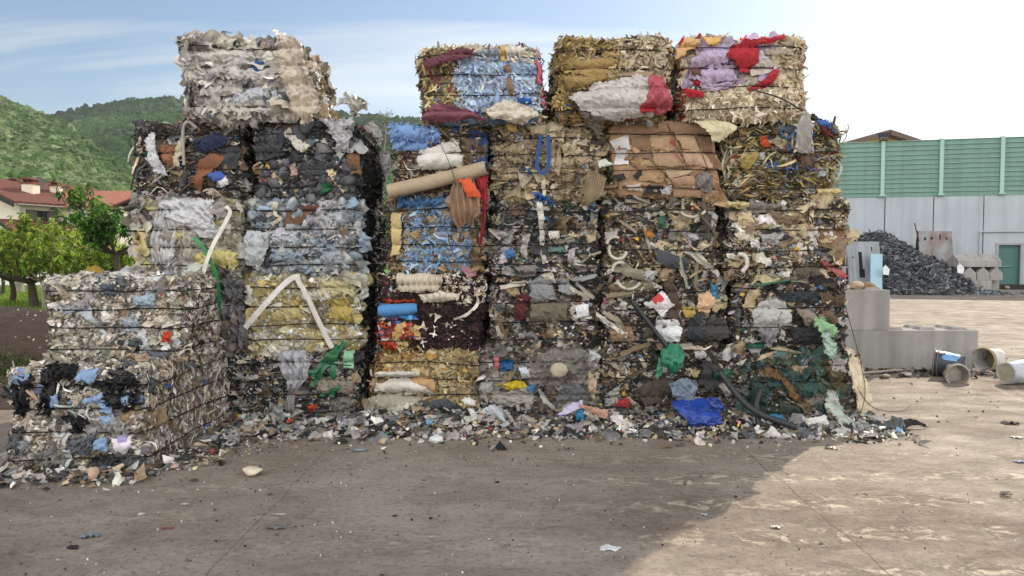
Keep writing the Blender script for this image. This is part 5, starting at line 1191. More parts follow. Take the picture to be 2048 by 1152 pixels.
b.main = 'R'; pal = ['#84705c', '#9a8670', '#b0a08c', '#d6d0c6', '#c2b8a8', '#685a4e', '#e4e0d8', '#8f7e6c', '#827d75', '#e0deda', '#b8b6b2']
b.layer('small', 2200, .02, .05, pal, 'R', tilt=.5, ang=(1.2, 1.95), lift=(-.1, .5), aspect=.6); b.layer('shard', 520, .035, .10, pal, 'R', tilt=.45, ang=(1.3, 1.85), lift=(-.2, .3), aspect=.45); b.layer('strip', 240, .04, .11, pal + WHITE[:2], 'R', tilt=.4, ang=(1.2, 1.95), lift=(0, .4)); b.layer('shard', 30, .03, .07, ['#3f62b0', '#4a6ab8', '#b8b4d0', '#e4e2de'], 'R', tilt=.4, lift=(.2, .4)); b.finish(); G1 = b
b = Bale((94, 356, 562, 735), 6.3, .8, "upper front bale of white and grey plastic crumbs behind the soil mound", 172, ['#8f897e', '#a9a196', '#726c62', '#bcb4a8'], zs=(G1.hi[2], at(0, 556, 6.3)[2]), group="crumb bales in front of the stack", nw=4, r=.06, rough=.02)
crumbs(b, ['#d6d2ca', '#bcb6ac', '#e6e2dc', '#9a9286', '#7a7268', '#c9c0b2', '#aea69a', '#dcd8d2'], 1.25, 'FTRL'); b.layer('shard', 60, .05, .12, ['#cfd6de', '#b3bcc6', '#dcdcd8', '#c9bda8', '#5d6066'], 'FT', tilt=.3, lift=(-.1, .2)); mixed(b, ['#8f8575', '#6b6459', '#b3a690', *GREYF[:3]], .4, faces='FR', planks=False); b.layer('small', 500, .02, .05, ['#6b4d33', '#856545', '#4a3726', '#9b8468'], 'R', lift=(0, .5)); b.finish(); G2 = b

# ================================================================== larger pieces pressed into the bales
_k = [0]
def seed_(): _k[0] += 1; return 500 + _k[0]
def pc_(b, name, rows, col, kind='paint', off=.045, label=None, **kw):
    """a larger scrap that the bale holds: a part of that bale"""
    Y = b.y() - off * .55 if not isinstance(off, (list, tuple)) else [b.y() - o * .8 for o in off]
    m = {'paint': lambda c: cmat(c, .75), 'film': filmm, 'fab': fabm, 'card': lambda c: cmat(c, .85, 0, 'board', .7, 7, .35, 30), 'gloss': lambda c: cmat(c, .35)}[kind](col)
    kw.setdefault('smooth', kind in ('film', 'fab', 'gloss')); n_, k_ = kw.pop('n', 18), kw.pop('k', 12); q = np.array([p for r in rows for p in r], float); ex = np.ptp(q, axis=0); z_ = 1 if ex.min() < 14 else 1.7
    return loft(name, rows, Y, m, b.t, seed=seed_(), label=label, bale=b, n=int(n_ * z_), k=int(k_ * z_), **kw)
def tl(name, rows, Y, col, label, cat, kind='film', group=None, **kw):
    m = {'paint': lambda c: cmat(c, .75), 'film': filmm, 'fab': fabm, 'card': lambda c: cmat(c, .85, 0, 'board', .7, 7, .35, 30), 'gloss': lambda c: cmat(c, .35)}[kind](col)
    return loft(name, rows, Y, m, None, seed=seed_(), label=label, cat=cat, group=group, **kw)
def rod_(b, name, pts, rpx, col, off=.06, kind='paint', sides=8, n=16, label=None):
    Y = b.y() - off; P = np.array([at(p[0], p[1], Y - (p[2] if len(p) > 2 else 0)) for p in pts]); mb = MB(); mb.tube(curve_pts(P, n) if len(P) > 2 else P, rpx * Y / F, sides)
    return tag(mb.build(name, cmat(col, .5 if kind == 'paint' else .85), b.t), label)
def ribbon(pts, wpx):
    """cross-sections of a strap that follows pts"""
    p = np.asarray(pts, float); d = np.gradient(p, axis=0); d /= np.linalg.norm(d, axis=1)[:, None]; nn = np.stack([-d[:, 1], d[:, 0]], 1) * wpx / 2
    return [[tuple(a - q), tuple(a + q)] for a, q in zip(p, nn)]

# --- top film bale
pc_(TA, "film_drape", [[(545, 82), (572, 68), (600, 88)], [(548, 128), (580, 112), (612, 140)], [(572, 172), (600, 160), (630, 186)], [(584, 226), (612, 242), (638, 226)]], '#ddd3c4', 'film', (.05, .14, .14, .10), wr=.022, pleat=.02, n=30, k=26, edge=.012)
for r, c in (([[(398, 128), (470, 115), (550, 130)], [(395, 150), (470, 158), (548, 158)]], '#d4d1cc'), ([[(384, 104), (450, 96), (520, 104)], [(380, 122), (450, 122), (530, 118)]], '#dcd8d0'),
             ([[(400, 168), (440, 160), (480, 165)], [(392, 190), (440, 196), (484, 190)]], '#cbc8c2'), ([[(468, 180), (520, 172), (575, 182)], [(455, 208), (520, 212), (580, 206)]], '#cdd2da'), ([[(525, 182), (560, 174), (588, 186)], [(528, 206), (560, 208), (588, 204)]], '#66676c'),
             ([[(420, 205), (500, 198), (540, 208)], [(415, 222), (480, 226), (545, 222)]], '#d9d4ca')):
    pc_(TA, "film_sheet", r, c, 'film', .03, wr=.02, bow=.05, n=26, k=12, edge=.012, pleat=.008, pf=14)
pc_(TA, "blue_bag_scrap", [[(497, 122), (512, 118), (524, 124)], [(500, 142), (515, 144), (520, 138)]], '#2f5a96', 'film', .06, bow=.05)
for r in ([[(432, 100), (446, 96)], [(436, 84), (450, 80)], [(441, 62), (452, 67)]], [[(448, 98), (464, 94)], [(452, 82), (468, 78)], [(460, 72), (470, 76)]]): pc_(TA, "film_tuft", r, '#ddd6ca', 'film', (.02, 0, -.05), wr=.01, k=12, edge=.01)
tl("plastic_bag", [[(688, 196), (705, 190)], [(702, 214), (722, 196)], [(716, 232), (740, 208)]], [9.3, 9.2, 9.3], '#dcd8d0', "torn white bag fluttering at the right end of the film bales", "plastic bag", wr=.03, edge=.03, k=16)
# --- A4, B4
pc_(A4, "umbrella_cloth", [[(384, 284), (425, 262), (452, 270)], [(400, 308), (428, 296), (444, 288)]], '#2b3350', 'fab', .06, wr=.015, bow=.05, label="dark blue folded umbrella cloth")
pc_(A4, "plank", [[(424, 298), (444, 310)], [(376, 364), (396, 378)]], '#80553a', 'card', .07, wr=.002, bow=0, thick=.02)
pc_(A4, "plank", [[(362, 268), (376, 266)], [(343, 330), (352, 330)]], '#c9bfa8', 'card', .08, wr=.002, bow=0, thick=.015)
pc_(A4, "foam_chunk", [[(286, 276), (304, 268)], [(288, 310), (316, 300)], [(304, 346), (332, 352)]], '#cfcfd4', 'paint', .07, wr=.02, bow=.05, edge=.012)
pc_(A4, "carton", [[(412, 348), (440, 342)], [(424, 366), (450, 360)]], '#3c5aa0', 'card', .07, wr=.004); pc_(A4, "carton", [[(430, 360), (452, 352)], [(440, 372), (458, 364)]], '#d8d8d8', 'card', .075, wr=.004)
pc_(A4, "board_scrap", [[(316, 296), (360, 284)], [(322, 330), (350, 340)]], '#8a5f48', 'card', .03, wr=.01)
pc_(A4, "board_scrap", [[(440, 300), (478, 296)], [(444, 340), (480, 336)]], '#3f4148', 'card', .03, wr=.015)
for q in ([(278, 258), (270, 300), (292, 322), (308, 350)], [(262, 380), (270, 340), (276, 330)], [(300, 250), (330, 248), (352, 256)]): rod_(A4, "cable", q, 1.8, '#1d1d1e', .08)
rod_(A4, "hose", [(368, 330), (366, 262), (376, 244), (394, 256)], 3.2, '#9a948c', .09)
rod_(A4, "hose", [(250, 418), (276, 412), (296, 432), (300, 440)], 6, '#3a3830', .05)
pc_(A4, "foil_strip", [[(300, 372), (318, 362)], [(335, 340), (345, 330)]], '#c4c0b6', 'film', .07, wr=.01)
o = pc_(B4, "slotted_plank", [[(566, 272), (578, 262)], [(606, 304), (618, 293)]], '#d0cdc2', 'card', .08, wr=.001, bow=0, thick=.02)
for i in range(4):
    f = .14 + i * .24; c0 = (572 + 40 * f, 267 + 31 * f); pc_(B4, "board_slot", [[(c0[0] - 1.5, c0[1] - 2.5), (c0[0] + 2.5, c0[1] - .5)], [(c0[0] - .5, c0[1] - 1), (c0[0] + 3.2, c0[1] + 1.5)]], '#3a3834', 'paint', .0835, wr=0, bow=0, edge=0, n=3, k=3, thick=.002)
pc_(B4, "cardboard_piece", [[(566, 250), (600, 247)], [(580, 276), (618, 290)]], '#6b5340', 'card', .03, wr=.01)
pc_(B4, "film_sheet", [[(640, 236), (700, 232)], [(664, 262), (708, 262)], [(672, 298), (702, 304)]], '#d6d6da', 'film', .06, wr=.03, bow=.06, edge=.012, n=26, k=20)
pc_(B4, "board_scrap", [[(690, 308), (716, 300)], [(700, 346), (720, 350)]], '#7a5c3e', 'card', .05); pc_(B4, "plank", [[(652, 342), (664, 338)], [(682, 386), (692, 382)]], '#c4b596', 'card', .07, wr=.002, bow=0, thick=.015)
pc_(B4, "green_scrap", [[(640, 370), (656, 362)], [(646, 386), (664, 380)]], '#1f7040', 'film', .06); pc_(B4, "pink_rag", [[(578, 332), (592, 326)], [(580, 352), (594, 350)]], '#b89a90', 'fab', .06)
for q in ([[(505, 290), (560, 284)], [(510, 318), (565, 312)]], [[(600, 325), (650, 318)], [(604, 352), (655, 345)]], [[(660, 350), (712, 352)], [(664, 384), (712, 386)]]): pc_(B4, "rubber_sheet", q, '#45484e', 'paint', .035, wr=.025, bow=.04)
tl("plastic_bag", [[(722, 250), (748, 244)], [(726, 280), (764, 270)], [(740, 300), (762, 296)]], 8.75, '#c9c7c2', "greyish white bag bulging out beside the blue foam roll", "plastic bag", wr=.03, bow=.1)
tl("plastic_bag", [[(758, 306), (780, 300)], [(756, 330), (778, 336)], [(762, 352), (772, 356)]], 8.6, '#d6d6da', "small white bag hanging in the gap left of the chip bale", "plastic bag", wr=.03, bow=.06)
tl("red_rag", [[(712, 256), (724, 252)], [(720, 276), (736, 268)], [(724, 298), (734, 296)]], 8.75, '#9a3440', "dark red rag hanging on the back bale in the gap", "rag", 'fab', wr=.02)
# --- A3, A2
pc_(A3, "film_sheet", [[(312, 424), (342, 420)], [(296, 472), (346, 470)], [(300, 524), (336, 536)]], '#e6e7ea', 'film', .07, wr=.012, pleat=.018, pf=16, n=30, k=20, edge=.012)
pc_(A3, "film_sheet", [[(345, 420), (385, 424)], [(350, 470), (400, 480)], [(360, 520), (390, 524)]], '#cfcabf', 'film', .05, wr=.02, pleat=.02, pf=12, n=26, k=18, edge=.012)
pc_(A3, "film_bag", [[(325, 404), (380, 396), (425, 402)], [(330, 430), (380, 440), (432, 430)], [(350, 452), (390, 462), (420, 455)]], '#dcdde0', 'film', .08, wr=.03, bow=.08, n=28, k=18, edge=.01)
pc_(A3, "film_bag", [[(380, 430), (420, 440)], [(386, 456), (440, 462)], [(400, 480), (440, 476)]], '#e0e1e4', 'film', .07, wr=.03, bow=.06, n=22, k=14)
pc_(A3, "yellow_film", [[(388, 508), (436, 498), (474, 506)], [(395, 530), (436, 536), (468, 540)]], '#dfd590', 'film', .06, wr=.02, bow=.05, pleat=.01, pf=14, n=26, k=12, edge=.012); pc_(A3, "yellow_film", [[(345, 440), (372, 436)], [(348, 476), (370, 480)]], '#d6ca7e', 'film', .045, wr=.02)
pc_(A3, "film_sheet", [[(440, 470), (484, 466)], [(446, 500), (486, 498)]], '#b3ab98', 'film', .05, wr=.03)
tl("green_strap", ribbon([(388, 474), (404, 492), (424, 528), (434, 560), (438, 600), (434, 640), (424, 682)], 8), [7.34, 7.32, 7.32, 7.34, 7.36, 7.38, 7.4], '#2f7d48', "long green plastic strap hanging down between two left bale columns", "strap", 'gloss', wr=.002, bow=0, k=26, n=4, edge=0)
tl("white_strap", ribbon([(452, 412), (460, 424), (450, 446), (428, 486), (414, 520), (406, 548)], 8), 7.3, '#d6d3c8', "thin white strap hanging in front of the yellow film bale", "strap", 'gloss', wr=.003, bow=0, k=24, n=4, edge=0)
for r, c in (([[(410, 560), (436, 556)], [(416, 620), (446, 620)], [(424, 690), (450, 680)]], '#8f8b84'), ([[(440, 560), (484, 564)], [(444, 600), (486, 604)]], '#6f7072'), ([[(440, 612), (486, 614)], [(436, 690), (486, 696)]], '#77767a')): pc_(A2, "film_sheet", r, c, 'film', .04, wr=.025, pleat=.012, n=22, k=18)
# --- B3, B2, B1
pc_(B3, "brown_sheet", [[(574, 422), (608, 412), (640, 410)], [(566, 452), (600, 454), (628, 424)]], '#6b4d3c', 'card', .06, wr=.006)
pc_(B3, "film_bag", [[(492, 462), (512, 458), (530, 466)], [(486, 496), (510, 496), (534, 500)], [(494, 530), (514, 536), (528, 520)]], '#ccd0d4', 'film', .07, wr=.02, bow=.09, n=22, k=16)
for r, c in (([[(545, 462), (590, 458)], [(540, 490), (596, 492)]], '#d3d8dd'), ([[(600, 478), (650, 474)], [(604, 504), (654, 500)]], '#b4bec8'), ([[(655, 420), (700, 416)], [(650, 452), (702, 456)]], '#c9ced4'), ([[(640, 500), (690, 504)], [(645, 530), (700, 534)]], '#b9c0c6'), ([[(545, 500), (610, 504)], [(540, 520), (600, 524)]], '#a5b6c6')): pc_(B3, "film_sheet", r, c, 'film', .035, wr=.03, bow=.05, n=24, k=14, edge=.012)
pc_(B3, "cream_ribbon", ribbon([(556, 404), (550, 424), (560, 436), (540, 446)], 8), '#d6d2bc', 'film', .08, wr=.003, bow=0, k=18, n=4)
tl("white_strap", ribbon([(490, 656), (522, 618), (556, 580), (584, 556), (600, 553)], 11) , [7.30, 7.31, 7.34, 7.39, 7.40], '#d9d5d2', "broad white strap slanting down to the left over the yellow film bale", "strap", 'fab', wr=.002, bow=0, k=20, n=4, edge=0)
tl("white_strap", ribbon([(592, 554), (612, 588), (636, 640), (664, 696)], 10), [7.40, 7.36, 7.33, 7.31], '#cfc8c4', "pale strap slanting down to the right over the yellow film bale", "strap", 'fab', wr=.003, bow=0, k=18, n=4, edge=0)
for r, c in (([[(540, 600), (600, 596)], [(545, 640), (606, 636)]], '#cbbd84'), ([[(660, 600), (700, 596)], [(660, 640), (704, 640)]], '#c4ae62'), ([[(600, 580), (660, 584)], [(604, 600), (664, 600)]], '#d9d6cc'), ([[(640, 560), (706, 562)], [(640, 590), (708, 590)]], '#cdc59a'), ([[(620, 620), (650, 616)], [(618, 655), (645, 660)]], '#8f8270'), ([[(520, 572), (570, 566)], [(516, 600), (566, 604)]], '#cfc48e')): pc_(B2, "film_sheet", r, c, 'film', .03, wr=.018, bow=.015, n=20, k=12, edge=.01)
for p in ([(622, 772), (652, 730), (690, 684)], [(628, 752), (650, 722), (672, 690)], [(662, 796), (664, 750), (672, 702)], [(640, 790), (690, 770)]): pc_(B1, "green_strip", ribbon(p, 11), '#1f6a44', 'gloss', .10, wr=.004, bow=0, k=14, n=5)
pc_(B1, "green_strip", [[(688, 704), (710, 700)], [(686, 736), (706, 738)]], '#7fb090', 'gloss', .08, wr=.004)
pc_(B1, "film_drape", [[(560, 706), (600, 702), (618, 712)], [(568, 745), (600, 750), (622, 740)], [(575, 775), (590, 785), (604, 776)]], '#c0c0c6', 'film', .09, wr=.03, bow=.05, pleat=.015, n=24, k=18); pc_(B1, "film_drape", [[(576, 776), (592, 776)], [(572, 815), (590, 812)], [(570, 850), (602, 846)]], '#a5a4a4', 'film', .08, wr=.012, pleat=.01, k=16)
pc_(B1, "sack_scrap", [[(636, 764), (680, 752), (706, 764)], [(640, 790), (676, 784), (700, 792)]], '#8a8074', 'fab', .07, wr=.03, bow=.05, n=22); pc_(B1, "sack_scrap", [[(660, 800), (704, 796)], [(650, 842), (700, 846)]], '#807c76', 'film', .06, wr=.03); pc_(B1, "orange_scrap", [[(618, 812), (634, 808)], [(620, 824), (630, 822)]], '#d0502f', 'film', .09)
# --- column C
Yc = C4.y()
mb = MB(); mb.tube(curve_pts([at(784, 268, Yc + .03), at(820, 266, Yc + .0), at(880, 276, Yc + .04)], 12), [.075, .085, .085, .08, .08, .085, .08, .08, .08, .075, .07, .06], 14); mb.build("foam_roll", fabm('#7f9fd0'), C4.t)
g = np.random.default_rng(811); n_ = 260; f_ = g.uniform(0, 1, n_); a_ = g.uniform(-.5, 2.6, n_); A_, B_ = at(784, 268, Yc + .03), at(880, 275, Yc + .03)
nr = np.stack([0 * a_, -np.sin(a_), np.cos(a_)], 1); P = A_ + (B_ - A_) * f_[:, None] + nr * .082; mb = MB(); scatter(mb, 'cres', P[:160], nr[:160], g, .03, .06, ['#7f9fd0', '#6f8fc4', '#90aedb', '#5d7db0'], .4, ang=(0, 6.28), lift=(-.1, .2)); scatter(mb, 'star', P[160:], nr[160:], g, .03, .07, ['#7f9fd0', '#6f8fc4', '#90aedb'], .3, ang=(0, 6.28), lift=(-.1, .2)); tag(mb.build("foam_offcuts", MATS, C4.t), kind='stuff')
pc_(C4, "foam_sheet", [[(790, 282), (850, 280)], [(786, 300), (858, 302)]], '#7395c4', 'fab', .03, wr=.02, pleat=.012)
pc_(C4, "pillow", [[(838, 302), (880, 284), (918, 290)], [(832, 318), (880, 318), (922, 318)], [(842, 336), (880, 344), (916, 334)]], '#d2cfc9', 'fab', .05, wr=.006, bow=.10, n=24, k=16)
pc_(C4, "brown_paper", [[(925, 280), (965, 276)], [(930, 330), (970, 330)]], '#6b5c48', 'card', .05, wr=.02, pleat=.015)
pc_(C4, "dark_cloth", [[(940, 262), (974, 262)], [(945, 335), (974, 345)]], '#22406f', 'fab', .03, wr=.02)
a, c = at(776, 383, 7.30), at(970, 336, 7.36); ct = empty("carpet_tube", a, "long beige cardboard carpet tube lying across the chip bale", "tube"); mb = MB(); mb.tube(curve_pts([a, (a + c) / 2 + (0, 0, -.008), c], 10), .071, 18, cap=False); mb.tube([c - (.01, 0, 0), c], .068, 18); mb.build("tube_wall", cmat('#a3937b', .85, 0, 'tubeboard', .7, 4, .3, 30), ct)
ax_ = (a - c) / np.linalg.norm(a - c); mb = MB(); mb.tube([a + ax_ * .001, a - ax_ * .06], .060, 18, cap=False); mb.tube([a - ax_ * .05, a - ax_ * .06], .060, 18); mb.build("tube_mouth", cmat('#5b4c3a', .9), ct)
tl("paper_drape", [[(906, 366), (930, 352), (954, 362)], [(896, 395), (925, 390), (956, 398)], [(900, 425), (928, 425), (955, 420)], [(908, 456), (930, 444), (946, 452)]], [7.28, 7.25, 7.27, 7.33], '#9c8068', "pleated brown paper hanging under the carpet tube's end", "paper", 'card', wr=.006, pleat=.028, pf=15, n=40, k=20, bow=.03)
tl("orange_cloth", [[(918, 358), (936, 353)], [(926, 378), (956, 380)], [(936, 394), (958, 399)]], [7.22, 7.19, 7.2], '#cf5a38', "orange cloth scrap over the pleated brown paper", "rag", 'fab', wr=.006, bow=.02)
tl("red_cloth", [[(950, 352), (974, 350)], [(958, 385), (974, 385)], [(964, 430), (972, 430)], [(958, 492), (964, 490)]], 7.36, '#9c2c36', "narrow dark red cloth hanging at the carpet tube's right end", "rag", 'fab', wr=.01, pleat=.01)
pc_(C3, "cream_strip", [[(783, 426), (806, 423)], [(780, 512), (799, 508)]], '#c2b07e', 'fab', .06, wr=.004, bow=.01)
for r in ([[(840, 400), (900, 392)], [(838, 412), (898, 410)]], [[(800, 398), (836, 400)], [(798, 412), (836, 412)]]): pc_(C3, "blue_netting", r, '#5a8ab8', 'film', .05, wr=.03, edge=.02)
pc_(C2, "cream_fabric", [[(796, 552), (840, 545), (884, 548)], [(794, 572), (836, 574), (884, 572)], [(802, 584), (836, 586), (880, 580)]], '#cfc6b4', 'fab', .08, wr=.006, pleat=.022, pf=26, n=54, bow=.07, k=12)
pc_(C2, "cream_fabric", [[(838, 588), (880, 582), (920, 588)], [(850, 606), (885, 602), (916, 600)]], '#d3cbbb', 'fab', .07, wr=.006, pleat=.014, pf=20, n=40, bow=.05)
mb = MB(); Yc = C2.y() - .03; mb.tube(curve_pts([at(757, 622, Yc), at(795, 620, Yc), at(834, 616, Yc + .02)], 10), [.05, .062, .064, .064, .062, .06, .06, .058, .055, .045], 14); mb.build("blue_roll", fabm('#5088c0'), C2.t)
pc_(C2, "orange_scrap", [[(770, 600), (832, 600)], [(772, 608), (830, 610)]], '#b8452f', 'fab', .05, wr=.02, edge=.015); pc_(C2, "yellow_cloth", [[(785, 652), (812, 640)], [(776, 684), (800, 672)]], '#cdb074', 'fab', .07, wr=.02)
pc_(C2, "cloth_ribbon", ribbon([(955, 590), (950, 610), (930, 630), (912, 638)], 4), '#d8d3c8', 'fab', .08, wr=.002, bow=0, k=16, n=4); pc_(C2, "pink_cloth", [[(920, 525), (950, 545)], [(935, 560), (952, 552)]], '#a3787f', 'fab', .06)
for r in ([[(772, 656), (790, 650)], [(770, 690), (788, 700)]],): pc_(C2, "red_netting", r, '#b8482f', 'film', .05, wr=.03, edge=.02)
for r, c in (([[(752, 766), (810, 755), (862, 772)], [(750, 784), (810, 786), (866, 790)]], '#cdc8bd'), ([[(752, 745), (800, 742), (840, 745)], [(750, 752), (800, 756), (838, 752)]], '#c9c5bc'), ([[(752, 792), (800, 790), (862, 792)], [(752, 812), (790, 818), (840, 800)], [(760, 832), (796, 836), (830, 818)]], '#a39b8d'), ([[(790, 802), (836, 800)], [(796, 818), (834, 816)]], '#d2cdc4')): pc_(C1, "fabric_fold", r, c, 'fab', .06, wr=.008, pleat=.004, bow=.07, n=30, k=12)
pc_(C1, "ochre_cloth", [[(806, 760), (866, 752)], [(824, 768), (870, 785)]], '#b09068', 'fab', .07, wr=.008, bow=.03); pc_(C1, "dark_sheet", [[(850, 802), (890, 798), (914, 808)], [(838, 834), (880, 836), (920, 826)]], '#3c4347', 'paint', .10, wr=.01)
# --- top C
pc_(TC, "maroon_cloth", [[(845, 126), (880, 104), (948, 96)], [(850, 140), (890, 126), (946, 110)]], '#6a3d4a', 'fab', (.08, .13), wr=.02, bow=.05, n=26); pc_(TC, "maroon_cloth", [[(850, 214), (880, 204), (914, 214)], [(846, 230), (900, 226), (970, 232)], [(846, 243), (900, 240), (968, 238)]], '#7b4a58', 'fab', (.08, .12, .1), wr=.012, bow=.05, pleat=.01, pf=5, n=30, k=14)
pc_(TC, "cream_cloth", [[(975, 216), (1015, 200), (1070, 212)], [(978, 226), (1030, 228), (1078, 228)], [(985, 236), (1040, 244), (1072, 238)]], '#cfc8b8', 'fab', (.08, .13, .1), wr=.02, bow=.05, pleat=.015, pf=8, n=30, k=14); pc_(TC, "blue_cloth", [[(1034, 194), (1064, 194)], [(1038, 206), (1066, 208)]], '#1f4f8f', 'fab', .07, wr=.02)
pc_(TC, "tan_strip", ribbon([(1012, 130), (1022, 150), (1018, 166), (1028, 190)], 11), '#8a6c55', 'fab', .07, wr=.003, bow=0, k=18, n=5); pc_(TC, "pale_fabric", [[(1004, 94), (1030, 88), (1056, 102)], [(1006, 118), (1032, 122), (1060, 124)]], '#cfc9c0', 'fab', .05, wr=.008, pleat=.018, pf=14, n=34, bow=.05); pc_(TC, "ochre_strip", [[(1000, 92), (1010, 90)], [(1002, 122), (1011, 122)]], '#c4a25c', 'fab', .07, wr=.004)
pc_(TC, "grey_fabric", [[(940, 104), (1000, 98)], [(944, 122), (1000, 120)]], '#8f99a6', 'fab', .04, wr=.02, pleat=.014, pf=14, n=30); rod_(TC, "pink_netting", [(1070, 120), (1080, 140), (1076, 160), (1082, 168)], 5, '#a34a5c', .0)
for q in ([(1046, 262), (1058, 250)], ): pc_(TC, "beige_flap", [[(1060, 252), (1090, 246)], [(1064, 268), (1094, 266)]], '#a89a80', 'fab', .05, wr=.01)
pc_(TC, "yellow_flap", [[(1010, 248), (1032, 246)], [(1016, 264), (1034, 262)]], '#a58a50', 'fab', .05)
mb = MB(); V, Fc = TM['lump'][3]; p = at(1090, 200, 7.7); mb.add(V * (.09, .1, .1) + p, Fc, smooth=True); tag(mb.build("green_bag", filmm('#2f5a40'), None, p), "crumpled dark green bag wedged between two top bales", "plastic bag")
# --- column D
tl("blue_sling", ribbon([(1082, 270), (1077, 300), (1074, 330), (1082, 346), (1094, 340), (1098, 310), (1096, 270)], 7), [7.38, 7.36, 7.35, 7.34, 7.35, 7.36, 7.39], '#2b4f92', "blue lifting sling hanging in a loop on the torn carpet bale", "sling", 'fab', wr=.002, bow=0, k=40, n=4, edge=0)
tl("corrugated_sheet", [[(1174, 344), (1192, 346), (1214, 356)], [(1162, 372), (1184, 380), (1206, 384)], [(1154, 388), (1176, 408), (1190, 404)]], [7.32, 7.3, 7.3], '#94856a', "torn corrugated beige sheet sticking out below the cardboard bale's corner", "corrugated sheet", 'card', wr=.003, pleat=.012, pf=26, n=56, k=10, bow=.01)
for r, c in (([[(1010, 290), (1066, 286)], [(1014, 322), (1068, 326)]], '#9a8d72'), ([[(1100, 310), (1160, 306), (1196, 314)], [(1102, 330), (1160, 336), (1200, 326)]], '#a89c80'), ([[(990, 340), (1040, 336)], [(1000, 362), (1044, 358)]], '#a3967a'), ([[(1110, 336), (1150, 344)], [(1116, 362), (1146, 360)]], '#968868'), ([[(1110, 262), (1170, 258)], [(1112, 292), (1172, 296)]], '#93866c')): pc_(D4, "carpet_piece", r, c, 'fab', .04, wr=.02, edge=.012, n=22, k=12)
for p in ([(1085, 360), (1088, 392), (1094, 408)], [(1108, 300), (1104, 320), (1106, 340)], [(1158, 270), (1148, 284), (1150, 296)]): pc_(D4, "white_strip", ribbon(p, 7), '#cdc4b2', 'fab', .08, wr=.004, bow=0, k=14, n=4)
pc_(D4, "blue_netting", [[(1070, 386), (1090, 392)], [(1078, 396), (1106, 410)]], '#2f74c0', 'film', .09, wr=.03, edge=.02)
mb = MB(); a_ = at(1180, 275, D4.y() - .05); mb.tube([a_, a_ + (0, .12, 0)], .05, 14, cap=False); mb.build("black_pipe", cmat('#20201f', .5), D4.t)
pc_(D3, "white_lath", [[(1074, 404), (1086, 402)], [(1078, 440), (1088, 440)]], '#d0cec6', 'card', .09, wr=.001, bow=0, thick=.012); pc_(D3, "white_lath", [[(1080, 428), (1088, 427)], [(1079, 480), (1087, 480)], [(1084, 526), (1092, 524)]], '#bdb8ac', 'card', .085, wr=.001, bow=0, thick=.012)
for r, c, k_ in (([[(1048, 470), (1060, 466)], [(1040, 500), (1052, 520)]], '#c4c0ba', 'film'), ([[(1096, 462), (1116, 460)], [(1100, 476), (1118, 474)]], '#cfcbc4', 'paint'), ([[(1094, 494), (1128, 492)], [(1094, 504), (1130, 502)]], '#4a6a62', 'gloss'), ([[(1010, 500), (1026, 496)], [(1012, 518), (1030, 512)]], '#4a88c8', 'film'), ([[(1138, 500), (1150, 496)], [(1134, 524), (1148, 530)]], '#c9c4c4', 'film'), ([[(1030, 532), (1072, 528)], [(1040, 552), (1074, 556)]], '#8f8784', 'film')): pc_(D3, "scrap_sheet", r, c, k_, .07, wr=.015)
pc_(D2, "grey_pad", [[(1056, 562), (1090, 548), (1110, 556)], [(1058, 604), (1115, 598)]], '#85888b', 'paint', .07, wr=.012, bow=.03, n=22); pc_(D2, "brown_pad", [[(1060, 604), (1100, 604), (1138, 600)], [(1060, 650), (1138, 642)]], '#6d6558', 'fab', .06, wr=.018, bow=.04, n=22); pc_(D2, "foam_corner", [[(1084, 548), (1108, 542)], [(1092, 560), (1112, 566)]], '#b9b4a8', 'fab', .08)
for p, c in (([(1000, 575), (1050, 566)], '#b3ada0'), ([(1148, 560), (1192, 552)], '#8a8e90'), ([(1144, 572), (1176, 604)], '#a8a598'), ([(1152, 568), (1190, 596)], '#8f8b80'), ([(992, 650), (1010, 688)], '#a39c8a')): pc_(D2, "lath", ribbon(p, 7), c, 'card', .09, wr=.001, bow=0, thick=.012, k=4, n=3)
pc_(D2, "white_sheet", [[(1150, 612), (1176, 606)], [(1152, 634), (1178, 630)]], '#d3d6d8', 'paint', .08, wr=.01); pc_(D2, "red_cloth", [[(1030, 590), (1056, 588)], [(1034, 642), (1056, 640)]], '#5c2a2c', 'fab', .03, wr=.02); pc_(D2, "film_sheet", [[(1112, 556), (1136, 560)], [(1116, 582), (1138, 590)]], '#9a9da0', 'film', .06)
pc_(D1, "film_sack", [[(1062, 716), (1110, 700), (1176, 700)], [(1048, 738), (1110, 735), (1192, 728)], [(1060, 764), (1120, 772), (1186, 772)]], '#85807a', 'film', .09, wr=.03, bow=.14, pleat=.012, pf=11, n=38, k=24)
mb = MB(); p = at(1118, 740, D1.y() - .26); V, Fc = ico(2); mb.add(V * (.085, .03, .075) + p, Fc, smooth=True); mb.build("cream_puck", cmat('#a89e88', .8), D1.t)
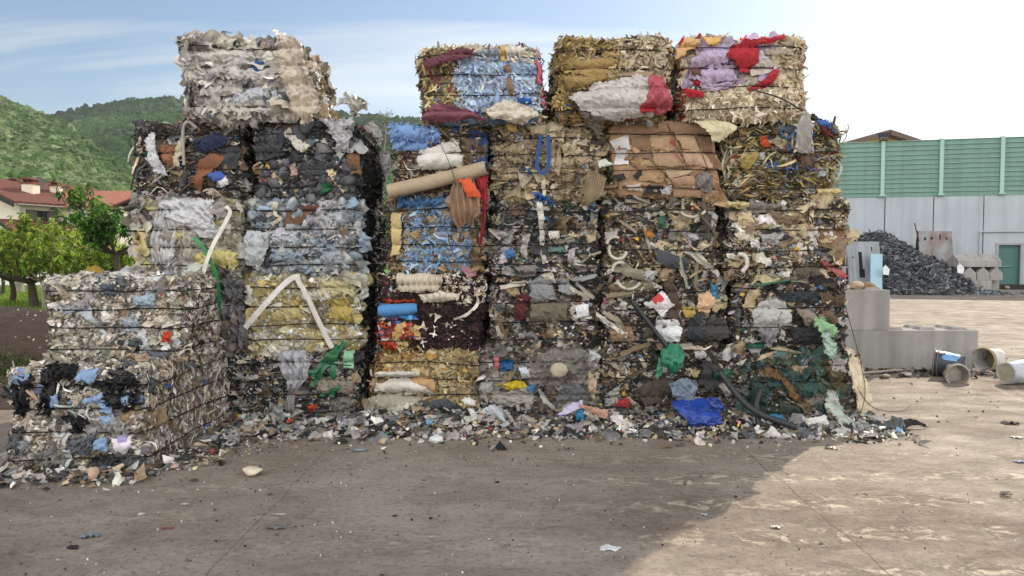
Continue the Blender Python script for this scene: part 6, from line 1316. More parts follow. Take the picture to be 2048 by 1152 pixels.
for r, c, k_ in (([[(1002, 764), (1030, 760), (1046, 764)], [(990, 772), (1026, 782), (1056, 774)]], '#d2bc34', 'film'), ([[(1040, 736), (1054, 734)], [(1044, 758), (1062, 756)]], '#d3dbe2', 'paint'), ([[(986, 714), (998, 712)], [(988, 734), (996, 738)]], '#d8788a', 'film'), ([[(1002, 722), (1024, 720)], [(1004, 744), (1030, 740)]], '#235f96', 'film'), ([[(1052, 770), (1072, 768)], [(1054, 786), (1070, 788)]], '#3f7fae', 'film'), ([[(980, 782), (1070, 776)], [(985, 808), (1064, 814)]], '#a8a49c', 'film'), ([[(1130, 770), (1160, 760), (1180, 790)], [(1110, 806), (1150, 800), (1170, 796)]], '#66666a', 'fab'), ([[(962, 770), (985, 764)], [(958, 800), (980, 806)]], '#b4b2ae', 'film'), ([[(1176, 700), (1200, 712)], [(1172, 730), (1190, 736)]], '#c9cccb', 'film'), ([[(1176, 740), (1200, 745)], [(1172, 790), (1186, 796)]], '#b8a98f', 'fab')): pc_(D1, "film_scrap", r, c, k_, .12, wr=.02, bow=.04, n=20)
for p in ([(1030, 788), (1036, 822)], [(1048, 792), (1056, 818)], [(1076, 776), (1114, 826)]): pc_(D1, "white_strip", ribbon(p, 7), '#b9b6ae', 'film', .15, wr=.003, bow=0, k=8, n=4)
# --- top D
pc_(TD, "clear_bag", [[(1142, 190), (1200, 164), (1300, 152)], [(1150, 204), (1230, 178), (1336, 172)], [(1180, 226), (1260, 212), (1346, 200)], [(1216, 240), (1270, 238), (1330, 226)]], '#d8d2ce', 'film', (.06, .15, .17, .10), wr=.02, bow=.10, pleat=.014, pf=8, n=44, k=26)
pc_(TD, "pink_film", [[(1300, 152), (1332, 152)], [(1296, 176), (1340, 176)], [(1280, 206), (1344, 204)], [(1286, 226), (1330, 224)]], '#c4606e', 'film', (.10, .24, .22, .12), wr=.02, bow=.08, n=24, k=16); pc_(TD, "red_film", [[(1284, 210), (1316, 208)], [(1280, 224), (1310, 222)]], '#c02a38', 'film', .32, wr=.02)
pc_(TD, "grey_film_tail", [[(1146, 196), (1180, 196)], [(1164, 230), (1206, 226)], [(1190, 262), (1216, 254)]], '#7f786f', 'film', (.10, .13, .10), wr=.025, pleat=.012, n=22, k=16); pc_(TD, "red_cloth", [[(1220, 232), (1270, 226)], [(1224, 242), (1266, 240)]], '#7c1f2c', 'fab', .10, wr=.015)
pc_(TD, "ochre_felt", [[(1136, 122), (1190, 116), (1236, 118)], [(1130, 144), (1190, 150), (1236, 146)]], '#9e8656', 'fab', .035, wr=.012, bow=.05, n=24); pc_(TD, "ochre_felt", [[(1130, 154), (1180, 150), (1220, 150)], [(1136, 178), (1170, 176), (1196, 168)]], '#988052', 'fab', .035, wr=.012, bow=.05, n=24); pc_(TD, "tan_cloth", [[(1236, 146), (1310, 140)], [(1234, 152), (1300, 152)]], '#9c8672', 'fab', .07, wr=.01)
for r in ([[(1340, 140), (1366, 130)], [(1344, 200), (1366, 205)]],): tl("grey_film", r, 7.55, '#6d6d70', "grey film stuffed between the bag bale and the red cloth bale", "film", wr=.04, n=20)
# --- cardboard bale E4
for r, c in (([[(1228, 248), (1320, 243), (1424, 246)], [(1224, 268), (1320, 266), (1420, 266)]], '#93735a'), ([[(1262, 272), (1302, 269)], [(1264, 300), (1308, 298)]], '#806650'), ([[(1300, 269), (1346, 267)], [(1306, 300), (1358, 300)]], '#a88c70'), ([[(1346, 268), (1392, 270)], [(1362, 300), (1406, 301)]], '#ad9174'), ([[(1262, 303), (1300, 302)], [(1262, 316), (1300, 318)]], '#8a735e'), ([[(1304, 303), (1362, 303)], [(1310, 332), (1374, 332)]], '#b09478'), ([[(1362, 303), (1412, 304)], [(1374, 334), (1430, 336)]], '#b59a7e'), ([[(1262, 317), (1300, 320)], [(1264, 331), (1318, 332)]], '#a98d6c'), ([[(1230, 336), (1266, 335)], [(1226, 352), (1258, 356)]], '#a88a6c'), ([[(1286, 336), (1332, 337)], [(1280, 362), (1326, 364)]], '#9f8163'), ([[(1328, 337), (1392, 338)], [(1338, 356), (1376, 346)]], '#b49c84'), ([[(1390, 272), (1420, 274)], [(1412, 330), (1440, 330)]], '#7d624c'), ([[(1350, 372), (1440, 368)], [(1346, 394), (1440, 394)]], '#93765c'), ([[(1256, 360), (1300, 366)], [(1232, 372), (1300, 372)]], '#a88868'), ([[(1330, 358), (1386, 350)], [(1336, 368), (1394, 372)]], '#a5876a')):
    pc_(E4, "cardboard_panel", r, c, 'card', .024 + .004 * (_k[0] % 4), wr=.004, bow=.012, edge=.003, n=12, k=8, thick=.006)
lb1 = pc_(E4, "printed_carton", [[(1222, 279), (1259, 272)], [(1231, 300), (1262, 299)]], '#c9c7c6', 'card', .044, wr=.002, bow=.004, edge=.001, n=8, k=6, thick=.005)
lb2 = pc_(E4, "printed_carton", [[(1231, 303), (1262, 301)], [(1228, 331), (1260, 331)]], '#dcdde0', 'card', .044, wr=.002, bow=.004, edge=.001, n=8, k=6, thick=.005, label="white carton with printed lettering")
def text(body, px, py, hpx, Y, col, parent, rot=0, tilt=0):
    cu = bpy.data.curves.new("lettering", 'FONT'); cu.body = body; cu.size = hpx * Y / F * 1.4; cu.align_x = 'CENTER'; cu.align_y = 'CENTER'; cu.extrude = .0008
    o0 = bpy.data.objects.new("lettering_curve", cu); COL.objects.link(o0); dg = bpy.context.evaluated_depsgraph_get(); me = bpy.data.meshes.new_from_object(o0.evaluated_get(dg)); bpy.data.objects.remove(o0); me.materials.clear(); me.materials.append(cmat(col, .8)); o = bpy.data.objects.new("lettering", me); COL.objects.link(o)
    p = at(px, py, Y); o.location = p - np.array(parent['_o']); o.rotation_euler = Matrix.Rotation(R(rot), 3, 'Y').to_euler() if False else (Matrix.Rotation(R(-rot), 3, 'Y') @ Matrix.Rotation(R(90), 3, 'X')).to_euler(); o.parent = parent
    return o
ty = E4.y() - .062
text("MATTYLUCOM", 1247, 310, 3.2, ty, '#2a3348', lb2)
mb = MB()
for a0, a1 in (((1237, 307), (1247, 303)), ((1247, 303), (1257, 307)), ((1237, 313), (1247, 317)), ((1247, 317), (1257, 313))): mb.tube([at(*a0, ty), at(*a1, ty)], .0018, 4)
mb.build("emblem", cmat('#b88a8a'), lb2)
mb = MB(); mb.box(at(1245, 297.5, ty), (.042, .002, .006)); mb.build("red_bar", cmat('#7c2a34'), lb1)
mb = MB(); p = at(1238.5, 294, ty); mb.tube([p, p - (0, .002, 0)], .009, 12); mb.build("black_dot", cmat('#14141a'), lb1)
rw = ty + .0
for q in ([(1341, 276), (1344, 280), (1342, 284), (1346, 284)], [(1340, 283), (1346, 287), (1350, 283), (1348, 278)], [(1345, 291), (1349, 289), (1352, 292)], [(1350, 307), (1353, 311), (1358, 312)], [(1355, 313), (1360, 318), (1364, 322)], [(1362, 320), (1366, 327), (1364, 324), (1369, 322)]):
    rod_(E4, "red_writing", q, 1.0, '#a83238', .042, n=12, sides=5)
for q in ([(1334, 244), (1352, 290), (1376, 338)], [(1390, 272), (1420, 345), (1436, 360)], [(1300, 320), (1336, 354), (1350, 372)]): rod_(E4, "crease", q, .8, '#4a3a2c', .030, sides=5)
pc_(E4, "dark_card", [[(1268, 350), (1284, 338)], [(1274, 358), (1286, 346)]], '#23282f', 'card', .06, wr=.002); pc_(E4, "dark_card", [[(1228, 350), (1248, 346)], [(1236, 362), (1252, 358)]], '#2a2c30', 'card', .06, wr=.006)
bx = pc_(E4, "dark_carton", [[(1298, 372), (1326, 372)], [(1290, 386), (1326, 388)]], '#22262e', 'card', .06, wr=.002, bow=.003, label="dark carton piece with a pale number"); text("99", 1311, 382, 5, E4.y() - .072, '#c9b98a', bx)
pc_(E4, "film_scrap", [[(1400, 346), (1424, 344)], [(1392, 366), (1428, 368)], [(1404, 382), (1424, 382)]], '#8f8b88', 'film', .06, wr=.02, bow=.05); pc_(E4, "film_scrap", [[(1322, 374), (1344, 370)], [(1326, 388), (1342, 386)]], '#cfcfd2', 'film', .07, wr=.02)
pc_(E4, "white_paper", [[(1250, 370), (1280, 368)], [(1256, 380), (1276, 382)]], '#b9aca2', 'paint', .06, wr=.004)
tl("white_scrap", [[(1196, 322), (1210, 318)], [(1200, 334), (1228, 330)]], 7.36, '#c8d0ca', "torn whitish scrap sticking out left of the cardboard bale", "scrap", 'paint', wr=.015)
# --- E3, E2, E1
for c, r_, a0, a1 in (((1236, 500), 18, 150, 350), ((1230, 490), 16, 60, 170), ((1240, 540), 15, 60, 190), ((1385, 400), 34, 225, 320), ((1258, 552), 26, 200, 330)):
    rod_(E3, "pipe_offcut", [(c[0] + r_ * math.cos(R(a)), c[1] - r_ * math.sin(R(a))) for a in np.linspace(a0, a1, 7)], 3.2, '#bdb7aa', .06)
for p, c, w_ in (([(1372, 496), (1436, 546)], '#a3a39a', 9), ([(1394, 500), (1424, 536)], '#b8b2a4', 6), ([(1224, 538), (1288, 544)], '#8a8272', 11), ([(1310, 510), (1380, 530)], '#3f444a', 24), ([(1244, 546), (1300, 560)], '#7d7666', 10)): pc_(E3, "lath", ribbon(p, w_), c, 'card', .09, wr=.002, bow=0, thick=.012, k=6, n=4)
for r, c, k_ in (([[(1210, 466), (1240, 460)], [(1212, 484), (1232, 480)]], '#b9b6b2', 'film'), ([[(1292, 464), (1306, 460)], [(1294, 476), (1308, 474)]], '#d0863a', 'film'), ([[(1312, 436), (1330, 432)], [(1316, 460), (1332, 456)]], '#3d6a58', 'film'), ([[(1370, 462), (1394, 468)], [(1384, 480), (1398, 484)]], '#bcbabc', 'film'), ([[(1400, 420), (1424, 430)], [(1400, 470), (1420, 480)]], '#4b4844', 'fab'), ([[(1390, 430), (1402, 428)], [(1388, 444), (1400, 442)]], '#c9c4b8', 'paint'), ([[(1290, 545), (1318, 540)], [(1288, 560), (1310, 566)]], '#c4c4c4', 'film')): pc_(E3, "scrap_sheet", r, c, k_, .08, wr=.015)
sh = pc_(E2, "paper_sheet", [[(1288, 606), (1326, 584)], [(1326, 636), (1346, 614)]], '#d6d3d3', 'paint', .10, wr=.005, bow=.02, label="white paper with a red block"); pc_(E2, "paper_sheet", [[(1304, 598), (1320, 586)], [(1312, 610), (1330, 598)]], '#c23a44', 'paint', .118, wr=.002, bow=.002, edge=.001, label="red paper block")
for i in range(4): rod_(E2, "print_line", [(1306 + i * 5, 614 + i * 4.5), (1322 + i * 4, 603 + i * 4.5)], .5, '#a89aa0', .122, sides=4)
for r, c, k_ in (([[(1312, 642), (1360, 638)], [(1312, 664), (1364, 662)], [(1326, 682), (1360, 682)]], '#cdd0d2', 'paint'), ([[(1398, 588), (1420, 580), (1428, 590)], [(1396, 614), (1426, 612)], [(1400, 622), (1422, 626)]], '#c9a888', 'card'), ([[(1364, 612), (1392, 614)], [(1370, 634), (1392, 634)]], '#bfa65a', 'film'), ([[(1380, 634), (1402, 628)], [(1378, 668), (1410, 672)], [(1396, 684), (1412, 682)]], '#2b3036', 'paint'), ([[(1412, 640), (1452, 636)], [(1414, 680), (1454, 676)]], '#3a3a3a', 'paint'), ([[(1226, 660), (1262, 648)], [(1224, 684), (1270, 688)]], '#8a7460', 'card'), ([[(1216, 570), (1300, 562)], [(1220, 596), (1304, 592)]], '#6d6450', 'card'), ([[(1422, 566), (1436, 572)], [(1424, 600), (1438, 596)]], '#3a86ae', 'film'), ([[(1292, 656), (1310, 652)], [(1288, 674), (1306, 676)]], '#55504a', 'fab')): pc_(E2, "scrap_sheet", r, c, k_, .09, wr=.012, bow=.03, n=20)
pc_(E2, "plank", ribbon([(1330, 566), (1345, 600), (1362, 690)], 20), '#4a3a30', 'card', .07, wr=.003, bow=0, thick=.02)
for p, c in (([(1196, 626), (1248, 672)], '#cfc9c2'), ([(1206, 622), (1252, 656)], '#8f8676'), ([(1212, 592), (1262, 584)], '#7d735f')): pc_(E2, "lath", ribbon(p, 8), c, 'card', .13, wr=.002, bow=0, thick=.012, k=6, n=4)
mb = MB(); Ye = E2.y() - .12; mb.tube([at(1262, 600, Ye), at(1334, 694, Ye - .04)], .026, 12); mb.build("black_pipe", cmat('#23282d', .35), E2.t)
tl("green_bag", [[(1324, 692), (1344, 684), (1364, 692)], [(1322, 712), (1344, 712), (1366, 716)], [(1332, 735), (1350, 738), (1364, 736)], [(1342, 750), (1352, 752), (1358, 748)]], [7.3, 7.2, 7.2, 7.26], '#3a8c6c', "translucent green plastic bag hanging in front of the dark fifth column", "plastic bag", wr=.02, bow=.06, pleat=.012, n=28, k=22)
tl("green_bag_strip", [[(1318, 716), (1328, 714)], [(1310, 758), (1322, 752)]], 7.25, '#4f9a78', "torn green plastic strip left of the green bag", "plastic strip", wr=.012, k=12)
tl("grey_cloth", [[(1338, 764), (1364, 756), (1386, 762)], [(1340, 782), (1370, 782), (1394, 786)], [(1364, 802), (1394, 800)]], 7.22, '#8494a8', "grey blue crumpled sheet just above the blue tarpaulin", "sheet", wr=.025, bow=.05, n=24, k=16)
tl("blue_tarpaulin", [[(1348, 798), (1390, 806), (1420, 794), (1442, 798)], [(1356, 818), (1396, 822), (1450, 824)], [(1376, 842), (1410, 846), (1446, 838)], [(1392, 852), (1420, 853), (1440, 848)]], [7.22, 7.05, 6.98, 7.0], '#1d3f94', "bright blue tarpaulin lying at the foot of the fifth column", "tarpaulin", 'gloss', wr=.02, bow=.07, n=30, k=20)
tl("blue_tarpaulin", [[(1412, 796), (1430, 792)], [(1420, 815), (1446, 812)], [(1440, 818), (1450, 816)]], 7.0, '#1b3a86', "small folded corner of blue tarpaulin on the larger blue one", "tarpaulin", 'gloss', wr=.02, bow=.05)
for p, c in (([(1240, 712), (1300, 690)], '#7a6a52'), ([(1215, 720), (1262, 752)], '#8a8172'), ([(1345, 690), (1410, 700)], '#a39a8a'), ([(1250, 760), (1290, 740)], '#5d5446'), ([(1420, 700), (1460, 790)], '#2a2a2c')): pc_(E1, "lath", ribbon(p, 7), c, 'card', .10, wr=.002, bow=0, thick=.012, k=6, n=4)
for r, c, k_ in (([[(1215, 790), (1240, 770)], [(1210, 815), (1236, 806)]], '#a9a6a4', 'film'), ([[(1232, 800), (1262, 796)], [(1226, 812), (1256, 816)]], '#b03a40', 'film'), ([[(1400, 720), (1440, 730)], [(1400, 770), (1430, 780)]], '#3d3d40', 'fab'), ([[(1280, 770), (1340, 760)], [(1285, 812), (1340, 806)]], '#4d453c', 'fab'), ([[(1390, 704), (1412, 700)], [(1394, 716), (1414, 714)]], '#c0bfbc', 'film'), ([[(1428, 745), (1462, 738)], [(1432, 762), (1464, 756)]], '#2f6a50', 'film'), ([[(1440, 770), (1460, 764)], [(1450, 796), (1470, 790)]], '#b5afa8', 'film')): pc_(E1, "scrap_sheet", r, c, k_, .10, wr=.02)
# --- top E
for r, c, n_ in (([[(1462, 86), (1490, 80), (1520, 82)], [(1458, 104), (1490, 106), (1524, 112)], [(1466, 120), (1496, 128), (1524, 124)], [(1482, 148), (1496, 146), (1502, 136)]], '#a32a34', "red_cloth"), ([[(1502, 82), (1540, 74), (1574, 64)], [(1508, 94), (1540, 86), (1576, 74)]], '#a62c36', "red_cloth"), ([[(1368, 174), (1390, 178), (1408, 184)], [(1370, 190), (1390, 192), (1409, 196)]], '#a81f2c', "red_cloth"), ([[(1498, 178), (1530, 160), (1548, 132)], [(1502, 184), (1540, 172), (1556, 138)]], '#a32a34', "red_cloth"), ([[(1388, 160), (1402, 164)], [(1390, 168), (1408, 174)]], '#a81f2c', "red_cloth")):
    pc_(TE, n_, r, c, 'fab', .07, wr=.012, bow=.03, n=24)
for r in ([[(1386, 116), (1420, 96), (1462, 88)], [(1382, 132), (1420, 128), (1462, 122)]], [[(1380, 136), (1420, 132), (1470, 130)], [(1376, 158), (1420, 164), (1478, 160)]], [[(1376, 164), (1430, 166), (1472, 162)], [(1380, 176), (1430, 180), (1470, 172)]]): pc_(TE, "lavender_cloth", r, '#b4a4be', 'fab', .035, wr=.012, bow=.05, pleat=.008, pf=16, n=34)
pc_(TE, "white_cloth", [[(1500, 130), (1540, 112)], [(1505, 150), (1560, 140)]], '#c0b8b0', 'fab', .05, wr=.012); pc_(TE, "tan_cloth", [[(1528, 92), (1590, 84)], [(1532, 108), (1588, 112)]], '#a3978a', 'fab', .04, wr=.012); pc_(TE, "brown_patch", [[(1384, 134), (1400, 132)], [(1382, 148), (1404, 150)]], '#5f4638', 'fab', .065, wr=.005)
pc_(TE, "orange_flap", [[(1402, 74), (1434, 74), (1468, 59)], [(1412, 90), (1430, 88), (1440, 80)]], '#d2a868', 'fab', (.0, .02), wr=.006, bow=.01); pc_(TE, "orange_flap", [[(1350, 100), (1372, 76), (1402, 82)], [(1350, 122), (1376, 106), (1400, 92)]], '#cda873', 'fab', (.02, .06), wr=.012, bow=.04, n=22)
pc_(TE, "cream_cloth", [[(1392, 238), (1430, 236), (1480, 246)], [(1416, 256), (1440, 258), (1474, 256)], [(1430, 280), (1442, 286), (1452, 280)]], '#d2c9a8', 'fab', (.08, .10, .08), wr=.012, bow=.03, n=24, k=14)
rod_(TE, "cable", [(1500, 178), (1560, 196), (1606, 222)], 1.6, '#2a2826', .08)
# --- column F
tl("thread_bundle", [[(1600, 226), (1608, 224), (1616, 228)], [(1594, 256), (1608, 256), (1626, 258)], [(1588, 302), (1606, 304), (1626, 302)]], [7.28, 7.26, 7.3], '#cdcac4', "white bundle of threads hanging at the upper right corner", "threads", 'fab', wr=.004, pleat=.018, pf=30, n=60, k=14, bow=.03, edge=.012)
for r, c, k_ in (([[(1520, 274), (1532, 270)], [(1522, 292), (1538, 292)]], '#d2552c', 'film'), ([[(1490, 310), (1520, 300)], [(1486, 330), (1500, 336)]], '#a38f55', 'fab'), ([[(1560, 250), (1600, 256)], [(1562, 280), (1590, 276)]], '#55606c', 'fab'), ([[(1600, 310), (1630, 312)], [(1604, 340), (1630, 336)]], '#6b5646', 'fab'), ([[(1632, 372), (1680, 376)], [(1634, 386), (1684, 388)]], '#bfae80', 'fab')): pc_(F4, "strap_scrap", r, c, k_, .08, wr=.015)
for r, c in (([[(1634, 232), (1664, 240)], [(1636, 250), (1672, 262)]], '#4a70b0'), ([[(1636, 252), (1668, 262)], [(1640, 268), (1670, 276)]], '#6b3036'), ([[(1610, 222), (1640, 228)], [(1616, 236), (1640, 246)]], '#3a3430')): pc_(F4, "top_rag", r, c, 'fab', .06, wr=.03, bow=.06, n=20)
for r, c, k_ in (([[(1480, 428), (1506, 424)], [(1482, 454), (1512, 456)]], '#c4b494', 'paint'), ([[(1470, 466), (1510, 462)], [(1476, 480), (1506, 482)]], '#cfc8b4', 'paint'), ([[(1500, 478), (1518, 476)], [(1504, 494), (1520, 496)]], '#d3d3d0', 'paint'), ([[(1525, 464), (1570, 462)], [(1524, 480), (1560, 494)]], '#b9b9b8', 'film'), ([[(1540, 420), (1600, 440)], [(1560, 450), (1600, 460)]], '#7a6a55', 'fab'), ([[(1640, 460), (1686, 456)], [(1640, 500), (1690, 500)]], '#7a5c44', 'fab'), ([[(1456, 402), (1500, 404)], [(1458, 412), (1496, 420)]], '#c9bd8f', 'fab'), ([[(1500, 400), (1560, 410)], [(1490, 424), (1540, 424)]], '#7f7a74', 'fab'), ([[(1590, 535), (1630, 528)], [(1600, 560), (1636, 552)]], '#5d554a', 'fab')): pc_(F3, "scrap_sheet", r, c, k_, .08, wr=.02)
rod_(F3, "pipe_offcut", [(1476, 508), (1490, 512), (1494, 530), (1484, 544)], 4.5, '#c9c4bc', .09); pc_(F3, "red_plank", ribbon([(1640, 520), (1694, 552)], 10), '#a85a5c', 'card', .09, wr=.002, bow=0, thick=.015, k=6, n=4); pc_(F3, "lath", ribbon([(1540, 550), (1620, 566)], 7), '#8f8b7c', 'card', .09, wr=.002, bow=0, thick=.012, k=6, n=4)
sk = pc_(F2, "printed_sack", [[(1502, 622), (1530, 602), (1568, 600)], [(1498, 636), (1535, 630), (1582, 636)], [(1508, 652), (1540, 656), (1570, 652)]], '#c4c5c2', 'film', .10, wr=.012, bow=.05, n=26, k=14, label="white plastic sack with black lettering"); text("terni", 1559, 633, 8, F2.y() - .185, '#2b2b2a', sk, 68)
for r, c, k_ in (([[(1590, 616), (1614, 620)], [(1602, 636), (1630, 642)], [(1612, 652), (1630, 652)]], '#9a8f84', 'film'), ([[(1586, 650), (1650, 650)], [(1590, 690), (1652, 682)]], '#26272a', 'paint'), ([[(1520, 656), (1560, 656)], [(1524, 690), (1540, 694)]], '#8f8c90', 'film'), ([[(1640, 620), (1672, 620)], [(1645, 642), (1676, 644)]], '#6a5a48', 'fab'), ([[(1640, 585), (1684, 590)], [(1646, 612), (1688, 612)]], '#5b4c3e', 'fab'), ([[(1496, 690), (1530, 684)], [(1498, 698), (1530, 696)]], '#1f5c48', 'film'), ([[(1560, 585), (1640, 580)], [(1566, 600), (1640, 606)]], '#2a3338', 'paint')): pc_(F2, "scrap_sheet", r, c, k_, .08, wr=.02)
pc_(F2, "lath", ribbon([(1545, 696), (1640, 712), (1690, 732)], 5), '#a3947c', 'card', .12, wr=.001, bow=0, thick=.01, k=8, n=3); rod_(F2, "green_rod", [(1510, 572), (1580, 560)], 2.5, '#2f5a4c', .09)
tl("light_green_bag", [[(1630, 640), (1640, 634)], [(1640, 656), (1656, 644)], [(1652, 664), (1672, 654)], [(1664, 672), (1678, 664)]], 7.28, '#9cc99a', "light green torn plastic on the right column's dark second bale", "plastic scrap", wr=.012, edge=.012, k=16)
tl("light_green_bag", [[(1650, 662), (1660, 660)], [(1646, 684), (1664, 680)], [(1652, 706), (1672, 700)], [(1660, 716), (1676, 714)]], 7.26, '#b6cfc0', "pale tattered plastic strip hanging below the light green plastic", "plastic scrap", wr=.02, edge=.015, k=16)
tl("cream_sheet", [[(1690, 700), (1706, 698)], [(1696, 740), (1724, 732)], [(1706, 780), (1732, 770)], [(1722, 824), (1746, 820)]], [7.45, 7.3, 7.25, 7.2], '#d3c6aa', "tall cream sheet leaning on the bottom right corner bale", "sheet", 'fab', wr=.008, pleat=.010, pf=7, n=20, k=22, edge=.008)
tl("white_film", [[(1652, 780), (1676, 786)], [(1660, 815), (1690, 822)], [(1690, 846), (1724, 850)]], [7.2, 7.12, 7.0], '#c6cfc4', "white and greenish film trailing to the ground at the corner bale", "film", wr=.02, pleat=.012, k=20, edge=.012)
tl("white_paper", [[(1612, 836), (1650, 832)], [(1614, 846), (1656, 850)]], 7.0, '#d0d0cc', "flat white paper at the foot of the corner bale", "paper", 'paint', wr=.006)
tl("brown_strip", ribbon([(1532, 742), (1560, 752), (1580, 776), (1592, 798), (1618, 810)], 14), F1.y() - .09, '#6b5436', "ragged brown cloth strip across the dark teal corner bale", "cloth strip", 'fab', wr=.02, bow=0, k=40, n=9, edge=.012)
for q, r_, lab in (([(1440, 745, 7.25), (1480, 796, 7.1), (1520, 828, 6.98), (1592, 855, 6.95)], 6.5, "long black hose sloping to the ground at the bottom right bale"), ([(1520, 780, 7.2), (1512, 810, 7.1), (1518, 850, 7.0)], 6, "short black hose standing upright beside the long sloping hose")):
    P = np.array([at(*p) for p in q]); mb = MB(); mb.tube(curve_pts(P, 24), r_ * 7.1 / F, 10); tag(mb.build("hose", cmat('#262b30', .5), None, P[0]), lab, "hose")
tl("blue_rag", [[(1526, 826), (1566, 830)], [(1530, 838), (1572, 842)]], 6.98, '#2f7aa8', "small bright blue rag by the black hose on the ground", "rag", wr=.02)
for r, c, k_ in (([[(1530, 735), (1620, 745)], [(1536, 770), (1600, 790)]], '#2f4a46', 'paint'), ([[(1590, 760), (1650, 770)], [(1600, 810), (1646, 812)]], '#34524c', 'paint'), ([[(1500, 760), (1540, 770)], [(1504, 800), (1530, 812)]], '#2c4440', 'paint'), ([[(1640, 715), (1690, 740)], [(1660, 770), (1700, 800)]], '#5a4f38', 'fab'), ([[(1560, 800), (1610, 812)], [(1556, 835), (1600, 840)]], '#3f4a40', 'fab'), ([[(1660, 720), (1700, 716)], [(1664, 750), (1700, 745)]], '#bdb6b4', 'film'), ([[(1610, 790), (1650, 790)], [(1612, 820), (1648, 824)]], '#8a8478', 'film')): pc_(F1, "teal_sheet" if k_ == 'paint' else "scrap_sheet", r, c, k_, .10, wr=.02, bow=.04, n=20)
# --- crumb bales
for r in ([[(24, 758), (60, 748)], [(26, 800), (58, 812)], [(30, 828), (50, 832)]], [[(78, 742), (112, 728)], [(80, 780), (108, 790)], [(74, 828), (98, 830)]], [[(112, 730), (150, 735)], [(105, 750), (140, 762)]], [[(190, 762), (272, 752)], [(196, 778), (274, 782)]], [[(208, 788), (276, 784)], [(206, 812), (262, 830)]], [[(128, 830), (172, 834)], [(146, 858), (170, 862)]]): pc_(G1, "black_bag", r, '#1b1d21', 'film', .05, wr=.018, bow=.04, pleat=.012, n=26, k=16, edge=.012)
for r in ([[(22, 752), (56, 748)], [(24, 768), (52, 772)]], [[(158, 740), (188, 736)], [(152, 760), (190, 768)]], [[(166, 800), (206, 786)], [(170, 808), (206, 806)]], [[(196, 804), (214, 810)], [(200, 826), (226, 832)]], [[(92, 792), (114, 790)], [(98, 818), (116, 818)]], [[(240, 796), (258, 792)], [(244, 810), (258, 808)]], [[(196, 834), (226, 832)], [(206, 848), (230, 850)]], [[(190, 880), (212, 876)], [(186, 900), (214, 906)]]): pc_(G1, "blue_cloth", r, '#8aa4c6', 'fab', .065, wr=.015, bow=.03, n=18)
for p, w_ in (([(142, 838), (134, 868), (128, 890)], 9), ([(108, 836), (104, 862), (116, 872), (124, 850)], 5), ([(134, 900), (128, 930), (130, 950)], 17), ([(174, 816), (168, 826), (182, 838), (200, 836)], 4)): pc_(G1, "white_strap", ribbon(p, w_), '#d0d3d2', 'film', .08, wr=.004, bow=0, k=16, n=4)
pc_(G1, "flat_bottle", [[(226, 874), (258, 870)], [(232, 894), (262, 890)], [(244, 908), (254, 906)]], '#d6d2da', 'gloss', .09, wr=.004, bow=.05, label="crushed white and purple bottle"); pc_(G1, "purple_print", [[(232, 876), (250, 873)], [(236, 886), (252, 884)]], '#8f7fc0', 'gloss', .147, wr=.001, bow=.004, edge=.001)
for r, c in (([[(140, 880), (190, 868)], [(136, 906), (180, 912)]], '#6d7078'), ([[(186, 830), (250, 840)], [(200, 862), (256, 872)]], '#b3b0ac'), ([[(176, 925), (230, 906)], [(186, 948), (234, 950)]], '#34383a'), ([[(230, 918), (280, 912)], [(236, 940), (288, 938)]], '#5d6064'), ([[(70, 912), (140, 905)], [(80, 930), (140, 935)]], '#85857c'), ([[(20, 860), (44, 852)], [(14, 900), (40, 910)]], '#5d5f62')): pc_(G1, "film_sheet", r, c, 'film', .05, wr=.03, bow=.04, n=22, k=14, edge=.012)
for r, c in (([[(158, 620), (182, 606)], [(172, 640), (196, 664)]], '#c4cad0'), ([[(126, 622), (150, 610)], [(130, 628), (152, 622)]], '#d3dce6'), ([[(244, 640), (278, 636)], [(248, 664), (276, 662)]], '#b9c6d2'), ([[(268, 592), (312, 584)], [(264, 610), (310, 614)]], '#b0c2d0'), ([[(276, 660), (292, 656)], [(284, 700), (300, 706)]], '#d2d4d6'), ([[(200, 570), (226, 566)], [(204, 590), (230, 588)]], '#5b6672'), ([[(236, 680), (286, 676)], [(240, 700), (284, 704)]], '#4b5254'), ([[(290, 700), (335, 696)], [(296, 728), (330, 724)]], '#6a6e78'), ([[(170, 728), (192, 716)], [(180, 732), (206, 706)]], '#c9d2d8'), ([[(308, 632), (334, 628)], [(312, 654), (334, 652)]], '#d6cdbb'), ([[(310, 600), (334, 598)], [(312, 630), (334, 626)]], '#c9bba3')): pc_(G2, "film_sheet", r, c, 'film', .035, wr=.015, bow=.02, n=16, edge=.008)
pc_(G2, "red_scrap", [[(326, 664), (340, 662)], [(324, 682), (346, 682)]], '#d04a2a', 'film', .06, wr=.02); pc_(G2, "white_strip", ribbon([(256, 680), (246, 700), (244, 724)], 6), '#d0d0cc', 'film', .05, wr=.003, bow=0, k=12, n=4); pc_(G2, "brown_lath", ribbon([(260, 608), (240, 634)], 5), '#7a5f48', 'card', .05, wr=0, bow=0, k=4, n=3)
tl("yellow_film", [[(166, 552), (190, 546), (212, 548)], [(176, 536), (196, 530), (210, 536)]], [6.6, 6.7], '#b3932f', "crumpled ochre yellow film on top of the upper crumb bale", "film", wr=.025, bow=.04, n=18)
tl("white_film", [[(232, 556), (254, 554), (268, 552)], [(238, 540), (252, 530), (264, 538)]], [6.5, 6.6], '#cfd0cc', "whitish crumpled film on top of the upper crumb bale", "film", wr=.03, bow=.05, n=18)

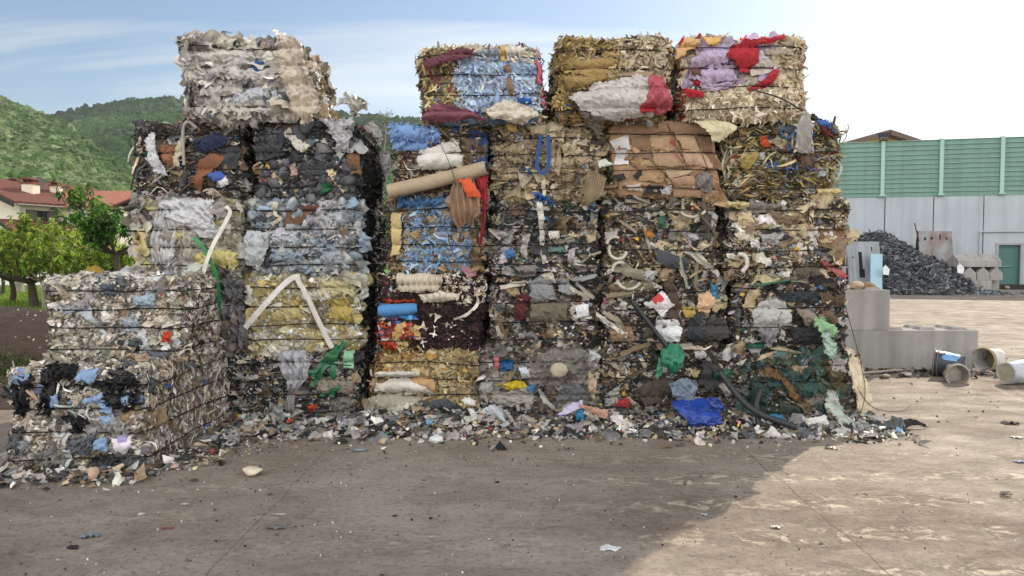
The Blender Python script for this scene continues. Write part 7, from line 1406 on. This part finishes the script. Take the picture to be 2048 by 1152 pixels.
# ================================================================== debris skirt along the foot of the stack
M_dm = body_mat("debris_core", ['#2b2723', '#3d352d', '#4d443a', '#23201d', '#5d5346', '#6b6154'], 26)
def skirt_z(X, Y):
    front = 6.98 + .10 * np.sin(X * 2.1 + .5) + .07 * np.sin(X * 5.3) - .10 * np.exp(-((X - 2.4) / .8) ** 2) - .12 * np.exp(-((X + 1.6) / 1.2) ** 2)
    t = np.clip((Y - front) / .55, 0, 1)
    h = .17 + .07 * np.sin(X * 1.7 + 1) + .05 * np.sin(X * 4.1)
    h = h * np.clip((X + 2.9) / .5, .0, 1) * np.clip((3.9 - X) / .6, 0, 1)
    return h * t * (1 + .2 * snoise(np.stack([X, Y, 0 * X], -1), 9, 91)) - .012
X_, Y_ = np.meshgrid(np.linspace(-2.95, 4.25, 150), np.linspace(6.7, 7.75, 34), indexing='ij'); mb = MB(); mb.add(np.stack([X_, Y_, skirt_z(X_, Y_)], -1).reshape(-1, 3), tri_grid(150, 34), smooth=True)
tag(mb.build("debris_bank", M_dm), kind='stuff')
g = np.random.default_rng(93); mb = MB(); n_ = 7500
X_ = g.uniform(-2.8, 3.8, n_); Y_ = 6.95 + .6 * g.uniform(0, 1, n_) - .18 * g.exponential(.6, n_); z = np.maximum(skirt_z(X_, Y_), 0); P = np.stack([X_, Y_, z + .004], 1); nr = np.tile((0, -.35, .93), (n_, 1))
DP = [*DARK, *BROWN, *GREYF, *WHITE[:4], '#b8a88a']
scatter(mb, 'small', P[:4800], nr[:4800], g, .01, .04, DP, .5, lift=(0, .5)); scatter(mb, 'shard', P[4800:6400], nr[4800:6400], g, .025, .09, DP, .4, lift=(0, .4)); scatter(mb, 'film', P[6400:6700], nr[6400:6700], g, .05, .12, [*GREYF, *WHITE[:3], *DARK[:2]], .4, lift=(.1, .4)); scatter(mb, 'chip', P[6700:7200], nr[6700:7200], g, .012, .035, WHITE + BEIGE, .5, lift=(.2, .6)); scatter(mb, 'small', P[7200:], nr[7200:], g, .015, .05, [*TINT, '#d8d8d8'], .5, lift=(.2, .7))
# around the front crumb bales and along their right side
n_ = 1500; X_ = g.uniform(-4.1, -2.75, n_); Y_ = 5.70 - g.exponential(.08, n_); P = np.stack([X_, Y_, np.full(n_, .006)], 1); scatter(mb, 'small', P, np.tile((0, -.3, .95), (n_, 1)), g, .012, .05, DP, .5, lift=(0, .6)); scatter(mb, 'shard', P[:160], np.tile((0, -.3, .95), (160, 1)), g, .04, .11, DP, .4, lift=(.1, .4))
n_ = 1300; Y_ = g.uniform(5.75, 7.3, n_); X_ = -2.80 + g.exponential(.13, n_); P = np.stack([X_, Y_, np.full(n_, .006)], 1); scatter(mb, 'small', P, np.tile((.2, -.3, .93), (n_, 1)), g, .012, .045, DP, .5, lift=(0, .6)); scatter(mb, 'shard', P[:150], np.tile((.2, -.3, .93), (150, 1)), g, .03, .10, DP + DARK, .4, lift=(.1, .4))
# fine crumbs strewn on the yard
n_ = 1500; Y_ = 3.4 + 4.2 * g.uniform(0, 1, n_) ** .8; X_ = g.normal(-1.2, 2.3, n_); P = np.stack([X_, Y_, np.full(n_, .003)], 1); scatter(mb, 'chip', P, np.tile((0, 0, 1.), (n_, 1)), g, .0025, .009, [*WHITE, *BROWN, *DARK], .4, lift=(.1, .4)); scatter(mb, 'small', P[:330], np.tile((0, 0, 1.), (330, 1)), g, .006, .022, [*DARK, *WHITE[:2], *BROWN], .3, lift=(.05, .2))
n_ = 500; Y_ = 7.4 + 6 * g.uniform(0, 1, n_); X_ = g.uniform(3.6, 9, n_); P = np.stack([X_, Y_, np.full(n_, .003)], 1); scatter(mb, 'small', P, np.tile((0, 0, 1.), (n_, 1)), g, .006, .03, [*DARK, *WHITE[:2], *BROWN], .3, lift=(.05, .3))
n_ = 420; X_ = g.uniform(4.6, 7.6, n_); Y_ = 10.75 - g.exponential(.16, n_); P = np.stack([X_, Y_, np.full(n_, .01)], 1); scatter(mb, 'shard', P, np.tile((0, -.2, .97), (n_, 1)), g, .02, .09, [*DARK, *BROWN, *GREYF[:3], '#b8b0a2'], .4, lift=(0, .4))
tag(mb.build("debris", MATS), kind='stuff')
# larger papers lying on the debris bank
for rows, Y, c, k_, lab, cat in (
    ([[(968, 816), (990, 808), (1008, 820)], [(976, 826), (992, 836), (1010, 842)]], 7.02, '#c9ced4', 'film', "white and blue wrapper on the debris under the grey film sack", "wrapper"),
    ([[(1112, 832), (1140, 812), (1160, 802)], [(1118, 834), (1146, 828), (1166, 816)]], 7.05, '#b9b4d0', 'paint', "lilac and white magazine sheet on the debris bank", "paper"),
    ([[(1160, 806), (1190, 812), (1214, 818)], [(1166, 820), (1192, 830), (1212, 838)]], 7.04, '#b08a78', 'paint', "orange and grey printed sheet right of the lilac one", "paper"),
    ([[(936, 818), (946, 816)], [(950, 836), (960, 832)]], 7.02, '#d6d6d2', 'paint', "white tapered card standing in the debris below the mustard bale", "card"),
    ([[(922, 800), (936, 796), (950, 804)], [(926, 808), (940, 812), (950, 812)]], 7.05, '#d3d6d6', 'paint', "small white cup lid on the debris by the mustard bale", "lid"),
    ([[(1150, 824), (1166, 820)], [(1152, 838), (1166, 838)]], 7.0, '#2a7fae', 'film', "turquoise blue crumpled scrap under the printed sheets", "scrap"),
    ([[(1040, 826), (1066, 836)], [(1044, 846), (1070, 852)]], 6.98, '#a8a49c', 'film', "grey crumpled film lump in the middle of the debris bank", "film"),
    ([[(1780, 850), (1812, 838), (1832, 842)], [(1785, 856), (1830, 852), (1856, 856)]], 7.2, '#26282a', 'paint', "black rubber flap lying on the ground right of the corner bale", "rubber flap")):
    tl("loose_" + cat.replace(' ', '_').replace("lid", "cup_cover"), rows, Y, c, lab, cat, k_, wr=.012, bow=.02, n=16, k=10)

# ================================================================== litter lying on the yard
def litter(name, px, py, wpx, cls, var, col, label, cat, kind='paint', flat=.6, rot=0, asp=1.0):
    p = gnd(px, py); s = wpx * p[1] / F / 2; T, Fc = TM[cls][var % len(TM[cls])]; V = T * np.array((s, s * asp, s * flat)); a = R(rot)
    V = V @ np.array([[math.cos(a), math.sin(a), 0], [-math.sin(a), math.cos(a), 0], [0, 0, 1]]); V[:, 2] -= V[:, 2].min() - .002
    mb = MB()
    if cls in ('lump', 'chip', 'plank'): mb.add(V + p, Fc, smooth=SMOOTH.get(cls, False))
    else: mb.add(np.vstack([V + p + (0, 0, .004), V + p]), np.vstack([Fc, Fc[:, ::-1] + len(V)]), smooth=SMOOTH.get(cls, False))
    m = {'paint': lambda c: cmat(c, .8), 'film': filmm, 'fab': fabm}[kind](col); return tag(mb.build(name, m, None, p), label, cat)
litter("foam_block", 187, 962, 40, 'lump', 1, '#c0a08c', "pinkish foam block on the yard before the low crumb bale", "foam block", flat=.8)
litter("foam_block", 350, 937, 28, 'lump', 4, '#c9a898', "small pale pink foam lump near the crumb bale's corner", "foam block", flat=.6)
litter("foam_piece", 505, 951, 40, 'lump', 5, '#cfc4ac', "cream bent foam piece alone on the shaded yard", "foam piece", flat=.5)
litter("styrofoam_block", 872, 886, 34, 'chip', 2, '#d6d8da', "white styrofoam block in front of the mustard bale", "styrofoam", flat=.6)
litter("plaster_lump", 768, 889, 17, 'lump', 6, '#b8a88a', "tan plaster lump left of the white styrofoam block", "lump", flat=.8)
litter("clear_bottle", 720, 902, 30, 'lump', 7, '#8f979c', "flattened clear plastic bottle on the ground below the gap", "bottle", 'film', .3)
litter("white_shard", 548, 1030, 44, 'strip', 3, '#cdc8be', "long curved white shard in the left half of the yard", "shard", flat=.5)
litter("grey_bag", 552, 1056, 40, 'film', 2, '#8d8a86', "crumpled grey bag scrap below the curved white shard", "bag scrap", 'film', .5)
litter("blue_wrapper", 181, 1074, 34, 'film', 5, '#8d98a4', "grey blue crumpled wrapper near the bottom left", "wrapper", 'film', .7, 30)
litter("black_scrap", 146, 1097, 24, 'film', 7, '#26272a', "small black rubber scrap at the bottom left", "scrap", flat=.8)
litter("brick_piece", 334, 1057, 25, 'plank', 2, '#7c4a3a', "small red brick piece on the shaded yard", "brick piece", flat=1.4, asp=1.5)
litter("white_scrap", 280, 1030, 26, 'shard', 3, '#c4c0b8', "white curled scrap left of the red brick piece", "scrap")
litter("white_scrap", 370, 1010, 16, 'film', 8, '#b8b2a6', "pale crumpled scrap above the red brick piece", "scrap")
litter("white_wrapper", 1220, 1098, 42, 'film', 9, '#d8d8d8', "bright white folded paper near the bottom of the shadow edge", "paper", flat=.35)
litter("white_chip", 978, 1081, 15, 'shard', 6, '#d3d3d2', "small white chip left of the two pebbles", "chip")
litter("pebble", 1010, 1092, 9, 'lump', 2, '#8a7f70', "smaller of two pebbles at the bottom of the yard", "pebble", flat=.9)
litter("pebble", 1039, 1093, 12, 'lump', 8, '#968b7c', "rounder larger pebble beside a smaller one", "pebble", flat=.9)
litter("blue_chip", 795, 1071, 16, 'shard', 9, '#6f9aa8', "small turquoise chip on the shaded yard", "chip")
litter("white_string", 858, 1075, 24, 'strip', 9, '#c9c4bc', "short white string on the yard by the turquoise chip", "string", flat=.3)
litter("dark_scrap", 994, 965, 16, 'shard', 11, '#332e2a', "flat dark scrap in the middle of the shaded yard", "scrap", flat=.3)
litter("dark_scrap", 790, 1033, 16, 'shard', 12, '#3a332d', "flat dark scrap on the left middle of the yard", "scrap", flat=.3)
litter("dark_scrap", 862, 1038, 18, 'shard', 13, '#362f2a', "flat dark scrap just right of another flat dark scrap", "scrap", flat=.3)
litter("white_scrap", 1552, 1056, 20, 'film', 11, '#d0ccc4', "small white scrap in the sun near the slab joint", "scrap", flat=.7)
litter("white_scrap", 1409, 1031, 14, 'film', 12, '#b9bcc0', "little whitish scrap beside the shadow edge", "scrap", flat=.7)
litter("black_scrap", 2020, 848, 28, 'film', 13, '#1f1f20', "black crumpled rubber scrap on the sunny yard at the right", "scrap", flat=.9)
litter("cardboard_scrap", 2012, 992, 42, 'shard', 15, '#8b8378', "folded grey cardboard scrap at the right edge in the sun", "cardboard", flat=1.2, rot=-20)
litter("white_scrap", 2034, 876, 22, 'film', 14, '#d2d2ce', "white scrap at the right edge on the sunny yard", "scrap", flat=.4)
litter("blue_white_scrap", 2042, 925, 22, 'film', 15, '#8fa0b8', "bluish white scrap at the right edge below the white one", "scrap", flat=.5)
litter("dark_scrap", 1472, 995, 7, 'lump', 3, '#1c1a19', "tiny black lump right of the shadow edge", "scrap")
litter("dark_scrap", 1740, 856, 30, 'shard', 17, '#2f2b28', "flat dark shard beside the black rubber flap", "scrap", flat=.4)
litter("wood_chip", 1350, 858, 34, 'lump', 9, '#4a4b4e', "flat grey stone at the debris edge before the blue tarpaulin", "stone", flat=.45)
litter("red_can", 425, 910, 20, 'lump', 0, '#9a4a50', "crushed pinkish red can beside the low crumb bale", "can", flat=.7)
litter("torn_plastic", 390, 912, 24, 'film', 3, '#c9c4ba', "white torn lid on brown scraps beside the crumb bale", "lid", flat=.4)
for i, (x, y, w_) in enumerate(((388, 962, 22), (540, 990, 12), (430, 1020, 10))): litter("mud_clod", x, y, w_, 'chip', i + 4, '#4d4239', ("flat dark clod below the small pink lump", "tiny dark clod under the cream foam piece", "small dark clod right of the white curled scraps")[i], "clod", flat=.25)

# ================================================================== buckets beside the long concrete block
def bucket(base, axis, r0, r1, L, col, name, label, hollow=True, dents=.0, rim=True, m2=None, seed=0, kind='gloss'):
    """lying bucket: r0 at the open end (base), r1 at the bottom end"""
    base = np.array(base, float); ax = np.array(axis, float); ax /= np.linalg.norm(ax); up = np.array((0, 0, 1.)); s1 = np.cross(ax, up); s1 /= np.linalg.norm(s1); s2 = np.cross(s1, ax)
    t = empty(name, base, label, "bucket", "broken plastic buckets on the yard"); n = 36; g = np.random.default_rng(seed)
    th = np.linspace(0, 6.2832, n, endpoint=False)
    def ring(d, r): 
        jag = dents * np.sin(th * 3 + seed) + dents * .6 * np.sin(th * 7 + seed * 2)
        return base + ax * d + ((r + jag * d / L * r)[:, None] if np.ndim(r + jag) else r) * (np.cos(th)[:, None] * s1 + np.sin(th)[:, None] * s2)
    ds = np.linspace(0, L, 7); ro = [r0 + (r1 - r0) * d / L for d in ds]
    V = np.vstack([ring(d, r) for d, r in zip(ds, ro)] + [ring(d, r - .006) for d, r in zip(ds[::-1] * .985 + .001, ro[::-1])])
    Fc = []
    for i in range(13):
        for j in range(n): k = (j + 1) % n; Fc.append((i * n + j, i * n + k, (i + 1) * n + k, (i + 1) * n + j))
    mb = MB(); mb.add(V, Fc, smooth=True); mb.build("bucket_wall", col, t)
    if rim:
        mb = MB(); P = np.vstack([ring(.006, r0 + .006), ring(.006, r0 + .006)[:1]]); mb.tube(P, .012, 8, cap=False); P = np.vstack([ring(.05, r0 + .003), ring(.05, r0 + .003)[:1]]); mb.tube(P, .008, 6, cap=False); mb.build("rim", col if m2 is None else m2, t)
    mb = MB(); c = base + ax * L * .97; rr = ring(L * .97, r1 - .004); mb.add(np.vstack([c[None] + ax * .004, rr]), [(0, 1 + j, 1 + (j + 1) % n) for j in range(n)]); mb.build("bucket_bottom", col if not m2 else m2, t)
    return t
c0 = gnd(1862, 752); Yk = c0[1] + .05
p = at(1868, 728, Yk); p[2] = .185
bk = bucket(p, (.80, -.58, -.05), .182, .135, .36, cmat('#3a4250', .45, 0, 'bucketp', .8, 5), "bucket", "dark blue black bucket lying before the long concrete block", seed=3, m2=cmat('#75706a', .6, 0, 'rimp'))
mb = MB(); 
for i in range(1):
    n, k = 10, 6; V = []
    for a in np.linspace(.45, 1.55, n):
        for d in np.linspace(.12, .30, k):
            r = .182 + (.135 - .182) * d / .36 + .004; j = .02 * math.sin(a * 9 + d * 40); ax_ = np.array((.80, -.58, -.05)); ax_ = ax_ / np.linalg.norm(ax_); s1 = np.cross(ax_, UZ); s1 /= np.linalg.norm(s1); s2 = np.cross(s1, ax_)
            V.append(p + ax_ * (d + j) + r * (math.cos(a) * s1 + math.sin(a) * s2))
    mb.add(V, tri_grid(n, k), smooth=True)
mb.build("blue_sticker", cmat('#6f9fd0', .5), bk)
p = at(1966, 735, 10.75); p[2] = .17
bucket(p, (.86, .35, -.02), .165, .15, .30, cmat('#c6c5c2', .5, .1, 'bucketw', .85, 6), "bucket", "cream broken bucket with crusted rim behind the clear white bucket", dents=.06, seed=5, m2=cmat('#a89a7c', .9, 0, 'crust', .6, 20))
p = gnd(2004, 774); p = np.array((p[0] - .06, p[1] + .12, .15))
bucket(p + np.array((.62, .16, .02)), (-.95, -.25, -.05), .165, .135, .42, cmat('#c9ccd2', .4, .15, 'bucketc', .8, 6), "bucket", "translucent white bucket lying nearest at the right edge", dents=.02, seed=7, m2=cmat('#b3aa98', .8, 0, 'bottomc', .5, 14))
p = gnd(1921, 768); p = np.array((p[0], p[1] + .06, .10))
bucket(p, (.12, .96, .02), .14, .12, .16, cmat('#a8a39a', .5, .1, 'bucketg'), "bucket", "short grey white bucket half gaping toward the camera before the black one", dents=.10, seed=9)
tl("red_sheet", [[(1994, 724), (2010, 728), (2030, 722)], [(1990, 742), (2012, 740), (2036, 734)]], 11.2, '#b03a40', "red plastic sheet crumpled behind the white buckets", "plastic sheet", wr=.03, bow=.05)
tl("red_sheet", [[(2024, 726), (2052, 734)], [(2030, 734), (2060, 746)]], 10.8, '#a8323a', "red plastic strip at the right edge above the clear bucket", "plastic sheet", wr=.02)
tl("white_board", [[(2022, 718), (2060, 716)], [(2028, 730), (2062, 732)]], 11.3, '#cfcfcb', "white flat board behind the red plastic at the right edge", "board", 'paint', wr=.004)
P = np.array([gnd(1705, 752), gnd(1790, 745), gnd(1850, 742)]) + (0, 0, .03); mb = MB(); mb.tube(curve_pts(P, 10), .02, 8); tag(mb.build("pipe", cmat('#9a958a', .6), None, P[0]), "thin grey pipe on the ground along the long concrete block", "pipe")
for px, py, s, c, lab in ((1813, 753, 26, '#a8a296', "flat grey stone on the ground left of the black bucket"), (1770, 756, 22, '#8a8276', "smaller flat stone before the grey pipe")): litter("flat_stone", px, py, s, 'lump', int(s), c, lab, "stone", flat=.35)
for px, py, w_, c, lab, cl in ((1943, 588, 14, '#b8503a', "small orange scrap at the foot of the peaked blocks", 'film'), (1990, 589, 16, '#d0ccc6', "white film scrap on the ground before the green door", 'film'), (2014, 579, 13, '#b5a298', "pinkish white bag lump beside the timber beam", 'lump')): litter("far_scrap", px, py, w_, cl, 3, c, lab, "scrap", 'film')
# loose tie wires springing from the bales
def wire_(pts, label, r=.0035):
    P = np.array([at(*p) for p in pts]); mb = MB(); mb.tube(curve_pts(P, 26), r, 5); tag(mb.build("loose_wire", M_wire, None, P[0]), label, "wire")
wire_([(1690, 610, 7.4), (1720, 720, 7.3), (1730, 790, 7.2), (1712, 850, 7.1)], "thin loose wire curving down beside the tall cream sheet")
wire_([(1690, 730, 7.35), (1740, 810, 7.2), (1800, 822, 7.4), (1822, 810, 7.6)], "loose wire curling onto the sunny ground at the corner bale")
wire_([(880, 285, 7.3), (900, 330, 7.25), (912, 370, 7.25)], "thin dark wire hanging in front of the white pillow")

# ================================================================== haze over the valley
hm = bpy.data.materials.new("haze"); hm.use_nodes = True; hn = hm.node_tree; hn.nodes.clear()
ho = hn.nodes.new("ShaderNodeOutputMaterial"); pv = hn.nodes.new("ShaderNodeVolumePrincipled"); pv.inputs["Density"].default_value = .0002; pv.inputs["Color"].default_value = (.80, .88, .95, 1); pv.inputs["Anisotropy"].default_value = .2
hn.links.new(pv.outputs[0], ho.inputs["Volume"])
mb = MB(); mb.box((0, 420, 82), (720, 500, 83)); tag(mb.build("haze", hm), kind='stuff')
